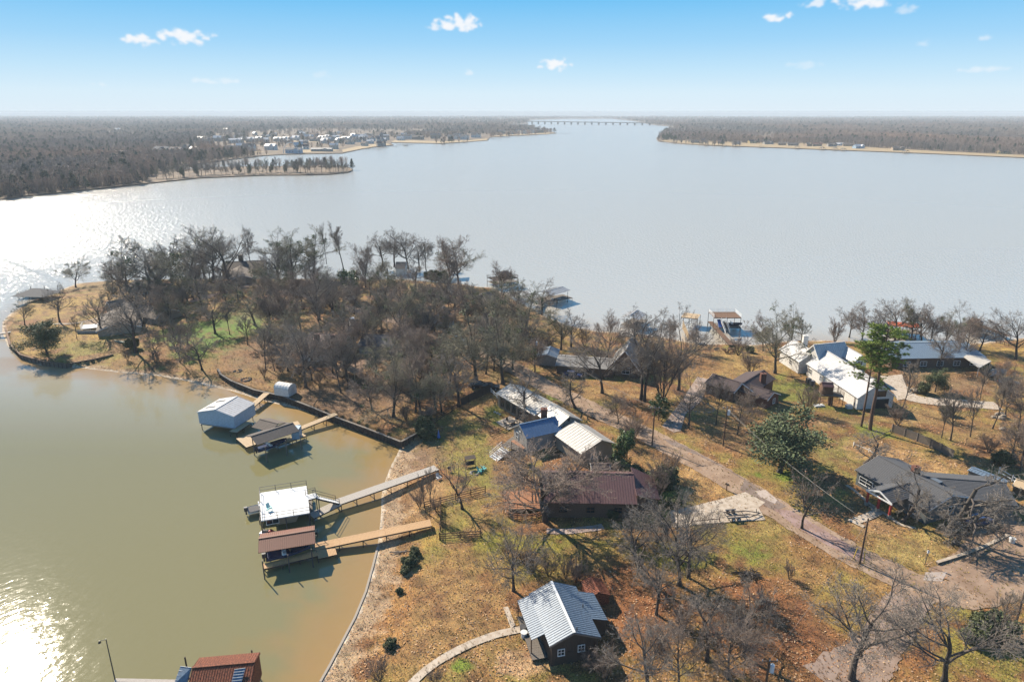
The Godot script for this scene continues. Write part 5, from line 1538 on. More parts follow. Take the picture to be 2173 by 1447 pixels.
func make_fences() -> void:
	plank_fence("dark plank fence behind the pale roofed house's lawn", flat([-11.43, -140.03, -8.46, -143.81, -5.03, -148.04]), 1.9, M.timber_dark)
	rail_fence("dark rail fence from plank fence down to the cove corner", flat([-11.6, -139.54, -14.91, -134.59, -18.3, -127.14]), 3, 1.3, M.timber_dark)
	rail_fence("brown ranch rail fence above the beach beside the rusty leaved oak", flat([-14.79, -99.98, -12.08, -100.8, -8.56, -101.93, -4.61, -103.76]), 3, 1.25, M.timber_brown)
	rail_fence("brown rail fence running down towards the plank pier", flat([-12.08, -100.8, -11.62, -95.38, -11.21, -90.52]), 4, 1.25, M.timber_brown)
	rail_fence("brown rail fence along the lower yard beneath bare oaks", flat([-11.21, -90.52, -8.13, -90.41, -4.85, -90.54]), 3, 1.25, M.timber_brown)
	plank_fence("weathered grey plank fence behind the slate shingled house", flat([77.33, -125.85, 79.18, -122.78, 81.2, -119.02, 82.6, -114.32]), 1.7, M.timber_grey)
	rail_fence("white rail at the edge of the tan dirt yard", flat([66.52, -119.47, 68.09, -117.46, 68.74, -113.79]), 1, 0.7, M.trim)
	rail_fence("low grey rail between two lawns near the wide bare oak", flat([66.13, -118.66, 71.15, -121.75, 76.93, -125.63]), 1, 0.6, M.timber_grey)
	rail_fence("brown picket fence on the right hand shore lawn", flat([140.98, -188.11, 141.74, -184.37, 144.17, -181.67, 145.84, -179.15]), 2, 1.0, M.timber_brown, 1.2)
	rail_fence("short rail beside the concrete drive", flat([28.47, -93.3, 30.91, -93.5, 33.03, -93.84]), 1, 0.9, M.timber_brown)
	rail_fence("white rail fence at the end of the pale roofed house", flat([-4.91, -147.77, -3.4, -144.22, -2.17, -141.07]), 2, 1.0, M.trim, 1.6)
	rail_fence("dark garden rail beside the wing painted shade blue", flat([-4.45, -125.33, -2.09, -127.4, 0.54, -129.97]), 2, 1.0, M.timber_dark, 1.8)
	rail_fence("rail behind the galvanised shed", flat([87.18, -108.32, 87.7, -105.45, 87.75, -102.86]), 2, 1.2, M.trim, 2.0)

func utility_pole(label: String, x: float, y: float, z: float, h: float, can := true, arm := true) -> Vector3:
	var o := thing("utility_pole", label, "pole", Vector3(x, y, z))
	var b := MB.new()
	b.tube(Vector3(0, -0.5, 0), Vector3(0, h, 0), 0.16, 0.11, 8)
	part("pole", b, M.pole_wood, o)
	if arm:
		var a := MB.new()
		a.bar(Vector3(-0.9, h - 0.35, 0.1), Vector3(0.9, h - 0.35, 0.1), 0.1, 0.12)
		part("crossarm", a, M.pole_wood, o)
		for k in 3:
			var i := MB.new()
			i.tube(Vector3(-0.8 + k * 0.8, h - 0.3, 0.1), Vector3(-0.8 + k * 0.8, h - 0.08, 0.1), 0.06, 0.04, 6)
			part("insulator", i, M.insulator, o)
	if can:
		var c := MB.new()
		c.tube(Vector3(0.36, h - 1.8, 0.12), Vector3(0.36, h - 0.85, 0.12), 0.25, 0.25, 10)
		c.tube(Vector3(0.36, h - 0.85, 0.12), Vector3(0.36, h - 0.6, 0.12), 0.08, 0.06, 6)
		part("transformer", c, M.insulator, o)
	return Vector3(x, y + h, z)

func wire(label: String, a: Vector3, b: Vector3, sag: float, r := 0.016) -> void:
	var o := thing("overhead_wire", label, "wire", a, 0.0, "overhead wires along the road")
	var m := MB.new()
	var last := Vector3.ZERO
	for k in 16:
		var f := (k + 1) / 16.0
		var p := (b - a) * f + Vector3.DOWN * sag * 4 * f * (1 - f)
		m.tube(last, p, r, r, 4, Color.WHITE, false)
		last = p
	part("strand", m, M.wire, o)

func make_poles() -> void:
	var t1 := utility_pole("utility pole with grey transformer on the verge opposite the big cedar", 41.16, 2.34, -119.58, 8.4)
	var t2 := utility_pole("utility pole by the small magnolia at the gravel drive", 27.4, 2.12, -120, 8.43, false, true)
	var t3 := utility_pole("utility pole with yellow guy guards on the grass by the road bend", 49.96, 2.45, -82.74, 7.58, false, false)
	var t4 := utility_pole("utility pole with transformer beside the tin gabled shed", 5.71, 2.04, -159.28, 9.18)
	var t5 := utility_pole("utility pole with two white transformers among fallen leaves", 28.18, 2.1, -59.66, 5.39)
	var t6 := utility_pole("leaning utility pole at the lane's far bend", 64.13, 2.68, -70.9, 5.73, false, false)
	for k in 3:
		var d := Vector3((k - 1) * 0.5, -0.2 - k * 0.35, 0)
		wire("thin wire strung between road verge poles past the cedar", t1 + d, t3 + d, 0.9)
		wire("thin wire between magnolia pole and cedar pole", t2 + d, t1 + d, 0.5)
	wire("thin wire running up to the pole by the tin gabled shed", t4 + Vector3(0, -0.3, 0), t2 + Vector3(0, -0.3, 0), 0.8)
	wire("second wire running up to the pole by the tin gabled shed", t4 + Vector3(0.4, -0.6, 0), t2 + Vector3(0.3, -0.6, 0), 0.9)
	wire("thin wire from the guyed pole down to the lane", t3 + Vector3(0, -0.3, 0), t5 + Vector3(0, -0.3, 0), 0.8)
	wire("thin wire from the guyed pole across the road bend", t3 + Vector3(0, -0.5, 0), t6 + Vector3(0, -0.3, 0), 0.8)
	for q in [Vector3(49.65, 2.44, -83.95), Vector3(50.61, 2.46, -82.84)]:
		var o := thing("guy_guard", "yellow guy wire guard beside the roadside pole", "guy wire", q, 0.0, "guy wires of the roadside pole")
		var b := MB.new()
		b.tube(Vector3.ZERO, (t3 - q) * 0.28, 0.06, 0.06, 6)
		part("guard", b, M.yellow, o)
		var w := MB.new()
		w.tube((t3 - q) * 0.28, (t3 - q) * 0.85, 0.02, 0.02, 4)
		part("strand", w, M.wire, o)
	# dock lamp at the bottom left
	var l := thing("dock_lamp", "tall slim lamp post rising from the walkway of the rusty boathouse", "lamp post", Vector3(-46.78, 0.6, -63.5))
	var b := MB.new()
	b.tube(Vector3(0, -1.6, 0), Vector3(0.05, 6.0, 0), 0.08, 0.05, 8)
	part("pole", b, M.metal_dark, l)
	var a := MB.new()
	a.tube(Vector3(0.05, 5.9, 0), Vector3(-0.7, 5.75, 0.1), 0.03, 0.03, 6)
	part("arm", a, M.metal_dark, l)
	var h := MB.new()
	h.tube(Vector3(-0.7, 5.8, 0.1), Vector3(-0.7, 5.5, 0.1), 0.06, 0.18, 8)
	part("lamp_head", h, M.metal_dark, l)
	var y := thing("yard_lamp", "short dark lamp post on the slate house lawn", "lamp post", Vector3(59.03, 2.59, -82.33))
	var yb := MB.new()
	yb.tube(Vector3(0, -0.2, 0), Vector3(0.1, 2.0, 0), 0.05, 0.05, 6)
	part("post", yb, M.metal_dark, y)
	var yh := MB.new()
	yh.tube(Vector3(0.1, 2.0, 0), Vector3(0.1, 2.35, 0), 0.12, 0.17, 6)
	yh.tube(Vector3(0.1, 2.35, 0), Vector3(0.1, 2.5, 0), 0.2, 0.03, 6)
	part("lantern", yh, M.insulator, y)

# ---------------------------------------------------------------- yard things
func stone_at(r: RandomNumberGenerator, s: float) -> MB:
	var b := MB.new()
	var n := 7
	var rings := []
	for j in 4:
		var ring := []
		var rad: float = [0.85, 1.0, 0.8, 0.25][j] * s
		for k in n:
			var a := TAU * k / n
			ring.append(Vector3(cos(a) * rad * r.randf_range(0.75, 1.15), s * [-0.3, 0.2, 0.6, 0.8][j] * r.randf_range(0.8, 1.1), sin(a) * rad * r.randf_range(0.7, 1.0)))
		rings.append(ring)
	for j in 3:
		for k in n:
			b.quad(rings[j][k], rings[j + 1][k], rings[j + 1][(k + 1) % n], rings[j][(k + 1) % n])
	for k in n: b.tri(rings[3][k], rings[3][0] + Vector3.UP * 0.05 * s, rings[3][(k + 1) % n])
	return b

func stone_heap(called: String, label: String, category: String, at: Vector3, count: int, spread: float, size: float, m: Material, ring := 0.0) -> void:
	var o := thing(called, label, category, at)
	var r := RandomNumberGenerator.new()
	r.seed = int(at.x * 100) + 7
	for k in count:
		var b := stone_at(r, size * r.randf_range(0.6, 1.3))
		var s := part("stone", b, m, o)
		var a := TAU * k / count + r.randf() * 0.2
		var d := ring if ring > 0 else spread * sqrt(r.randf())
		s.position = Vector3(cos(a) * d, 0.0 if ring > 0 else maxf(0, (spread - d) * 0.5), sin(a) * d * (0.75 if ring == 0 else 1.0))
		s.rotation.y = r.randf() * TAU

func log_heap(called: String, label: String, category: String, at: Vector3, count: int, spread: float, ln: float, rad: float, m: Material, turn := 0.0, tidy := 0.25) -> void:
	var o := thing(called, label, category, at, turn)
	var r := RandomNumberGenerator.new()
	r.seed = int(at.z * 100) + 3
	for k in count:
		var b := MB.new()
		var a := r.randf_range(-1, 1) * PI * tidy
		var d := Vector3(cos(a), r.randf_range(-0.08, 0.08), sin(a)) * ln * r.randf_range(0.5, 1.0) * 0.5
		var c := Vector3(r.randf_range(-1, 1) * spread, rad + r.randf() * spread * 0.4, r.randf_range(-1, 1) * spread * 0.6)
		b.tube(c - d, c + d, rad * r.randf_range(0.6, 1.2), rad * r.randf_range(0.4, 1.0), 6)
		part("log", b, m, o)

func make_yard_things() -> void:
	adirondack("turquoise lawn chair beside the fire pit", Vector3(-5.23, 1.6, -111.29), 2.2, M.cloth_turq)
	adirondack("turquoise lawn chair half hidden by the brown bare tree", Vector3(-5.89, 1.59, -110.45), 1.4, M.cloth_turq)
	adirondack("cream lounge chair by the grey pier's end", Vector3(-13.22, 1.1, -108.78), 0.6, M.paint_white)
	stone_heap("fire_pit", "round stone fire pit on the lawn between the lawn chairs", "fire pit", Vector3(-6.74, 1.58, -110.3), 11, 0, 0.25, M.stone, 0.75)
	var sw := thing("garden_swing", "dark canopied garden swing on the lawn", "swing", Vector3(-7.74, 1.56, -112.77), 0.3)
	for s in [-0.9, 0.9]:
		var b := MB.new()
		b.bar(Vector3(s, 0, 0.6), Vector3(s, 1.9, 0), 0.07, 0.07)
		b.bar(Vector3(s, 0, -0.6), Vector3(s, 1.9, 0), 0.07, 0.07)
		part("frame", b, M.timber_dark, sw)
	var cn := MB.new()
	cn.slab(Vector3(-1, 2.0, -0.6), Vector3(1, 2.0, -0.6), Vector3(1, 1.85, 0.6), Vector3(-1, 1.85, 0.6), 0.06)
	part("canopy", cn, M.timber_dark, sw)
	var st := MB.new()
	st.box(Vector3(-0.8, 0.45, -0.2), Vector3(0.8, 0.52, 0.3))
	st.box(Vector3(-0.8, 0.5, -0.28), Vector3(0.8, 1.05, -0.2))
	part("seat", st, M.timber_dark, sw)
	var kt := thing("kettle_grill", "black kettle grill on the lawn by the grey pier", "grill", Vector3(-11.56, 1.29, -111.34))
	var kb := MB.new()
	kb.tube(Vector3(0, 0.55, 0), Vector3(0, 0.85, 0), 0.2, 0.36, 10)
	kb.tube(Vector3(0, 0.85, 0), Vector3(0, 1.1, 0), 0.36, 0.12, 10)
	part("bowl", kb, M.metal_dark, kt)
	for k in 3:
		var lb := MB.new()
		lb.tube(Vector3(cos(k * 2.1) * 0.4, 0, sin(k * 2.1) * 0.4), Vector3(cos(k * 2.1) * 0.15, 0.6, sin(k * 2.1) * 0.15), 0.025, 0.025, 5)
		part("leg", lb, M.metal_dark, kt)
	var um := thing("folded_umbrella", "blue folded sunshade standing by the dark rail fence", "umbrella", Vector3(-14.91, 0.84, -125.37))
	var ub := MB.new()
	ub.tube(Vector3(0, 0.4, 0), Vector3(0, 2.0, 0), 0.35, 0.06, 8)
	part("canopy", ub, M.tarp_blue, um)
	var up := MB.new()
	up.tube(Vector3(0, -0.1, 0), Vector3(0, 2.2, 0), 0.03, 0.03, 6)
	part("pole", up, M.metal_grey, um)
	# patio set
	var tb := thing("patio_table", "dark patio table on the concrete patio", "table", Vector3(-0.05, 1.69, -130.67))
	var top := MB.new()
	top.tube(Vector3(0, 0.68, 0), Vector3(0, 0.74, 0), 0.85, 0.85, 14)
	part("table_top", top, M.cloth_dark, tb)
	for k in 4:
		var lb := MB.new()
		lb.bar(Vector3(cos(k * PI / 2) * 0.6, 0, sin(k * PI / 2) * 0.6), Vector3(cos(k * PI / 2) * 0.5, 0.68, sin(k * PI / 2) * 0.5), 0.06, 0.06)
		part("leg", lb, M.metal_dark, tb)
	for k in 5:
		var a := k * TAU / 5 + 0.3
		var c := thing("patio_chair", "dark patio chair around the patio table", "chair", tb.position + Vector3(cos(a) * 1.45, 0, sin(a) * 1.45), -a - PI / 2, "patio chairs")
		var sb := MB.new()
		sb.box(Vector3(-0.27, 0.4, -0.27), Vector3(0.27, 0.46, 0.27))
		part("seat", sb, M.cloth_dark, c)
		var bb := MB.new()
		bb.box(Vector3(-0.27, 0.46, -0.3), Vector3(0.27, 0.95, -0.25))
		part("backrest", bb, M.cloth_dark, c)
		for e in 4:
			var lb := MB.new()
			lb.bar(Vector3(-0.24 + (e % 2) * 0.48, 0, -0.24 + (e / 2) * 0.48), Vector3(-0.24 + (e % 2) * 0.48, 0.4, -0.24 + (e / 2) * 0.48), 0.04, 0.04)
			part("leg", lb, M.metal_dark, c)
	for k in 3:
		var o := thing("garden_marker", "white plastic marker stuck in the lawn", "marker", Vector3(-3.76, 1.67, -136.4) + Vector3(k * 0.55, 0, k * 0.6), 0.4, "lawn markers by the pale roofed house")
		var b := MB.new()
		b.box(Vector3(-0.25, 0.05, -0.03), Vector3(0.25, 0.4, 0.03))
		b.box(Vector3(-0.03, -0.1, -0.02), Vector3(0.03, 0.1, 0.02))
		part("plate", b, M.paint_white, o)
	# shore and slope heaps
	stone_heap("stone_ring_bed", "ring of pale stones around a planted bed by the gravel drive", "flower bed", Vector3(41.87, 2.15, -137.84), 20, 0, 0.28, M.rock, 2.6)
	stone_heap("boulder_heap", "heap of tan boulders beside the pale curved drive", "rocks", Vector3(93.83, 2.01, -147.23), 9, 1.6, 0.5, M.rock)
	stone_heap("boulder", "tan boulders under the slim trees beyond the drive", "rocks", Vector3(104.18, 2.22, -133.04), 7, 1.5, 0.7, M.rock)
	stone_heap("pale_boulder", "single pale boulder on the leafy ground", "rock", Vector3(100.61, 2.33, -126.67), 2, 0.4, 0.7, M.rock)
	log_heap("firewood_stack", "long dark stack of firewood on the lawn near the docks", "firewood", Vector3(60.55, 1.16, -177.28), 34, 2.6, 1.2, 0.16, M.timber_brown, 0.5, 0.5)
	log_heap("brush_pile", "dark heap of cut branches on the leaf covered slope", "brush pile", Vector3(33.21, 2.18, -80.47), 46, 1.4, 2.2, 0.06, M.timber_dark, 0.2, 1.0)
	log_heap("driftwood", "grey driftwood branch on the near beach", "driftwood", Vector3(-17.11, 0.41, -88.33), 4, 0.5, 2.6, 0.08, M.timber_grey, 0.1, 0.15)
	log_heap("fallen_branch", "broken pale branch behind the tin roofed cabin", "branch", Vector3(9.49, 1.8, -83.07), 4, 0.4, 1.9, 0.07, M.deck_tan, 0.8, 0.4)
	stone_heap("fire_ring", "dark stone fire ring on the lawn behind the cove wall", "fire pit", Vector3(-69.73, 1.5, -161.98), 10, 0, 0.35, M.block, 0.9)
	stone_heap("stone_hearth", "square of dark stones around a bare sapling behind the cove wall", "fire pit", Vector3(-65.55, 1.5, -156.19), 10, 0, 0.35, M.block, 1.1)
	var bn := thing("garden_bench", "pale wooden bench beside the firewood stack", "bench", Vector3(57.06, 0.93, -179.09), 0.3)
	var bs := MB.new()
	bs.box(Vector3(-0.9, 0.42, -0.25), Vector3(0.9, 0.48, 0.25))
	part("seat", bs, M.deck_tan, bn)
	var bk := MB.new()
	bk.box(Vector3(-0.9, 0.5, -0.3), Vector3(0.9, 0.95, -0.24))
	part("backrest", bk, M.deck_tan, bn)
	for s in [-0.8, 0.8]:
		var lb := MB.new()
		lb.bar(Vector3(s, 0, -0.2), Vector3(s, 0.9, -0.28), 0.07, 0.07)
		lb.bar(Vector3(s, 0, 0.2), Vector3(s, 0.42, 0.2), 0.07, 0.07)
		part("leg", lb, M.deck_tan, bn)
	var cn2 := thing("canoe", "dark green canoe lying on the lawn by the point's oak", "canoe", Vector3(-111.93, 1.57, -184.55), 1.2)
	var hull := MB.new()
	var prev := []
	for k in 9:
		var f := k / 8.0
		var w := 0.45 * sin(PI * clampf(f, 0.02, 0.98))
		var ring := [Vector3(-w, 0.1, (f - 0.5) * 4.8), Vector3(-w * 0.7, 0.45, (f - 0.5) * 4.8), Vector3(w * 0.7, 0.45, (f - 0.5) * 4.8), Vector3(w, 0.1, (f - 0.5) * 4.8)]
		if prev:
			for e in 3: hull.quad(prev[e], prev[e + 1], ring[e + 1], ring[e])
		prev = ring
	part("hull", hull, mat(0.02, 0.07, 0.05, 0.4), cn2)
	# mailbox, air conditioners, tubs
	var mb := thing("mailbox", "mailbox on a post at the edge of the tan lawn by the road", "mailbox", Vector3(36.91, 2.26, -103.12), 0.6)
	var pb := MB.new()
	pb.bar(Vector3(0, -0.2, 0), Vector3(0, 1.1, 0), 0.11, 0.11)
	part("post", pb, M.timber_brown, mb)
	var bx := MB.new()
	bx.box(Vector3(-0.14, 1.1, -0.3), Vector3(0.14, 1.3, 0.3))
	bx.tube(Vector3(0, 1.3, -0.3), Vector3(0, 1.3, 0.3), 0.14, 0.14, 8)
	part("box", bx, M.timber_dark, mb)
	for k in 2:
		var ac := thing("air_conditioner", "dark air conditioning unit against the white house wall", "air conditioner", [Vector3(71.8, 1.85, -153.48), Vector3(72.06, 1.87, -151.92)][k], 0.1, "air conditioners of the white house")
		var ab := MB.new()
		ab.box(Vector3(-0.5, 0, -0.5), Vector3(0.5, 1.1, 0.5))
		part("casing", ab, M.cloth_dark, ac)
		var fb := MB.new()
		fb.tube(Vector3(0, 1.1, 0), Vector3(0, 1.14, 0), 0.4, 0.4, 10)
		part("fan_grille", fb, M.metal_grey, ac)
	for q in [["storage_box", "white storage box on the grass beside the white house", Vector3(74.3, 2.1, -137.95), 1.3, 0.7], ["sand_box", "white frame sandbox under the tree house", Vector3(68.11, 2.08, -139.01), 2.2, 0.25]]:
		var o := thing(q[0], q[1], "box", q[2], 0.12)
		var b := MB.new()
		b.box(Vector3(-q[3] / 2, 0, -0.5), Vector3(q[3] / 2, q[4], 0.5))
		part("case", b, M.paint_white, o)
		var ld := MB.new()
		ld.box(Vector3(-q[3] / 2 - 0.04, q[4], -0.54), Vector3(q[3] / 2 + 0.04, q[4] + 0.06, 0.54))
		part("lid", ld, M.paint_white, o)
	for q in [[Vector3(1.5, 1.69, -69.21), "white bucket by the cabin porch", M.paint_white], [Vector3(74.85, 2.85, -87.26), "white tub at the end of the low block wall", M.paint_white], [Vector3(1.4, 1.68, -70.2), "black barrel by the cabin porch", M.metal_dark]]:
		var o := thing("tub", q[1], "tub", q[0])
		var b := MB.new()
		b.tube(Vector3(0, -0.05, 0), Vector3(0, 0.75, 0), 0.36, 0.42, 10)
		part("body", b, q[2], o)
		var rb := MB.new()
		rb.tube(Vector3(0, 0.75, 0), Vector3(0, 0.8, 0), 0.46, 0.46, 10)
		part("rim", rb, q[2], o)

# ---------------------------------------------------------------- vehicles
func car(label: String, at: Vector3, turn: float, m: Material, tall := 0.0) -> void:
	var o := thing("parked_car", label, "car", at, turn)
	var side := Transform3D(Basis(Vector3.UP, -PI / 2), Vector3.ZERO)
	var b := MB.new()
	b.prism(PackedVector2Array([Vector2(-2.25, 0.35), Vector2(2.2, 0.35), Vector2(2.3, 0.6), Vector2(2.15, 0.85), Vector2(1.1, 1.0), Vector2(-1.9, 1.05 + tall * 0.5), Vector2(-2.3, 0.9)]), side, -0.9, 0.9)
	part("body", b, m, o)
	var c := MB.new()
	var h := 1.5 + tall
	var low := [Vector3(-0.82, 1.0, 1.05), Vector3(0.82, 1.0, 1.05), Vector3(0.82, 1.0, -1.85), Vector3(-0.82, 1.0, -1.85)]
	var hi := [Vector3(-0.65, h, 0.35), Vector3(0.65, h, 0.35), Vector3(0.65, h, -1.4 - tall * 0.6), Vector3(-0.65, h, -1.4 - tall * 0.6)]
	for k in 4: c.quad(low[k], low[(k + 1) % 4], hi[(k + 1) % 4], hi[k])
	part("windows", c, M.glass, o)
	var r := MB.new()
	r.slab(hi[0] + Vector3(-0.04, 0.05, 0.04), hi[1] + Vector3(0.04, 0.05, 0.04), hi[2] + Vector3(0.04, 0.05, -0.04), hi[3] + Vector3(-0.04, 0.05, -0.04), 0.06)
	part("roof", r, m, o)
	for s in [-1, 1]:
		for z in [1.4, -1.4]:
			var w := MB.new()
			w.tube(Vector3(s * 0.72, 0.33, z), Vector3(s * 0.93, 0.33, z), 0.33, 0.33, 12)
			var tyre := part("wheel", w, M.rubber, o)
			var q := MB.new()
			q.tube(Vector3(s * 0.9, 0.33, z), Vector3(s * 0.945, 0.33, z), 0.19, 0.17, 8)
			part("rim", q, M.metal_grey, tyre)
		var l := MB.new()
		l.box(Vector3(s * 0.62 - 0.18, 0.62, 2.16), Vector3(s * 0.62 + 0.18, 0.78, 2.29))
		part("headlight", l, M.insulator, o)
		var k := MB.new()
		k.box(Vector3(s * 0.7 - 0.14, 0.7, -2.32), Vector3(s * 0.7 + 0.14, 0.9, -2.22))
		part("tail_light", k, M.paint_red, o)

func make_vehicles() -> void:
	var black := mat(0.018, 0.018, 0.02, 0.2)
	var silver := mat(0.42, 0.43, 0.44, 0.25, null, 1, 0.4)
	var navy := mat(0.03, 0.05, 0.12, 0.22)
	car("dark SUV with sky reflecting roof by the blue A-frame cottage", Vector3(-25.68, 1.98, -196.66), 1.4, black, 0.25)
	car("black car in the shade beside the A-frame's drive", Vector3(-17.88, 1.92, -191.78), 1.2, black)
	car("silver car parked on the leafy track", Vector3(-14.96, 1.95, -184.29), 0.9, silver)
	car("white van among the trees behind the red roofed house", Vector3(-48.8, 2.12, -199.58), 0.3, mat(0.7, 0.7, 0.69, 0.3), 0.5)
	car("black car behind the plank fence end", Vector3(-7.69, 1.8, -150.63), 1.7, black)
	car("second black car beside the plank fence end", Vector3(-5.18, 1.81, -149.44), 1.5, black)
	car("dark blue car parked below the low wing", Vector3(15.04, 2.03, -156.74), 1.3, navy)
	car("dark blue car under the leaning oak by the slate house", Vector3(73, 2.82, -92.23), 1.9, navy)
	car("grey car in the dirt yard behind the leaning oak", Vector3(77.64, 2.77, -96.31), 1.7, silver)
	car("black car under the trees beyond the covered boat", Vector3(119.06, 1.9, -151.56), 1.4, black)
	# covered boat on its trailer
	var cb := boat("grey shrink wrapped boat on a trailer near the carport", Vector3(120.02, 1.81, -157.31) + Vector3(0, 0.45, 0), 1.9, 6.5, M.metal_grey, M.roof_lightgrey)
	var cov := MB.new()
	var ridge := [Vector3(0, 1.75, -2.8), Vector3(0, 2.0, -0.5), Vector3(0, 1.2, 3.1)]
	for s in [-1.0, 1.0]:
		cov.quad(ridge[0], ridge[1], Vector3(s * 1.05, 0.95, -0.5), Vector3(s * 1.0, 0.9, -3.2))
		cov.quad(ridge[1], ridge[2], Vector3(s * 0.3, 1.05, 3.0), Vector3(s * 1.05, 0.95, -0.5))
	part("cover", cov, M.roof_lightgrey, cb)
	# empty boat trailer on the concrete drive
	var t := thing("boat_trailer", "empty dark boat trailer with chrome wheels on the concrete drive", "trailer", Vector3(36.79, 2.24, -95.08), along(Vector3(34.42, 2.21, -95.28), Vector3(40.26, 2.3, -95.95)))
	for s in [-0.9, 0.9]:
		var b := MB.new()
		b.bar(Vector3(s, 0.5, -2.6), Vector3(s, 0.5, 1.2), 0.09, 0.12)
		b.bar(Vector3(s, 0.5, 1.2), Vector3(0, 0.5, 3.3), 0.09, 0.12)
		part("side_beam", b, M.metal_dark, t)
		var k := MB.new()
		k.bar(Vector3(s * 0.6, 0.68, -2.5), Vector3(s * 0.6, 0.68, 0.8), 0.16, 0.08)
		part("bunk", k, M.timber_dark, t)
		for z in [-1.7, -0.8]:
			var w := MB.new()
			w.tube(Vector3(s * 1.15, 0.32, z), Vector3(s * 1.36, 0.32, z), 0.33, 0.33, 12)
			var wheel := part("wheel", w, M.rubber, t)
			var r := MB.new()
			r.tube(Vector3(s * 1.34, 0.32, z), Vector3(s * 1.38, 0.32, z), 0.2, 0.18, 8)
			part("rim", r, M.insulator, wheel)
		var f := MB.new()
		f.box(Vector3(s * 1.25 - 0.16, 0.7, -2.15), Vector3(s * 1.25 + 0.16, 0.75, -0.35))
		part("fender", f, M.metal_dark, t)
	for z in [-2.5, -1.2, 0.4]:
		var x := MB.new()
		x.bar(Vector3(-0.9, 0.48, z), Vector3(0.9, 0.48, z), 0.08, 0.08)
		part("crossbeam", x, M.metal_dark, t)
	var wi := MB.new()
	wi.bar(Vector3(0, 0.5, 2.7), Vector3(0, 1.3, 2.5), 0.09, 0.09)
	part("winch_post", wi, M.metal_dark, t)
	var jk := MB.new()
	jk.tube(Vector3(0.15, 0.0, 3.0), Vector3(0.15, 0.8, 3.0), 0.05, 0.05, 6)
	part("jack", jk, M.metal_grey, t)

# ---------------------------------------------------------------- trees
class TreeMesh:
	var v := PackedVector3Array()
	var nn := PackedVector3Array()
	var c := PackedColorArray()
	func ring(p0: Vector3, p1: Vector3, r0: float, r1: float, sides: int, col: Color) -> void:
		var z := (p1 - p0).normalized()
		var x := (Vector3.UP if absf(z.y) < 0.9 else Vector3.RIGHT).cross(z).normalized()
		var y := z.cross(x)
		for k in sides:
			var t0 := TAU * k / sides
			var t1 := TAU * (k + 1) / sides
			var d0 := x * cos(t0) + y * sin(t0)
			var d1 := x * cos(t1) + y * sin(t1)
			v.append(p0 + d0 * r0); v.append(p1 + d1 * r1); v.append(p0 + d1 * r0)
			v.append(p0 + d0 * r0); v.append(p1 + d0 * r1); v.append(p1 + d1 * r1)
			nn.append(d0); nn.append(d1); nn.append(d1); nn.append(d0); nn.append(d0); nn.append(d1)
			for e in 6: c.append(col)
	func twig(p0: Vector3, p1: Vector3, r0: float, col: Color) -> void:
		var z := (p1 - p0).normalized()
		var x := (Vector3.UP if absf(z.y) < 0.9 else Vector3.RIGHT).cross(z).normalized()
		var y := z.cross(x)
		var d := [x, -0.5 * x + 0.866 * y, -0.5 * x - 0.866 * y]
		for k in 3:
			var a: Vector3 = d[k]
			var b: Vector3 = d[(k + 1) % 3]
			v.append(p0 + a * r0); v.append(p1); v.append(p0 + b * r0)
			nn.append(a); nn.append((a + b).normalized()); nn.append(b)
			for e in 3: c.append(col)
	func leaf(p: Vector3, s: float, r: RandomNumberGenerator, col: Color) -> void:
		var a := Vector3(r.randf_range(-1, 1), r.randf_range(-1, 1), r.randf_range(-1, 1)).normalized()
		var b := a.cross(Vector3(r.randf_range(-1, 1), r.randf_range(-1, 1), r.randf_range(-1, 1))).normalized()
		var m := a.cross(b)
		if m.y < 0:
			m = -m; b = -b
		a *= s; b *= s * 0.5
		v.append(p - a); v.append(p + b); v.append(p + a)
		v.append(p - a); v.append(p + a); v.append(p - b)
		for e in 6:
			nn.append(m); c.append(col)
	func mesh() -> ArrayMesh:
		var arr := []
		arr.resize(Mesh.ARRAY_MAX)
		arr[Mesh.ARRAY_VERTEX] = v
		arr[Mesh.ARRAY_NORMAL] = nn
		arr[Mesh.ARRAY_COLOR] = c
		var m := ArrayMesh.new()
		m.add_surface_from_arrays(Mesh.PRIMITIVE_TRIANGLES, arr)
		return m

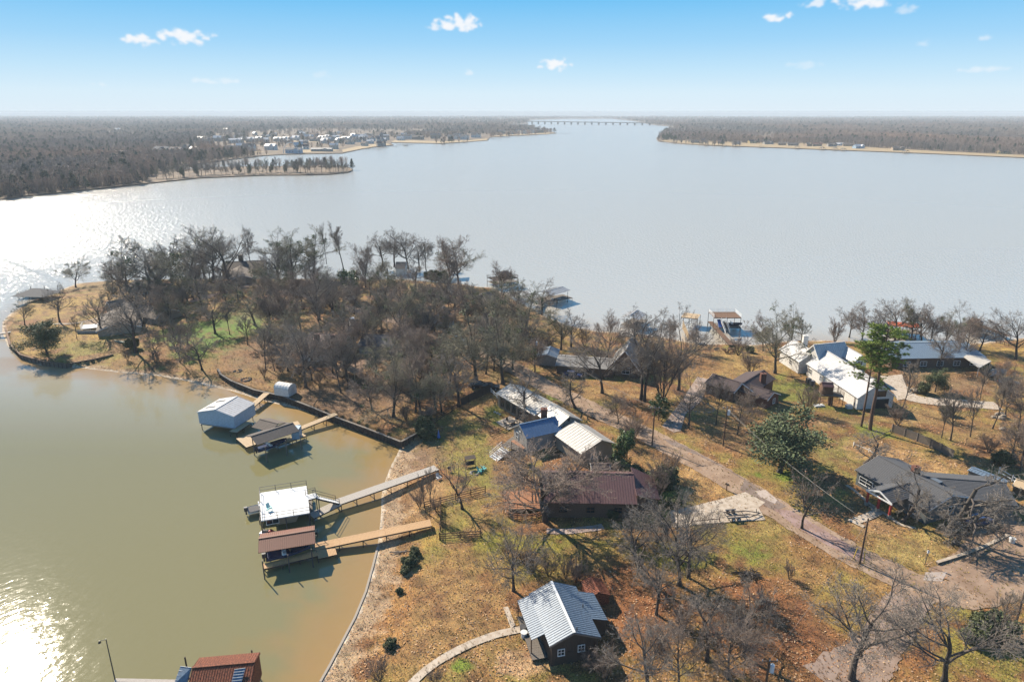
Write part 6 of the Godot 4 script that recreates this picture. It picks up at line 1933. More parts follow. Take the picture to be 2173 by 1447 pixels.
# grows one tree ten metres tall; spec keys: bole, trunk, spread, wander, rise, kids, leaf, leaves, stems
func grow(sd: int, spec: Dictionary) -> Array:
	var r := RandomNumberGenerator.new()
	r.seed = sd
	var wood := TreeMesh.new()
	var crown := TreeMesh.new()
	var leaves := TreeMesh.new()
	var bark: Color = spec.get("bark", Color(0.09, 0.075, 0.063))
	var tint: Color = spec.get("twig", Color(0.205, 0.17, 0.138))
	var stems: int = spec.get("stems", 1)
	var levels: int = spec.get("levels", 4)
	var kids: Array = spec.get("kids", [7, 5, 5, 5, 4])
	var todo := []
	for s in stems:
		var a := TAU * s / stems + r.randf()
		var lean: float = spec.get("lean", 0.06) if stems == 1 else r.randf_range(0.25, 0.5)
		var d := Vector3(cos(a) * lean, 1, sin(a) * lean).normalized()
		todo.append([Vector3(cos(a), 0, sin(a)) * (0.0 if stems == 1 else 0.18), d, spec.get("bole_len", 6.4) * (1.0 if stems == 1 else r.randf_range(0.75, 1.0)), spec.get("trunk", 0.26), 0])
	while todo:
		var it: Array = todo.pop_back()
		var p: Vector3 = it[0]
		var d: Vector3 = it[1]
		var ln: float = it[2]
		var rad: float = it[3]
		var lv: int = it[4]
		var segs: int = [7, 5, 4, 3, 2, 1][lv]
		var wander: float = spec.get("wander", 0.22) * (0.5 if lv == 0 else 1.0)
		var pts: Array[Vector3] = [p]
		var dirs: Array[Vector3] = [d]
		for k in segs:
			var lift: float = spec.get("rise", 0.05) * (1.0 if lv < 3 else 0.5)
			d = (d + Vector3(r.randf_range(-1, 1), r.randf_range(-1, 1), r.randf_range(-1, 1)) * wander + Vector3.UP * lift).normalized()
			p += d * ln / segs
			pts.append(p); dirs.append(d)
		var end := rad * (0.55 if lv == 0 else 0.42)
		var shade := r.randf_range(0.8, 1.25)
		var col := bark.lerp(tint, clampf(lv / 4.0, 0, 1)) * shade
		col.a = 1
		if lv >= levels:
			var tr := maxf(rad, 0.0125)
			for k in segs:
				crown.twig(pts[k], pts[k + 1] , tr, col)
			for e in int(spec.get("sprigs", 4)):
				var q := pts[0].lerp(pts[segs], r.randf_range(0.2, 1.0))
				var sd3 := Vector3(r.randf_range(-1, 1), r.randf_range(-0.5, 1), r.randf_range(-1, 1)) + dirs[segs]
				crown.twig(q, q + sd3.normalized() * ln * r.randf_range(0.5, 0.9), tr * 0.85, col)
			if spec.get("leaves", 0) > 0:
				for e in int(spec.leaves):
					if r.randf() < spec.get("cover", 1.0):
						var lc: Color = spec.leaf * r.randf_range(0.55, 1.5)
						lc.a = 1
						leaves.leaf(pts[segs] + Vector3(r.randf_range(-1, 1), r.randf_range(-1, 1), r.randf_range(-1, 1)) * spec.get("puff", 0.3), spec.get("size", 0.12) * r.randf_range(0.6, 1.3), r, lc)
			if spec.get("mistle", 0.0) > r.randf():
				for e in 40:
					var lc: Color = Color(0.055, 0.075, 0.018) * r.randf_range(0.6, 1.6)
					lc.a = 1
					leaves.leaf(pts[segs] + Vector3(r.randf_range(-1, 1), r.randf_range(-1, 1), r.randf_range(-1, 1)) * 0.3, 0.11, r, lc)
			continue
		var sides: int = [8, 6, 5, 4, 3][lv]
		for k in segs:
			var r0 := lerpf(rad, end, float(k) / segs)
			var r1 := lerpf(rad, end, float(k + 1) / segs)
			if lv == 0 and k == 0: r0 *= 1.45
			(wood if lv <= 1 else crown).ring(pts[k], pts[k + 1], r0, r1, sides, col)
		var count: int = kids[lv]
		var lo: float = spec.get("bole", 0.32) if lv == 0 else 0.22
		for q in count:
			var t := lerpf(lo, 1.0, (q + r.randf()) / count)
			if q == count - 1: t = 1.0
			var at := t * segs
			var i := mini(int(at), segs - 1)
			var pos := pts[i].lerp(pts[i + 1], at - i)
			var base := dirs[i + 1]
			var side := base.cross(Vector3(r.randf_range(-1, 1), r.randf_range(-1, 1), r.randf_range(-1, 1))).normalized()
			var out: float = spec.get("spread", 0.9) * r.randf_range(0.6, 1.25) * (1.0 if lv == 0 else 0.85)
			if t == 1.0: out *= 0.4
			var nd := (base * cos(out) + side * sin(out)).normalized()
			var taper: float = 1.0 - (0.45 * t if lv > 0 else spec.get("cone", 0.35) * (t - lo))
			var nl: float = ln * spec.get("ratio", [0.62, 0.6, 0.6, 0.62, 0.6])[lv] * r.randf_range(0.7, 1.2) * taper
			var nr := maxf(lerpf(rad, end, t) * (0.56 if lv < 2 else 0.6), 0.013)
			todo.append([pos, nd, nl, nr, lv + 1])
	# bring the tree to ten metres
	var top := 0.1
	for q in crown.v: top = maxf(top, q.y)
	for q in leaves.v: top = maxf(top, q.y)
	var f := 10.0 / top
	for set in [wood, crown, leaves]:
		for k in set.v.size(): set.v[k] *= f
	return [wood.mesh(), crown.mesh(), leaves.mesh() if leaves.v.size() > 0 else null]

# a pine: long clean bole, plates of needles at the top
func grow_pine(sd: int, low: float, fat: float) -> Array:
	var r := RandomNumberGenerator.new()
	r.seed = sd
	var wood := TreeMesh.new()
	var crown := TreeMesh.new()
	var bark := Color(0.16, 0.095, 0.065)
	var p := Vector3.ZERO
	var pts: Array[Vector3] = [p]
	for k in 8:
		p += Vector3(r.randf_range(-0.05, 0.07), 1.2, r.randf_range(-0.04, 0.04))
		pts.append(p)
	for k in 8: wood.ring(pts[k], pts[k + 1], 0.17 - k * 0.016, 0.17 - (k + 1) * 0.016, 8, bark * r.randf_range(0.85, 1.15))
	for k in 72:
		var t := lerpf(low, 0.99, pow(r.randf(), 0.8))
		var i := mini(int(t * 8), 7)
		var base := pts[i].lerp(pts[i + 1], t * 8 - i)
		var a := r.randf() * TAU
		var ln := fat * (1.15 - absf(t - (low + 0.22)) * 1.7) * r.randf_range(0.55, 1.1)
		var tip := base + Vector3(cos(a) * ln, ln * r.randf_range(0.05, 0.45), sin(a) * ln)
		crown.ring(base, tip, 0.035, 0.014, 4, bark * 0.8)
		for q in 10:
			var cen := base.lerp(tip, r.randf_range(0.45, 1.08)) + Vector3(r.randf_range(-0.35, 0.35), r.randf_range(-0.05, 0.3), r.randf_range(-0.35, 0.35))
			var g := r.randf_range(0.65, 1.4)
			for e in 18:
				var dd := Vector3(r.randf_range(-1, 1), r.randf_range(-0.3, 1), r.randf_range(-1, 1)).normalized() * r.randf_range(0.14, 0.3)
				crown.twig(cen + dd * 0.15, cen + dd, 0.026, Color(0.16 * g, 0.21 * g, 0.035 * g))
	return [wood.mesh(), crown.mesh(), null]

var kinds := {}

func make_kinds() -> void:
	var oak := {"bole": 0.34, "trunk": 0.19, "spread": 1.05, "wander": 0.24, "rise": 0.06, "kids": [9, 7, 6, 5], "levels": 4, "bole_len": 5.0, "cone": 0.1, "ratio": [0.84, 0.62, 0.6, 0.62, 0.6]}
	var tall := {"bole": 0.42, "trunk": 0.12, "spread": 0.65, "wander": 0.15, "rise": 0.08, "kids": [14, 6, 5, 5], "levels": 4, "bole_len": 7.6, "ratio": [0.42, 0.58, 0.6, 0.62, 0.6], "cone": 0.5}
	var gnarl := {"bole": 0.3, "trunk": 0.22, "spread": 1.15, "wander": 0.42, "rise": 0.02, "kids": [8, 6, 6, 5], "levels": 4, "bole_len": 4.6, "cone": 0.0, "twig": Color(0.20, 0.17, 0.14)}
	var fineb := {"bole": 0.25, "trunk": 0.15, "spread": 0.85, "wander": 0.2, "rise": 0.05, "kids": [11, 8, 7, 5], "levels": 4, "bole_len": 5.6, "cone": 0.15, "ratio": [0.76, 0.62, 0.6, 0.62, 0.6], "twig": Color(0.23, 0.172, 0.132)}
	var shrub := {"bole": 0.12, "trunk": 0.07, "spread": 0.5, "wander": 0.18, "rise": 0.05, "kids": [7, 6, 6, 3], "levels": 3, "sprigs": 4, "stems": 7, "bole_len": 5.5, "twig": Color(0.25, 0.18, 0.135)}
	kinds.oak = [grow(11, oak), grow(12, oak), grow(13, oak)]
	kinds.tall = [grow(21, tall), grow(22, tall), grow(23, tall)]
	kinds.gnarled = [grow(31, gnarl), grow(32, gnarl)]
	kinds.fine = [grow(41, fineb), grow(42, fineb), grow(43, fineb)]
	kinds.shrub = [grow(51, shrub), grow(52, shrub)]
	var green := oak.duplicate()
	green.merge({"leaf": Color(0.14, 0.125, 0.05), "leaves": 2, "cover": 0.5, "size": 0.05, "puff": 0.25, "mistle": 0.005, "twig": Color(0.22, 0.195, 0.13)}, true)
	kinds.budding = [grow(61, green), grow(62, green), grow(64, green)]
	var rust := oak.duplicate()
	rust.merge({"leaf": Color(0.20, 0.085, 0.045), "leaves": 1, "cover": 0.55, "size": 0.10, "puff": 0.2, "kids": [7, 5, 5, 4], "wander": 0.32}, true)
	kinds.russet = [grow(71, rust)]
	var ever := {"bole": 0.1, "trunk": 0.16, "spread": 1.0, "wander": 0.2, "rise": 0.03, "kids": [13, 7, 6], "levels": 3, "sprigs": 1, "bole_len": 5.2, "leaf": Color(0.075, 0.095, 0.035), "leaves": 20, "size": 0.13, "puff": 0.55, "cone": 0.35, "twig": Color(0.07, 0.06, 0.05)}
	kinds.evergreen = [grow(81, ever), grow(82, ever)]
	var mag := {"bole": 0.12, "trunk": 0.14, "spread": 0.85, "wander": 0.18, "rise": 0.06, "kids": [12, 6, 5], "levels": 3, "sprigs": 0, "bole_len": 6.5, "leaf": Color(0.065, 0.105, 0.024), "leaves": 12, "size": 0.24, "puff": 0.42, "cone": 0.45, "twig": Color(0.08, 0.07, 0.05)}
	kinds.magnolia = [grow(91, mag), grow(92, mag)]
	var bush := {"bole": 0.05, "trunk": 0.06, "spread": 0.8, "wander": 0.25, "rise": 0.02, "kids": [6, 6, 5], "levels": 3, "sprigs": 0, "stems": 5, "bole_len": 5.0, "leaf": Color(0.075, 0.085, 0.03), "leaves": 8, "size": 0.4, "puff": 0.8}
	kinds.bush = [grow(95, bush)]
	kinds.pine = [grow_pine(101, 0.48, 2.7), grow_pine(102, 0.56, 1.8)]
	M.bark = vmat(0.95, M.grain, 0.8)
	M.twigs = vmat(0.9)
	M.leafy = vmat(0.75)
	M.leafy.backlight = Color(0.35, 0.35, 0.15)
	var leaf_gloss := vmat(0.42)
	leaf_gloss.backlight = Color(0.2, 0.22, 0.05)
	M.leafy_gloss = leaf_gloss

func plant(kind: String, x: float, y: float, z: float, h: float, label: String, group := "", wide := 1.0) -> void:
	if group and not group.begins_with("bare trees on the narrow"):
		label = {"oak": "dark limbed ", "budding": "olive tinted ", "fine": "brown twiggy ", "tall": "slender ", "gnarled": "crooked ", "shrub": "", "bush": ""}.get(kind, "") + label + near_what(x, z)
	elif group:
		label = {"oak": "wide ", "budding": "olive tinted ", "tall": "slender "}.get(kind, "") + label
	var list: Array = kinds[kind]
	var k := rng.randi() % list.size()
	var set: Array = list[k]
	var called: String = {"shrub": "bare_shrub", "evergreen": "evergreen_tree", "magnolia": "magnolia_tree", "pine": "pine_tree", "russet": "russet_oak", "bush": "leafy_bush", "oak": "bare_oak", "gnarled": "gnarled_oak", "tall": "slender_tree", "fine": "twiggy_tree", "budding": "budding_oak"}.get(kind, "bare_tree")
	var t := thing(called, label, "shrub" if kind in ["shrub", "bush"] else "tree", Vector3(x, y - 0.12, z), rng.randf() * TAU, group)
	t.scale = Vector3(wide, 1, wide) * (h / 10.0)
	inst("trunk", set[0], M.bark, t)
	inst("crown", set[1], M.twigs, t)
	if set[2]: inst("foliage", set[2], M.leafy_gloss if kind == "magnolia" else M.leafy, t)

func near_what(x: float, z: float) -> String:
	var best := 1e9
	var word := ""
	for l in M.landmarks:
		var d := Vector2(x, z).distance_to(l[0])
		if d < best:
			best = d; word = l[1]
	return " near the " + word

func make_trees() -> void:
	make_kinds()
	# trees that stand apart: kind, x, y, z, height, label, width
	var own := [
		["evergreen", -126.85, 1.25, -175.48, 10.2, "round dark live oak on the lawn behind the point's retaining wall", 1.35],
		["budding", -166.33, 0.56, -253.09, 12.18, "dark leafy oak alone on the far lawn edge of the point", 1.2],
		["oak", -141.63, 1.55, -204.41, 13, "bare forked oak on the gold lawn in front of the hip roofed boathouse", 1.0],
		["budding", -151.24, 1.25, -202.39, 9.8, "low mistletoe oak at the tip of the point", 1.2],
		["tall", -126.43, 1.54, -188.05, 7.69, "thin leaning sapling beside the white terrace", 0.9],
		["oak", -121.02, 1.64, -191.31, 14.14, "bare oak overhanging the white terrace of the grey brown house", 1.1],
		["oak", -103.52, 1.23, -177.09, 18.65, "bare oak rooted at the end of the point's retaining wall", 1.0],
		["tall", -106.08, 1.87, -273.14, 20.32, "sparse dead tree with a fork beside the wide hip roofed house", 0.8],
		["tall", -80.72, 1.24, -292.45, 18.59, "narrow conical bare cypress on the far shore lawn", 0.55],
		["tall", -69.79, 1.68, -277.44, 20.99, "tall dead tree with upswept forks behind the dark magnolia", 1.0],
		["oak", -60.64, 2.13, -205.55, 19.95, "bare tree with a long dark trunk in the middle of the wood", 1.0],
		["magnolia", -55.96, 2.06, -229.67, 11.84, "dark glossy magnolia in the middle of the bare wood", 1.15],
		["fine", -23.04, 1.28, -248.77, 20.86, "round crowned bare tree on the shore by the clipped hedge", 1.25],
		["budding", -20.81, 0.24, -258.86, 17.87, "leaning olive tinted tree next to the round crowned one", 1.25],
		["oak", -49.33, 1.5, -151.35, 17.63, "bare oak behind the white barn shed", 1.0],
		["oak", -45.14, 1.6, -160.4, 12.67, "bare leaning oak in front of the red roofed house", 0.9],
		["fine", -3.72, 0.19, -243.23, 14.21, "fine twigged bare tree beside the dock with stairs", 1.0],
		["oak", 20.95, 2.1, -146.47, 14.94, "bare oak with fanned limbs in front of the steep gabled house", 1.1],
		["gnarled", 14, 1.94, -138.3, 12.28, "curved dark oak on the verge between road and pale roofed house", 1.0],
		["oak", 29.32, 2.15, -142.52, 21.41, "tall bare oak with the nearer of twin trunks by the steep gable", 0.8],
		["oak", 29.92, 2.15, -141.71, 21.1, "tall bare oak with the farther of twin trunks by the steep gable", 0.8],
		["oak", 39.14, 2, -148.4, 20.44, "tall bare oak at the end of the shaded gravel drive", 1.0],
		["oak", 36.78, 2.27, -129.01, 13.99, "bare tree at the corner of drive and road near the stone ring", 0.8],
		["tall", 42.45, 2.28, -128.97, 11.24, "slim double trunked tree between stone ring and utility pole", 0.9],
		["fine", 45.45, 2.34, -124.48, 11.95, "pale bare tree leaning on the slope in front of the purple roof", 0.9],
		["fine", 22.31, 2.04, -130.39, 7.06, "small spreading bare tree on the grass by the road bend", 1.3],
		["magnolia", 31.02, 2.18, -131.48, 5.83, "small magnolia by the utility pole at the gravel drive", 1.15],
		["gnarled", 3.76, 1.76, -132.38, 14.29, "crooked dark tree growing against the long pale roof", 0.95],
		["magnolia", 21.15, 2.03, -111.94, 8.13, "large glossy magnolia between pale roofed house and road", 1.05],
		["evergreen", 48.26, 2.45, -109.1, 12.95, "big dark cedar beside the overhead wires", 1.75],
		["gnarled", 65.1, 2.51, -112.12, 8.68, "low wide bare oak behind the slate roofed house", 1.5],
		["gnarled", 61.66, 2.64, -93.02, 12.12, "pale trunked bare oak in front of the slate roofed porch", 1.0],
		["gnarled", 67.01, 2.72, -90.1, 14.12, "dark bare oak rising over the slate roof", 1.05],
		["gnarled", 66.39, 2.71, -87.22, 9.54, "leaning bare oak spreading over the dirt yard", 1.4],
		["russet", 45.22, 2.37, -91.61, 12.49, "oak with brown leaves still clinging beside the road", 0.85],
		["russet", -8.25, 1.49, -98.6, 10.65, "oak with rusty leaves inside the rail fence", 1.15],
		["oak", 0.23, 1.65, -77.94, 11.87, "rough barked bare oak beside the tin roofed cabin", 1.05],
		["oak", 18.8, 1.95, -72.95, 12.57, "dark bare oak standing in orange leaves right of the cabin", 0.85],
		["fine", 5.4, 1.74, -94.64, 16.17, "huge brown bare tree overhanging the maroon roof", 2.0],
		["pine", 73.38, 2.28, -126.76, 22.8, "tall pine with a broad bright crown before the white house", 1.0],
		["pine", 72.33, 2.25, -128.37, 18.82, "slimmer pine with a thin crown before the white house", 0.8],
		["shrub", 63.89, 2.15, -134.87, 7.24, "vase shaped bare crape myrtle beside the tree house", 1.0],
		["oak", 38.99, 2.28, -61.88, 15.98, "large bare oak between the two gravel lanes", 1.05],
		["oak", 49.25, 2.44, -61.38, 12.7, "bare oak on the grass right of the gravel lane", 1.25],
		["tall", 58.58, 2.6, -66.02, 9.64, "pale leaning tree by the dark bushes at the lane's bend", 1.0],
		["oak", 27.79, 2.11, -65.64, 11.07, "bare tree leaning over the leaf covered slope", 0.9],
		["shrub", 38.68, 2.27, -79.74, 3.41, "small bare sapling bush on the lawn near the brush pile", 0.8],
		["oak", 134.15, 1.6, -170.77, 13.94, "dense dark bare oak by the right hand shore lawn", 1.1],
		["evergreen", 98.8, 2, -147.26, 6.57, "rounded green holly beside the grey roofed long house", 1.2],
		["tall", -13.56, 0.9, -97.56, 9.51, "thin trunked tree of a pair at the beach end of the rail fence", 0.6],
		["tall", -14.37, 0.83, -98.52, 7.77, "thinner trunked tree of a pair at the beach end of the rail fence", 0.6]]
	for o in own: plant(o[0], o[1], o[2], o[3], o[4], o[5], "", o[6])
	# trees told apart only by where they stand
	var g1 := "bare trees of the wood on the peninsula"
	var l1 := "bare tree in the wood"
	for o in [["budding", -142.4, 1.79, -241.18, 16.6], ["tall", -144.04, 1.76, -238.57, 13.41], ["oak", -131.01, 1.9, -226.52, 21.79], ["budding", -122.73, 2.06, -232.19, 23.84], ["oak", -124.48, 1.99, -227.41, 22.01], ["budding", -108.88, 2.12, -220.93, 14.46], ["oak", -120.48, 1.91, -261.36, 21.37], ["budding", -114.8, 2.03, -256.18, 22.41], ["oak", -105.38, 2.22, -247.93, 23.83], ["budding", -122.93, 1.97, -254.87, 21.26], ["oak", -128.42, 1.95, -251.21, 19.79], ["tall", -99.21, 1.63, -184.4, 9.36], ["tall", -92.32, 1.47, -176.78, 9.58], ["oak", -80.31, 0.67, -165.15, 11.25], ["oak", -87.9, 1.79, -192.19, 12.92], ["tall", -83.22, 1.79, -191.29, 10.05], ["tall", -74.58, 1.7, -182.11, 9.94], ["tall", -88.49, 0.89, -170.53, 10.24], ["budding", -92.6, 1.98, -264.26, 20.84], ["budding", -86, 2, -260.95, 21.33], ["budding", -77.2, 1.96, -261.12, 20.63], ["oak", -87.09, 2.19, -249.52, 15.32], ["fine", -54.62, 1.84, -248.01, 17.34], ["oak", -50.65, 0.73, -289.05, 17.43], ["oak", -44.45, 0.41, -286.76, 17.33], ["oak", -55.37, 1.14, -287.2, 16.13], ["oak", -39.27, 0.2, -284.01, 16.01], ["tall", -35.35, 0.34, -276.35, 15.06], ["tall", -23.84, 2.05, -181.07, 11.23], ["budding", -31.87, 2.06, -186.06, 17.73], ["oak", -38.99, 2.13, -194.79, 13.33], ["tall", -63.12, 1.5, -163.32, 12.11], ["oak", -58.48, 1.57, -165.86, 12.25], ["budding", -25.64, 1.5, -134.83, 15.33], ["fine", -21.17, 1.5, -137.27, 14.48], ["fine", -30.89, 1.5, -138.27, 12.73], ["budding", -16.76, 1.54, -137.68, 13.22], ["oak", -11.95, 1.62, -140.04, 14.15], ["budding", -8.62, 1.82, -153.54, 20.76], ["budding", -2.21, 1.87, -152.52, 20.54], ["tall", -6.53, 1.91, -158.96, 16.98], ["budding", 4.05, 1.67, -189, 15.79], ["budding", 13.47, 1.72, -178.03, 12.42], ["oak", 9.94, 0.05, -217.9, 12.81], ["tall", 2.92, 1.93, -169.14, 13.44], ["oak", 16.55, 1.66, -180.59, 11.09], ["fine", 24.9, 1.83, -168, 13.87], ["oak", 35.27, 1.62, -178.33, 12.7], ["budding", -79.01, 1.94, -200.16, 13.92], ["fine", -72.39, 1.91, -195.48, 14.51], ["fine", -69.56, 1.99, -199.99, 12.61], ["budding", -60.03, 1.83, -184.64, 13.19], ["fine", -82.15, 2.2, -217.75, 11.95], ["budding", -48.34, 1.94, -186.44, 11.91], ["fine", -40.86, 1.86, -176.45, 12.72], ["fine", -72.19, 2.27, -226.39, 13.14], ["budding", -43.3, 1.97, -227.5, 13.21], ["fine", -34.34, 1.93, -221.6, 12.93], ["budding", -23.16, 1.89, -205.33, 12.14], ["fine", -13.26, 1.78, -200.69, 11.92], ["budding", -7.48, 1.7, -200.94, 13.4], ["fine", -0.92, 1.65, -196.3, 12.43], ["budding", -20.64, 1.69, -228.52, 10.82], ["fine", -23.33, 1.78, -160.61, 12.43], ["budding", -16.19, 1.84, -160.44, 12.42], ["fine", -41.12, 1.59, -157.84, 12.27], ["budding", -61.02, 2.22, -220.58, 12.55], ["oak", -113.94, 1.82, -200.56, 14.82], ["fine", -107.47, 1.91, -205.25, 14.36], ["oak", -101.41, 2.09, -215.32, 12.62], ["fine", -96.88, 1.14, -174.65, 8.71], ["budding", 2.2, 0.37, -227.19, 9.98], ["tall", -5.19, 1.99, -170.43, 13.01], ["fine", 5.74, 2.03, -159.94, 11.16], ["oak", -93.98, 2.29, -226.31, 13.14], ["budding", -80.18, 2.34, -226.13, 13.13], ["budding", -133.74, 1.8, -219.19, 12.81]]:
		plant(o[0], o[1], o[2], o[3], o[4], l1, g1, rng.randf_range(1.05, 1.35))
	# the thick of the wood: seeded infill between the houses of the peninsula
	var wood := flat([-147.7, -238.12, -141.02, -263.99, -123.88, -267.53, -100.64, -271.3, -72.86, -267.28, -44.8, -268.56, -21.46, -238.39, -7.65, -230.35, 3.51, -207.51, 5.92, -187.24, 2.78, -159.99, -7.36, -148.37, -13.16, -138.09, -18.69, -132.22, -24.71, -132.22, -34.56, -140.83, -48.67, -153.43, -61.6, -161.32, -76.65, -168.96, -87.69, -174.2, -100.08, -181.25, -108.12, -200.5, -137.87, -228.06])
	var keep := flat([-102.05, -185.24, -88.97, -183.11, -76.65, -168.96, -61.36, -167.95, -71.57, -186.89, -88.29, -226.22, -100.56, -220.73, -93.55, -200.31, -106.66, -200.48])
	var placed: Array[Vector2] = []
	var tries := 0
	while placed.size() < 155 and tries < 6000:
		tries += 1
		var q := Vector2(rng.randf_range(-140, 20), rng.randf_range(-262, -118))
		if not Geometry2D.is_point_in_polygon(q, wood): continue
		if Geometry2D.is_point_in_polygon(q, keep): continue
		var clash := false
		for h in M.house_spots:
			if q.distance_to(h) < 6.5: clash = true
		for e in placed:
			if q.distance_to(e) < 3.2: clash = true
		if clash: continue
		placed.append(q)
		var kk: String = ["fine", "budding", "oak", "fine", "budding", "tall"][rng.randi() % 6]
		if placed.size() % 4 == 0: plant("shrub", q.x + 2.2, land(q.x + 2.2, q.y + 1.5), q.y + 1.5, rng.randf_range(2.0, 3.8), "leafless twiggy shrub", "leafless twiggy shrubs", rng.randf_range(1.0, 1.5))
		plant(kk, q.x, land(q.x, q.y), q.y, rng.randf_range(7.5, 12.5), l1, g1, rng.randf_range(1.1, 1.45))
	var g2 := "bare trees along the right hand shore"
	for o in [["budding", 66.11, 1.74, -160.04, 19.33], ["budding", 78.75, 0.79, -182.29, 13.5], ["oak", 101.03, 0, -194.05, 11.95], ["shrub", 94.32, 0.24, -188.91, 7.75], ["oak", 113.29, 0, -191.38, 13.23], ["budding", 116.31, 0, -188.78, 14.47], ["oak", 127.54, 0.34, -185.25, 13.15], ["oak", 109.31, 1.73, -163.41, 12.84], ["fine", 117.98, 1.64, -167.79, 11.35], ["fine", 118.01, 0.7, -181.76, 13.07], ["fine", 103.54, 0, -191.38, 11.82], ["oak", 118.19, 0.17, -186.58, 13.24], ["budding", 123.84, 0.37, -184.72, 12.16], ["fine", 127.79, 0.86, -180.48, 11.92], ["fine", 70.03, 0.82, -179.42, 12.27], ["budding", 83.46, 0.45, -186.6, 10.6], ["oak", 129.89, 1.07, -178.7, 10.48], ["fine", 44.47, 1.08, -182.68, 10.4], ["fine", 50.27, 1.35, -176.73, 10.25], ["oak", 107.28, 0, -190.5, 10.64]]:
		plant(o[0], o[1], o[2], o[3], o[4], "bare shore tree", g2, rng.randf_range(0.9, 1.15))
	var g3 := "slim bare trees around the pale curved drive"
	for o in [["tall", 85.8, 2.15, -137.33, 12.1], ["tall", 85.75, 2.37, -122.95, 8.27], ["tall", 86.75, 2.4, -121.67, 12.34], ["tall", 91.72, 2.39, -123.32, 11.37], ["tall", 98.69, 2.32, -127.11, 12.63], ["tall", 106.35, 2.19, -134.29, 10.84], ["fine", 104.35, 2.3, -127.59, 11.25], ["fine", 91.56, 2.61, -109.16, 10.7], ["fine", 95.46, 2.5, -116.56, 7.86], ["tall", 105.92, 2.07, -142.16, 9.09], ["fine", 115.21, 1.96, -147.92, 8.22]]:
		plant(o[0], o[1], o[2], o[3], o[4], "bare tree on leafy ground", g3, rng.randf_range(0.8, 1.1))
	var g4 := "bare oaks on the leaf covered slope by the cabin"
	for o in [["gnarled", 18.17, 1.94, -81.82, 12.05], ["oak", 23.13, 2.02, -78.66, 13.9], ["oak", 24.75, 2.04, -80.23, 13.42], ["gnarled", 18.57, 1.95, -86.9, 8.55], ["gnarled", 22.03, 2, -88.7, 7.22], ["gnarled", 26.77, 2.08, -86.48, 8.51], ["oak", 23.2, 2.04, -64.97, 10.57], ["fine", 24.91, 2.06, -62.24, 10.84], ["oak", 15.05, 1.9, -59.73, 11.55], ["fine", 19, 1.96, -61.31, 10.14]]:
		plant(o[0], o[1], o[2], o[3], o[4], "bare oak on the leafy slope", g4, rng.randf_range(0.9, 1.15))
	var g5 := "leafless twiggy shrubs"
	var shrubs := [10.82, 1.84, -62.46, 4.73, 9.3, 1.82, -63.54, 3.43, -15.52, 0.77, -63.05, 4.06, -8.75, 1.47, -61.8, 3.19, 2.92, 1.69, -81.83, 3.95, 5.24, 1.73, -81.05, 3.93, 7.54, 1.77, -80.59, 3.76, 9.11, 1.79, -79.64, 3.88, 1.61, 1.67, -84, 3.22, 25.98, 2.09, -103.88, 6.65, 28.58, 2.14, -108.31, 5.18, 24.1, 2.05, -100.6, 5.37, 24.38, 2.07, -123.35, 5.67, 22.49, 2.04, -120.35, 5.57, 34.27, 2.1, -143.16, 16.43, 59.83, 1.76, -160, 6.76, 61.27, 1.53, -173.93, 6.43, 80.19, 2.26, -129.03, 5.54, 18.08, 1.97, -108.59, 3.79, 22.58, 1.84, -167.24, 4.56, -15.66, 0.71, -100.55, 3.62, -12.66, 1.01, -98.65, 3.13, -0.8, 1.64, -85.72, 3.26, 21.75, 2, -70.66, 4.69, 32.74, 2.18, -73.04, 4.05, 26.62, 2.08, -68.93, 4.28, -22.88, 1.5, -133.39, 4.39, -17.92, 1.5, -129.93, 4.84, -52.31, 1.5, -158.08, 4.37, -61.68, 1.5, -158.08, 3.75, -18.34, 1.95, -170.54, 5.93, -10.62, 1.98, -166.88, 6.47, 9.4, 1.8, -174.7, 6.71, 20.29, 1.63, -181.08, 6.23, 111.67, 1.68, -165.93, 4.53, 111.39, 2.08, -140.82, 5.12, 98.23, 2.46, -118.55, 5.99, 90.98, 2.49, -116.56, 4.46, -94.79, 0.71, -170.28, 4.64, -103.29, 0.71, -172.12, 3.35]
	for k in range(0, shrubs.size(), 4):
		plant("shrub", shrubs[k], shrubs[k + 1], shrubs[k + 2], shrubs[k + 3], "leafless twiggy shrub", g5, rng.randf_range(0.9, 1.3))
	var g6 := "low dark bushes"
	var bushes := [-14.66, 0.68, -87.27, 1.5, -15.17, 0.61, -84.87, 1.8, -15.5, 0.58, -83.3, 1.22, -15.64, 0.56, -78.91, 0.94, -15.2, 0.73, -68.65, 1.24, 59.56, 2.61, -68.34, 3.54, 56.76, 2.57, -67.6, 2.48, 21.87, 2.03, -108.49, 2.37, 26.78, 2.09, -98.37, 2.22, 24.45, 2.06, -104.38, 2.77, 65.46, 1.05, -177.58, 2.2, -17.52, 0.59, -126.29, 3.19, 90.44, 2.56, -111.85, 2.9, 16.21, 1.91, -95.18, 1.75, 26.64, 2.1, -105.11, 3.7, -30.12, 0.39, -263.73, 4.75, -32.63, 0.58, -264.52, 4.38, -27.92, 0.04, -265.94, 4.41, -18.15, 1.47, -127.76, 3.73, 95.53, 2.02, -146.36, 2.94, -105.88, 1.43, -179.65, 3.46, 93.63, 2.22, -134.23, 2.21]
	for k in range(0, bushes.size(), 4):
		plant("bush", bushes[k], bushes[k + 1], bushes[k + 2], bushes[k + 3], "low dark leafy bush", g6, rng.randf_range(1.2, 1.7))
	spit_trees()
	for p in M.far_pines: plant("evergreen", p.x, 1.0, p.z, rng.randf_range(14, 20), "dark evergreen tree at the tip of the right far shore", "evergreens at the tip of the right far shore", 0.9)

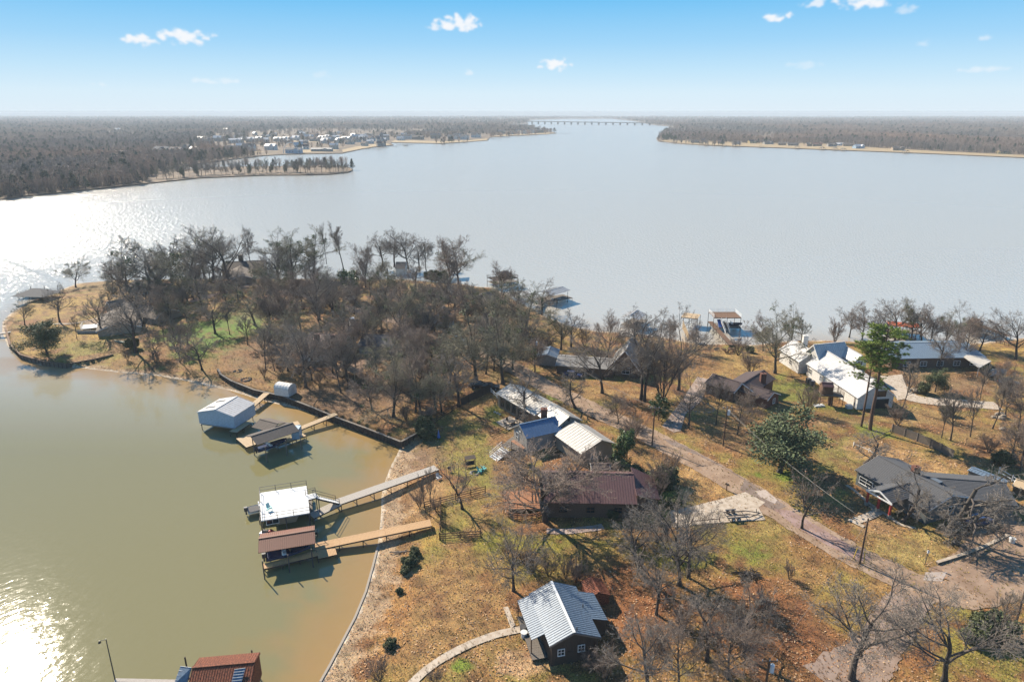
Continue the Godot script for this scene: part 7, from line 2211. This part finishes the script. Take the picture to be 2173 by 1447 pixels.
func spit_trees() -> void:
	var g := "bare trees on the narrow spit"
	var line := flat([-394.9, -566.85, -382.42, -602.98, -363.95, -643.84, -342.74, -680.6, -321.56, -716.26, -291.43, -738.32, -258.58, -744.04, -225.23, -749.85, -197.97, -761.73, -185.77, -786.64])
	var cv := Curve2D.new()
	for p in line: cv.add_point(p)
	var ln := cv.get_baked_length()
	for k in 95:
		var s := (k + rng.randf()) / 95.0
		var p := cv.sample_baked(s * ln)
		var back := rng.randf_range(3, 34) * (1.0 if s < 0.8 else 0.6)
		var sprout := rng.randf()
		plant("tall" if sprout < 0.5 else ("oak" if sprout < 0.85 else "budding"), p.x, 1.0, p.y - back, rng.randf_range(11, 19) if s < 0.95 else rng.randf_range(8, 12), "bare tree on the narrow spit across the water", g, rng.randf_range(0.7, 1.0))
	for k in 9:
		var p := cv.sample_baked(rng.randf() * ln * 0.8)
		plant("evergreen", p.x, 1.0, p.y - rng.randf_range(4, 30), rng.randf_range(9, 15), "dark green cedar among bare trees on the spit", "cedars on the narrow spit", 0.6)

# ---------------------------------------------------------------- far houses, docks and the bridge
func far_house(label: String, group: String, at: Vector3, w: float, d: float, h: float, rise: float, turn: float, wall: Material, roof: Material) -> void:
	var o := thing("lakeside_house", label, "house", Vector3(at.x, 1.0, at.z), turn, group)
	var b := MB.new()
	b.prism(PackedVector2Array([Vector2(-d / 2, -0.3), Vector2(-d / 2, h), Vector2(0, h + rise), Vector2(d / 2, h), Vector2(d / 2, -0.3)]), Transform3D(Basis(Vector3.UP, PI / 2), Vector3.ZERO), -w / 2, w / 2)
	part("wall", b, wall, o)
	for s in [-1.0, 1.0]:
		var r := MB.new()
		r.slab(Vector3(-w / 2 - 0.5, h + rise + 0.15, 0), Vector3(w / 2 + 0.5, h + rise + 0.15, 0), Vector3(w / 2 + 0.5, h - 0.2, s * (d / 2 + 0.6)), Vector3(-w / 2 - 0.5, h - 0.2, s * (d / 2 + 0.6)), 0.2)
		part("roof_slope", r, roof, o)
	var n := maxi(2, int(w / 4.5))
	for k in n:
		var f := MB.new()
		var x := -w / 2 + (k + 0.5) * w / n
		f.box(Vector3(x - 0.7, h * 0.35, d / 2), Vector3(x + 0.7, h * 0.35 + 1.4, d / 2 + 0.08))
		part("window", f, M.glass, o)
	if w > 11:
		# a front gable breaks the long eave
		var g := MB.new()
		var gw := w * 0.3
		g.prism(PackedVector2Array([Vector2(-gw / 2, -0.3), Vector2(-gw / 2, h), Vector2(0, h + rise * 0.8), Vector2(gw / 2, h), Vector2(gw / 2, -0.3)]), Transform3D(Basis.IDENTITY, Vector3(w * 0.2, 0, 0)), 0.0, d / 2 + 2.0)
		part("front_gable", g, wall, o)
		for s in [-1.0, 1.0]:
			var r := MB.new()
			var c := w * 0.2
			r.slab(Vector3(c, h + rise * 0.8 + 0.2, 0.5), Vector3(c, h + rise * 0.8 + 0.2, d / 2 + 2.4), Vector3(c + s * (gw / 2 + 0.4), h - 0.1, d / 2 + 2.4), Vector3(c + s * (gw / 2 + 0.4), h - 0.1, 0.5), 0.2)
			part("gable_roof", r, roof, o)

func far_dock(label: String, group: String, at: Vector3, ln: float, turn: float, roofed: bool) -> void:
	var o := thing("far_dock", label, "dock", Vector3(at.x, 0, at.z), turn, group)
	var b := MB.new()
	b.box(Vector3(-1.2, 1.1, 0), Vector3(1.2, 1.4, ln))
	part("walkway", b, M.timber_dark, o)
	for k in int(ln / 6) + 1:
		var p := MB.new()
		p.bar(Vector3(0, -0.5, k * 6.0 + 0.5), Vector3(0, 1.2, k * 6.0 + 0.5), 0.4, 0.4)
		part("pile", p, M.timber_dark, o)
	if roofed:
		var r := MB.new()
		r.prism(PackedVector2Array([Vector2(-4, 3.6), Vector2(0, 5.4), Vector2(4, 3.6), Vector2(0, 5.1)]), Transform3D.IDENTITY, ln - 4, ln + 5)
		part("roof", r, M.roof_grey, o)
		for s in [[-3.5, -3.5], [3.5, -3.5], [-3.5, 4.5], [3.5, 4.5]]:
			var p := MB.new()
			p.bar(Vector3(s[0], -0.5, ln + s[1]), Vector3(s[0], 3.7, ln + s[1]), 0.3, 0.3)
			part("post", p, M.timber_dark, o)
		var f := MB.new()
		f.box(Vector3(-4, 1.0, ln - 4), Vector3(4, 1.3, ln + 5))
		part("floor", f, M.timber_grey, o)

func make_far_things() -> void:
	var r := RandomNumberGenerator.new()
	r.seed = 2024
	# the causeway bridge
	var a := Vector3(90.5, 0, -3987.78)
	var e := Vector3(727.84, 0, -3619.89)
	var br := thing("causeway_bridge", "long low concrete bridge on many piers crossing the far end of the lake", "bridge", a)
	var d := e - a
	var db := MB.new()
	db.bar(Vector3(0, 13.0, 0), d + Vector3(0, 9.0, 0), 14.0, 2.6)
	part("deck", db, M.stone, br)
	var rl := MB.new()
	var nrm := Vector3(-d.z, 0, d.x).normalized() * 6.8
	for s in [-1, 1]: rl.bar(Vector3(0, 15.0, 0) + nrm * s, d + Vector3(0, 11.0, 0) + nrm * s, 0.5, 1.4)
	part("parapet", rl, M.concrete, br)
	for k in 18:
		var f := (k + 0.6) / 18.4
		var p := d * f
		var pb := MB.new()
		pb.bar(p + Vector3(0, -1, 0), p + Vector3(0, 12.4 - 4.0 * f, 0), 5.0, 8.0)
		part("pier", pb, M.block, br)
	# houses: px-surveyed positions on the left development
	var whites := [M.wall_white, M.roof_cream, M.wall_grey]
	var dark := [M.roof_slate, M.roof_grey, M.roof_purple]
	far_house("white farmhouse gable at the edge of the left hand woods", "", Vector3(-522.04, 1, -997.22), 16, 11, 6, 5, 0.5, M.wall_white, M.roof_slate)
	far_house("large white house with dark roof and tall chimneys above the spit", "", Vector3(-549.11, 1, -1110.71), 26, 13, 7, 5, -0.3, M.wall_white, M.roof_slate)
	far_house("dark green roofed house behind the inlet", "", Vector3(-466.23, 1, -1177.49), 20, 12, 6, 4, 0.1, M.wall_slate, M.roof_slate)
	far_house("white gabled house behind the inlet", "", Vector3(-448.58, 1, -1206.47), 20, 12, 7, 5, 0.0, M.wall_white, M.roof_grey)
	far_house("low wide flat roofed boat store at the inlet's mouth", "", Vector3(-320.22, 1, -1191.81), 34, 14, 4, 1.5, 0.05, M.wall_grey, M.roof_cream)
	far_house("blue grey lodge beside the white arch", "", Vector3(-350.31, 1, -1136.51), 24, 14, 6, 2.5, 0.0, M.wall_blue_shade, M.roof_slate)
	var ar := thing("white_arch", "slender white arch standing over the blue grey lodge", "arch", Vector3(-351.6, 1, -1123.46))
	for k in 12:
		var a0 := k * PI / 12
		var a1 := (k + 1) * PI / 12
		var b := MB.new()
		b.tube(Vector3(cos(a0) * 12, sin(a0) * 17, 0), Vector3(cos(a1) * 12, sin(a1) * 17, 0), 0.5, 0.5, 6)
		part("segment", b, M.paint_white, ar)
	var gl := "houses of the far left development"
	var spots := [Vector3(-638.78, 1, -1500.79), Vector3(-661.5, 1, -1597.83), Vector3(-652.84, 1, -1624.06), Vector3(-594.92, 1, -1523.94), Vector3(-625.3, 1, -1651.14), Vector3(-569.21, 1, -1547.81), Vector3(-577.5, 1, -1624.06), Vector3(-421.01, 1, -1236.88), Vector3(-525.92, 1, -1597.83), Vector3(-483.72, 1, -1523.94), Vector3(-501.66, 1, -1651.14), Vector3(-439.63, 1, -1500.79), Vector3(-488.2, 1, -1708.09), Vector3(-443.3, 1, -1597.83), Vector3(-449.99, 1, -1679.14), Vector3(-394.82, 1, -1500.79), Vector3(-416.03, 1, -1624.06), Vector3(-423.71, 1, -1708.09), Vector3(-370.5, 1, -1523.94), Vector3(-384.59, 1, -1651.14), Vector3(-333.06, 1, -1456.51), Vector3(-401.21, 1, -1801.16), Vector3(-343.55, 1, -1572.43), Vector3(-354.32, 1, -1679.14), Vector3(-310.18, 1, -1500.79), Vector3(-375.33, 1, -1868.99), Vector3(-319.16, 1, -1624.06), Vector3(-337.91, 1, -1769.04), Vector3(-288.97, 1, -1547.81), Vector3(-352.59, 1, -1942.06), Vector3(-298.69, 1, -1679.14), Vector3(-499.69, 1, -1980.75), Vector3(-584.82, 1, -1980.75), Vector3(-644.55, 1, -1904.83), Vector3(-555.41, 1, -1206.47), Vector3(-526.62, 1, -1177.49), Vector3(-521.09, 1, -1098.23), Vector3(-578.85, 1, -1062.41), Vector3(-577.17, 1, -1039.77), Vector3(-1300.75, 1, -2355.51), Vector3(-1011.37, 1, -2106.57), Vector3(-989.4, 1, -2472.2), Vector3(-880.51, 1, -2534.95)]
	for p in spots:
		var wk := r.randi() % 3
		var rk := r.randi() % 3 if r.randf() < 0.3 else -1  # most roofs turned white to paint in sunlit roof tops
		far_house(["white", "cream", "grey"][wk] + " house with " + (["slate", "grey", "brown"][rk] if rk >= 0 else "white") + " roof, white roofs painted as sunlit, in the far development", gl, p, r.randf_range(12, 24), r.randf_range(9, 13), r.randf_range(4, 8), r.randf_range(2.5, 5), r.randf_range(-0.6, 0.6), whites[wk], dark[rk] if rk >= 0 else M.roof_white)
	var more := 0
	while more < 34:
		var q := Vector2(r.randf_range(-900, -250), r.randf_range(-2300, -1000))
		if not Geometry2D.is_point_in_polygon(q, M.town) or Geometry2D.is_point_in_polygon(q, M.spit): continue
		more += 1
		var wk := r.randi() % 3
		var rk := r.randi() % 3 if r.randf() < 0.3 else -1  # white again stands for sunlight painted on the roofs
		far_house(["white", "cream", "grey"][wk] + " house with " + (["slate", "grey", "brown"][rk] if rk >= 0 else "white") + " roof, white roofs painted as sunlit, in the far development", gl, Vector3(q.x, 1, q.y), r.randf_range(10, 17), r.randf_range(8, 11), r.randf_range(4, 7), r.randf_range(2.5, 4.5), r.randf_range(-0.7, 0.7), whites[wk], dark[rk] if rk >= 0 else M.roof_white)
	var gp := "waterfront houses on the left headland"
	for p in [Vector3(-263.1, 1, -1679.14), Vector3(-251.49, 1, -1738.04), Vector3(-225.71, 1, -1708.09), Vector3(-190.33, 1, -1769.04), Vector3(-143.3, 1, -1738.04), Vector3(-136.52, 1, -1801.16), Vector3(-113.7, 1, -1708.09), Vector3(-92.88, 1, -1834.46), Vector3(-30.57, 1, -2152.09), Vector3(-6.26, 1, -2106.57), Vector3(16.71, 1, -2199.61), Vector3(36.26, 1, -2152.09), Vector3(60.97, 1, -2224.16), Vector3(86.9, 1, -2249.25)]:
		far_house("large waterfront house on the left headland", gp, p, r.randf_range(16, 28), 13, r.randf_range(6, 9), r.randf_range(3, 5), r.randf_range(-0.3, 0.3), [M.wall_white, M.wall_tan, M.wall_white][r.randi() % 3], [M.roof_slate, M.roof_grey, M.roof_taupe][r.randi() % 3])
	var gr := "cottages along the right far shore"
	var right := [[Vector3(392.74, 1, -1523.94), 0], [Vector3(417.28, 1, -1547.81), 1], [Vector3(439.63, 1, -1500.79), 2], [Vector3(459.71, 1, -1456.51), 0], [Vector3(507.34, 1, -1500.79), 3], [Vector3(544.38, 1, -1523.94), 4], [Vector3(525.45, 1, -1456.51), 0], [Vector3(538.78, 1, -1414.73), 1], [Vector3(552.57, 1, -1394.71), 0], [Vector3(574.21, 1, -1375.25), 1], [Vector3(592.48, 1, -1375.25), 2], [Vector3(611.49, 1, -1356.31), 0], [Vector3(644.28, 1, -1394.71), 5], [Vector3(651.87, 1, -1375.25), 1], [Vector3(628.75, 1, -1285.43), 5], [Vector3(665.46, 1, -1221.49), 1], [Vector3(781.46, 1, -1123.46), 3]]
	var looks := [["grey cottage on the right far shore", M.wall_grey, M.roof_grey], ["brown roofed cottage on the right far shore", M.wall_tan, M.roof_taupe], ["red roofed cottage on the right far shore", M.wall_tan, M.roof_red], ["yellow tan cottage on the right far shore", mat(0.55, 0.42, 0.2), M.roof_taupe], ["two storey pale house on the right far shore", M.wall_white, M.roof_grey], ["blue white cottage on the right far shore", M.wall_blue_shade, M.roof_white]]
	for p in right:
		var k: Array = looks[p[1]]
		far_house(k[0], gr, p[0], r.randf_range(11, 20), 10, 7.0 if p[1] == 4 else r.randf_range(3, 4.5), r.randf_range(2, 3.5), r.randf_range(-0.5, 0.3), k[1], k[2])
	var gd := "docks along the far shores"
	for p in [Vector3(386.44, 0, -1406.89), Vector3(412.45, 0, -1377.84), Vector3(426.95, 0, -1368.41), Vector3(467.99, 0, -1331.95), Vector3(517.44, 0, -1288.98), Vector3(546.43, 0, -1256.51), Vector3(561.22, 0, -1240.88), Vector3(569.94, 0, -1225.62), Vector3(637.48, 0, -1154.55), Vector3(336.82, 0, -1610.19), Vector3(345.45, 0, -1524.61)]:
		far_dock("roofed dock on the right far shore", gd, p, 10, r.randf_range(-0.3, 0.1), true)
	for p in [Vector3(-267.96, 0, -1272.54), Vector3(-262.55, 0, -1331.95), Vector3(-251.32, 0, -1377.84), Vector3(-233.34, 0, -1437.18), Vector3(-229.42, 0, -1513.12), Vector3(-51.15, 0, -1735.2), Vector3(-42.55, 0, -1863.58), Vector3(145.28, 0, -2210.13)]:
		far_dock("long bare jetty on the left headland shore", gd, p, r.randf_range(28, 45), 1.2, false)
	for p in [Vector3(-145.85, 0, -1479.63), Vector3(-106.07, 0, -1560.16), Vector3(-213.15, 0, -1416.85)]:
		far_dock("roofed dock on the left headland shore", gd, p, 14, 0.2, true)
	# dark pines that stand out on the right headland
	for p in [Vector3(360.52, 1, -1651.14), Vector3(375.45, 1, -1679.14), Vector3(357.65, 1, -1679.14), Vector3(371.9, 1, -1624.06)]: M.far_pines.append(p)

# ---------------------------------------------------------------- loose leaves and grass
func make_litter() -> void:
	var leaf := MB.new()
	leaf.quad(Vector3(-0.5, 0.06, 0), Vector3(0, 0, 0.32), Vector3(0.5, 0.08, 0), Vector3(0, 0, -0.32))
	var tuft := MB.new()
	for k in 5:
		var a := k * TAU / 5
		var s := Vector3(-sin(a), 0, cos(a)) * 0.09
		tuft.tri(Vector3(cos(a) * 0.1, -0.05, sin(a) * 0.1) - s, Vector3(cos(a) * 0.4, 0.75 - 0.1 * (k % 3), sin(a) * 0.4), Vector3(cos(a) * 0.1, -0.05, sin(a) * 0.1) + s)
	var patches := ground_patches()
	var r := RandomNumberGenerator.new()
	r.seed = 5
	var sets := [[], []]
	var tones := [[], []]
	var tries := 0
	while tries < 150000:
		tries += 1
		var z := -44.0 - 150.0 * pow(r.randf(), 1.6)
		var half := 0.76 * -z + 20
		var x := r.randf_range(-half, half)
		var ds := sample(field_shore, x, z)
		if ds < 0.6: continue
		var c := ground_colour(x, z, patches)
		var leafy := clampf((c.r - c.g) * 5.0 - 0.25 + patch.get_noise_2d(x * 4, z * 4), 0.05, 0.9)
		var p := Vector3(x, land(x, z) + 0.085, z)
		if r.randf() < leafy:
			var s := r.randf_range(0.14, 0.34) * (1.0 if z > -110 else 1.4)
			var t := Transform3D(Basis.from_euler(Vector3(r.randf_range(-0.5, 0.5), r.randf() * TAU, r.randf_range(-0.5, 0.5))).scaled(Vector3.ONE * s), p)
			sets[0].append(t)
			tones[0].append([Color(0.36, 0.17, 0.07), Color(0.46, 0.26, 0.12), Color(0.22, 0.11, 0.06), Color(0.5, 0.34, 0.2), Color(0.3, 0.2, 0.13)][r.randi() % 5])
		elif r.randf() < 0.6:
			var s := r.randf_range(0.12, 0.3)
			sets[1].append(Transform3D(Basis(Vector3.UP, r.randf() * TAU).scaled(Vector3(s * 1.5, s, s * 1.5)), p))
			var q := r.randf_range(0.7, 1.3)
			tones[1].append(Color(c.r * q, c.g * q * 1.08, c.b * q))
	var info := [["fallen_leaves", "brown fallen leaves scattered over lawns and slopes", "leaves", leaf], ["grass_tufts", "dry winter grass tufts on the lawns", "grass", tuft]]
	for k in 2:
		var mm := MultiMesh.new()
		mm.transform_format = MultiMesh.TRANSFORM_3D
		mm.use_colors = true
		mm.mesh = info[k][3].mesh()
		mm.instance_count = sets[k].size()
		for i in sets[k].size():
			mm.set_instance_transform(i, sets[k][i])
			mm.set_instance_color(i, tones[k][i])
		var o := MultiMeshInstance3D.new()
		o.name = info[k][0]
		o.multimesh = mm
		var m := vmat(0.95)
		o.material_override = m
		add_child(o)
		tag(o, info[k][1], info[k][2], "", "stuff")
	print("litter ", sets[0].size(), " ", sets[1].size())
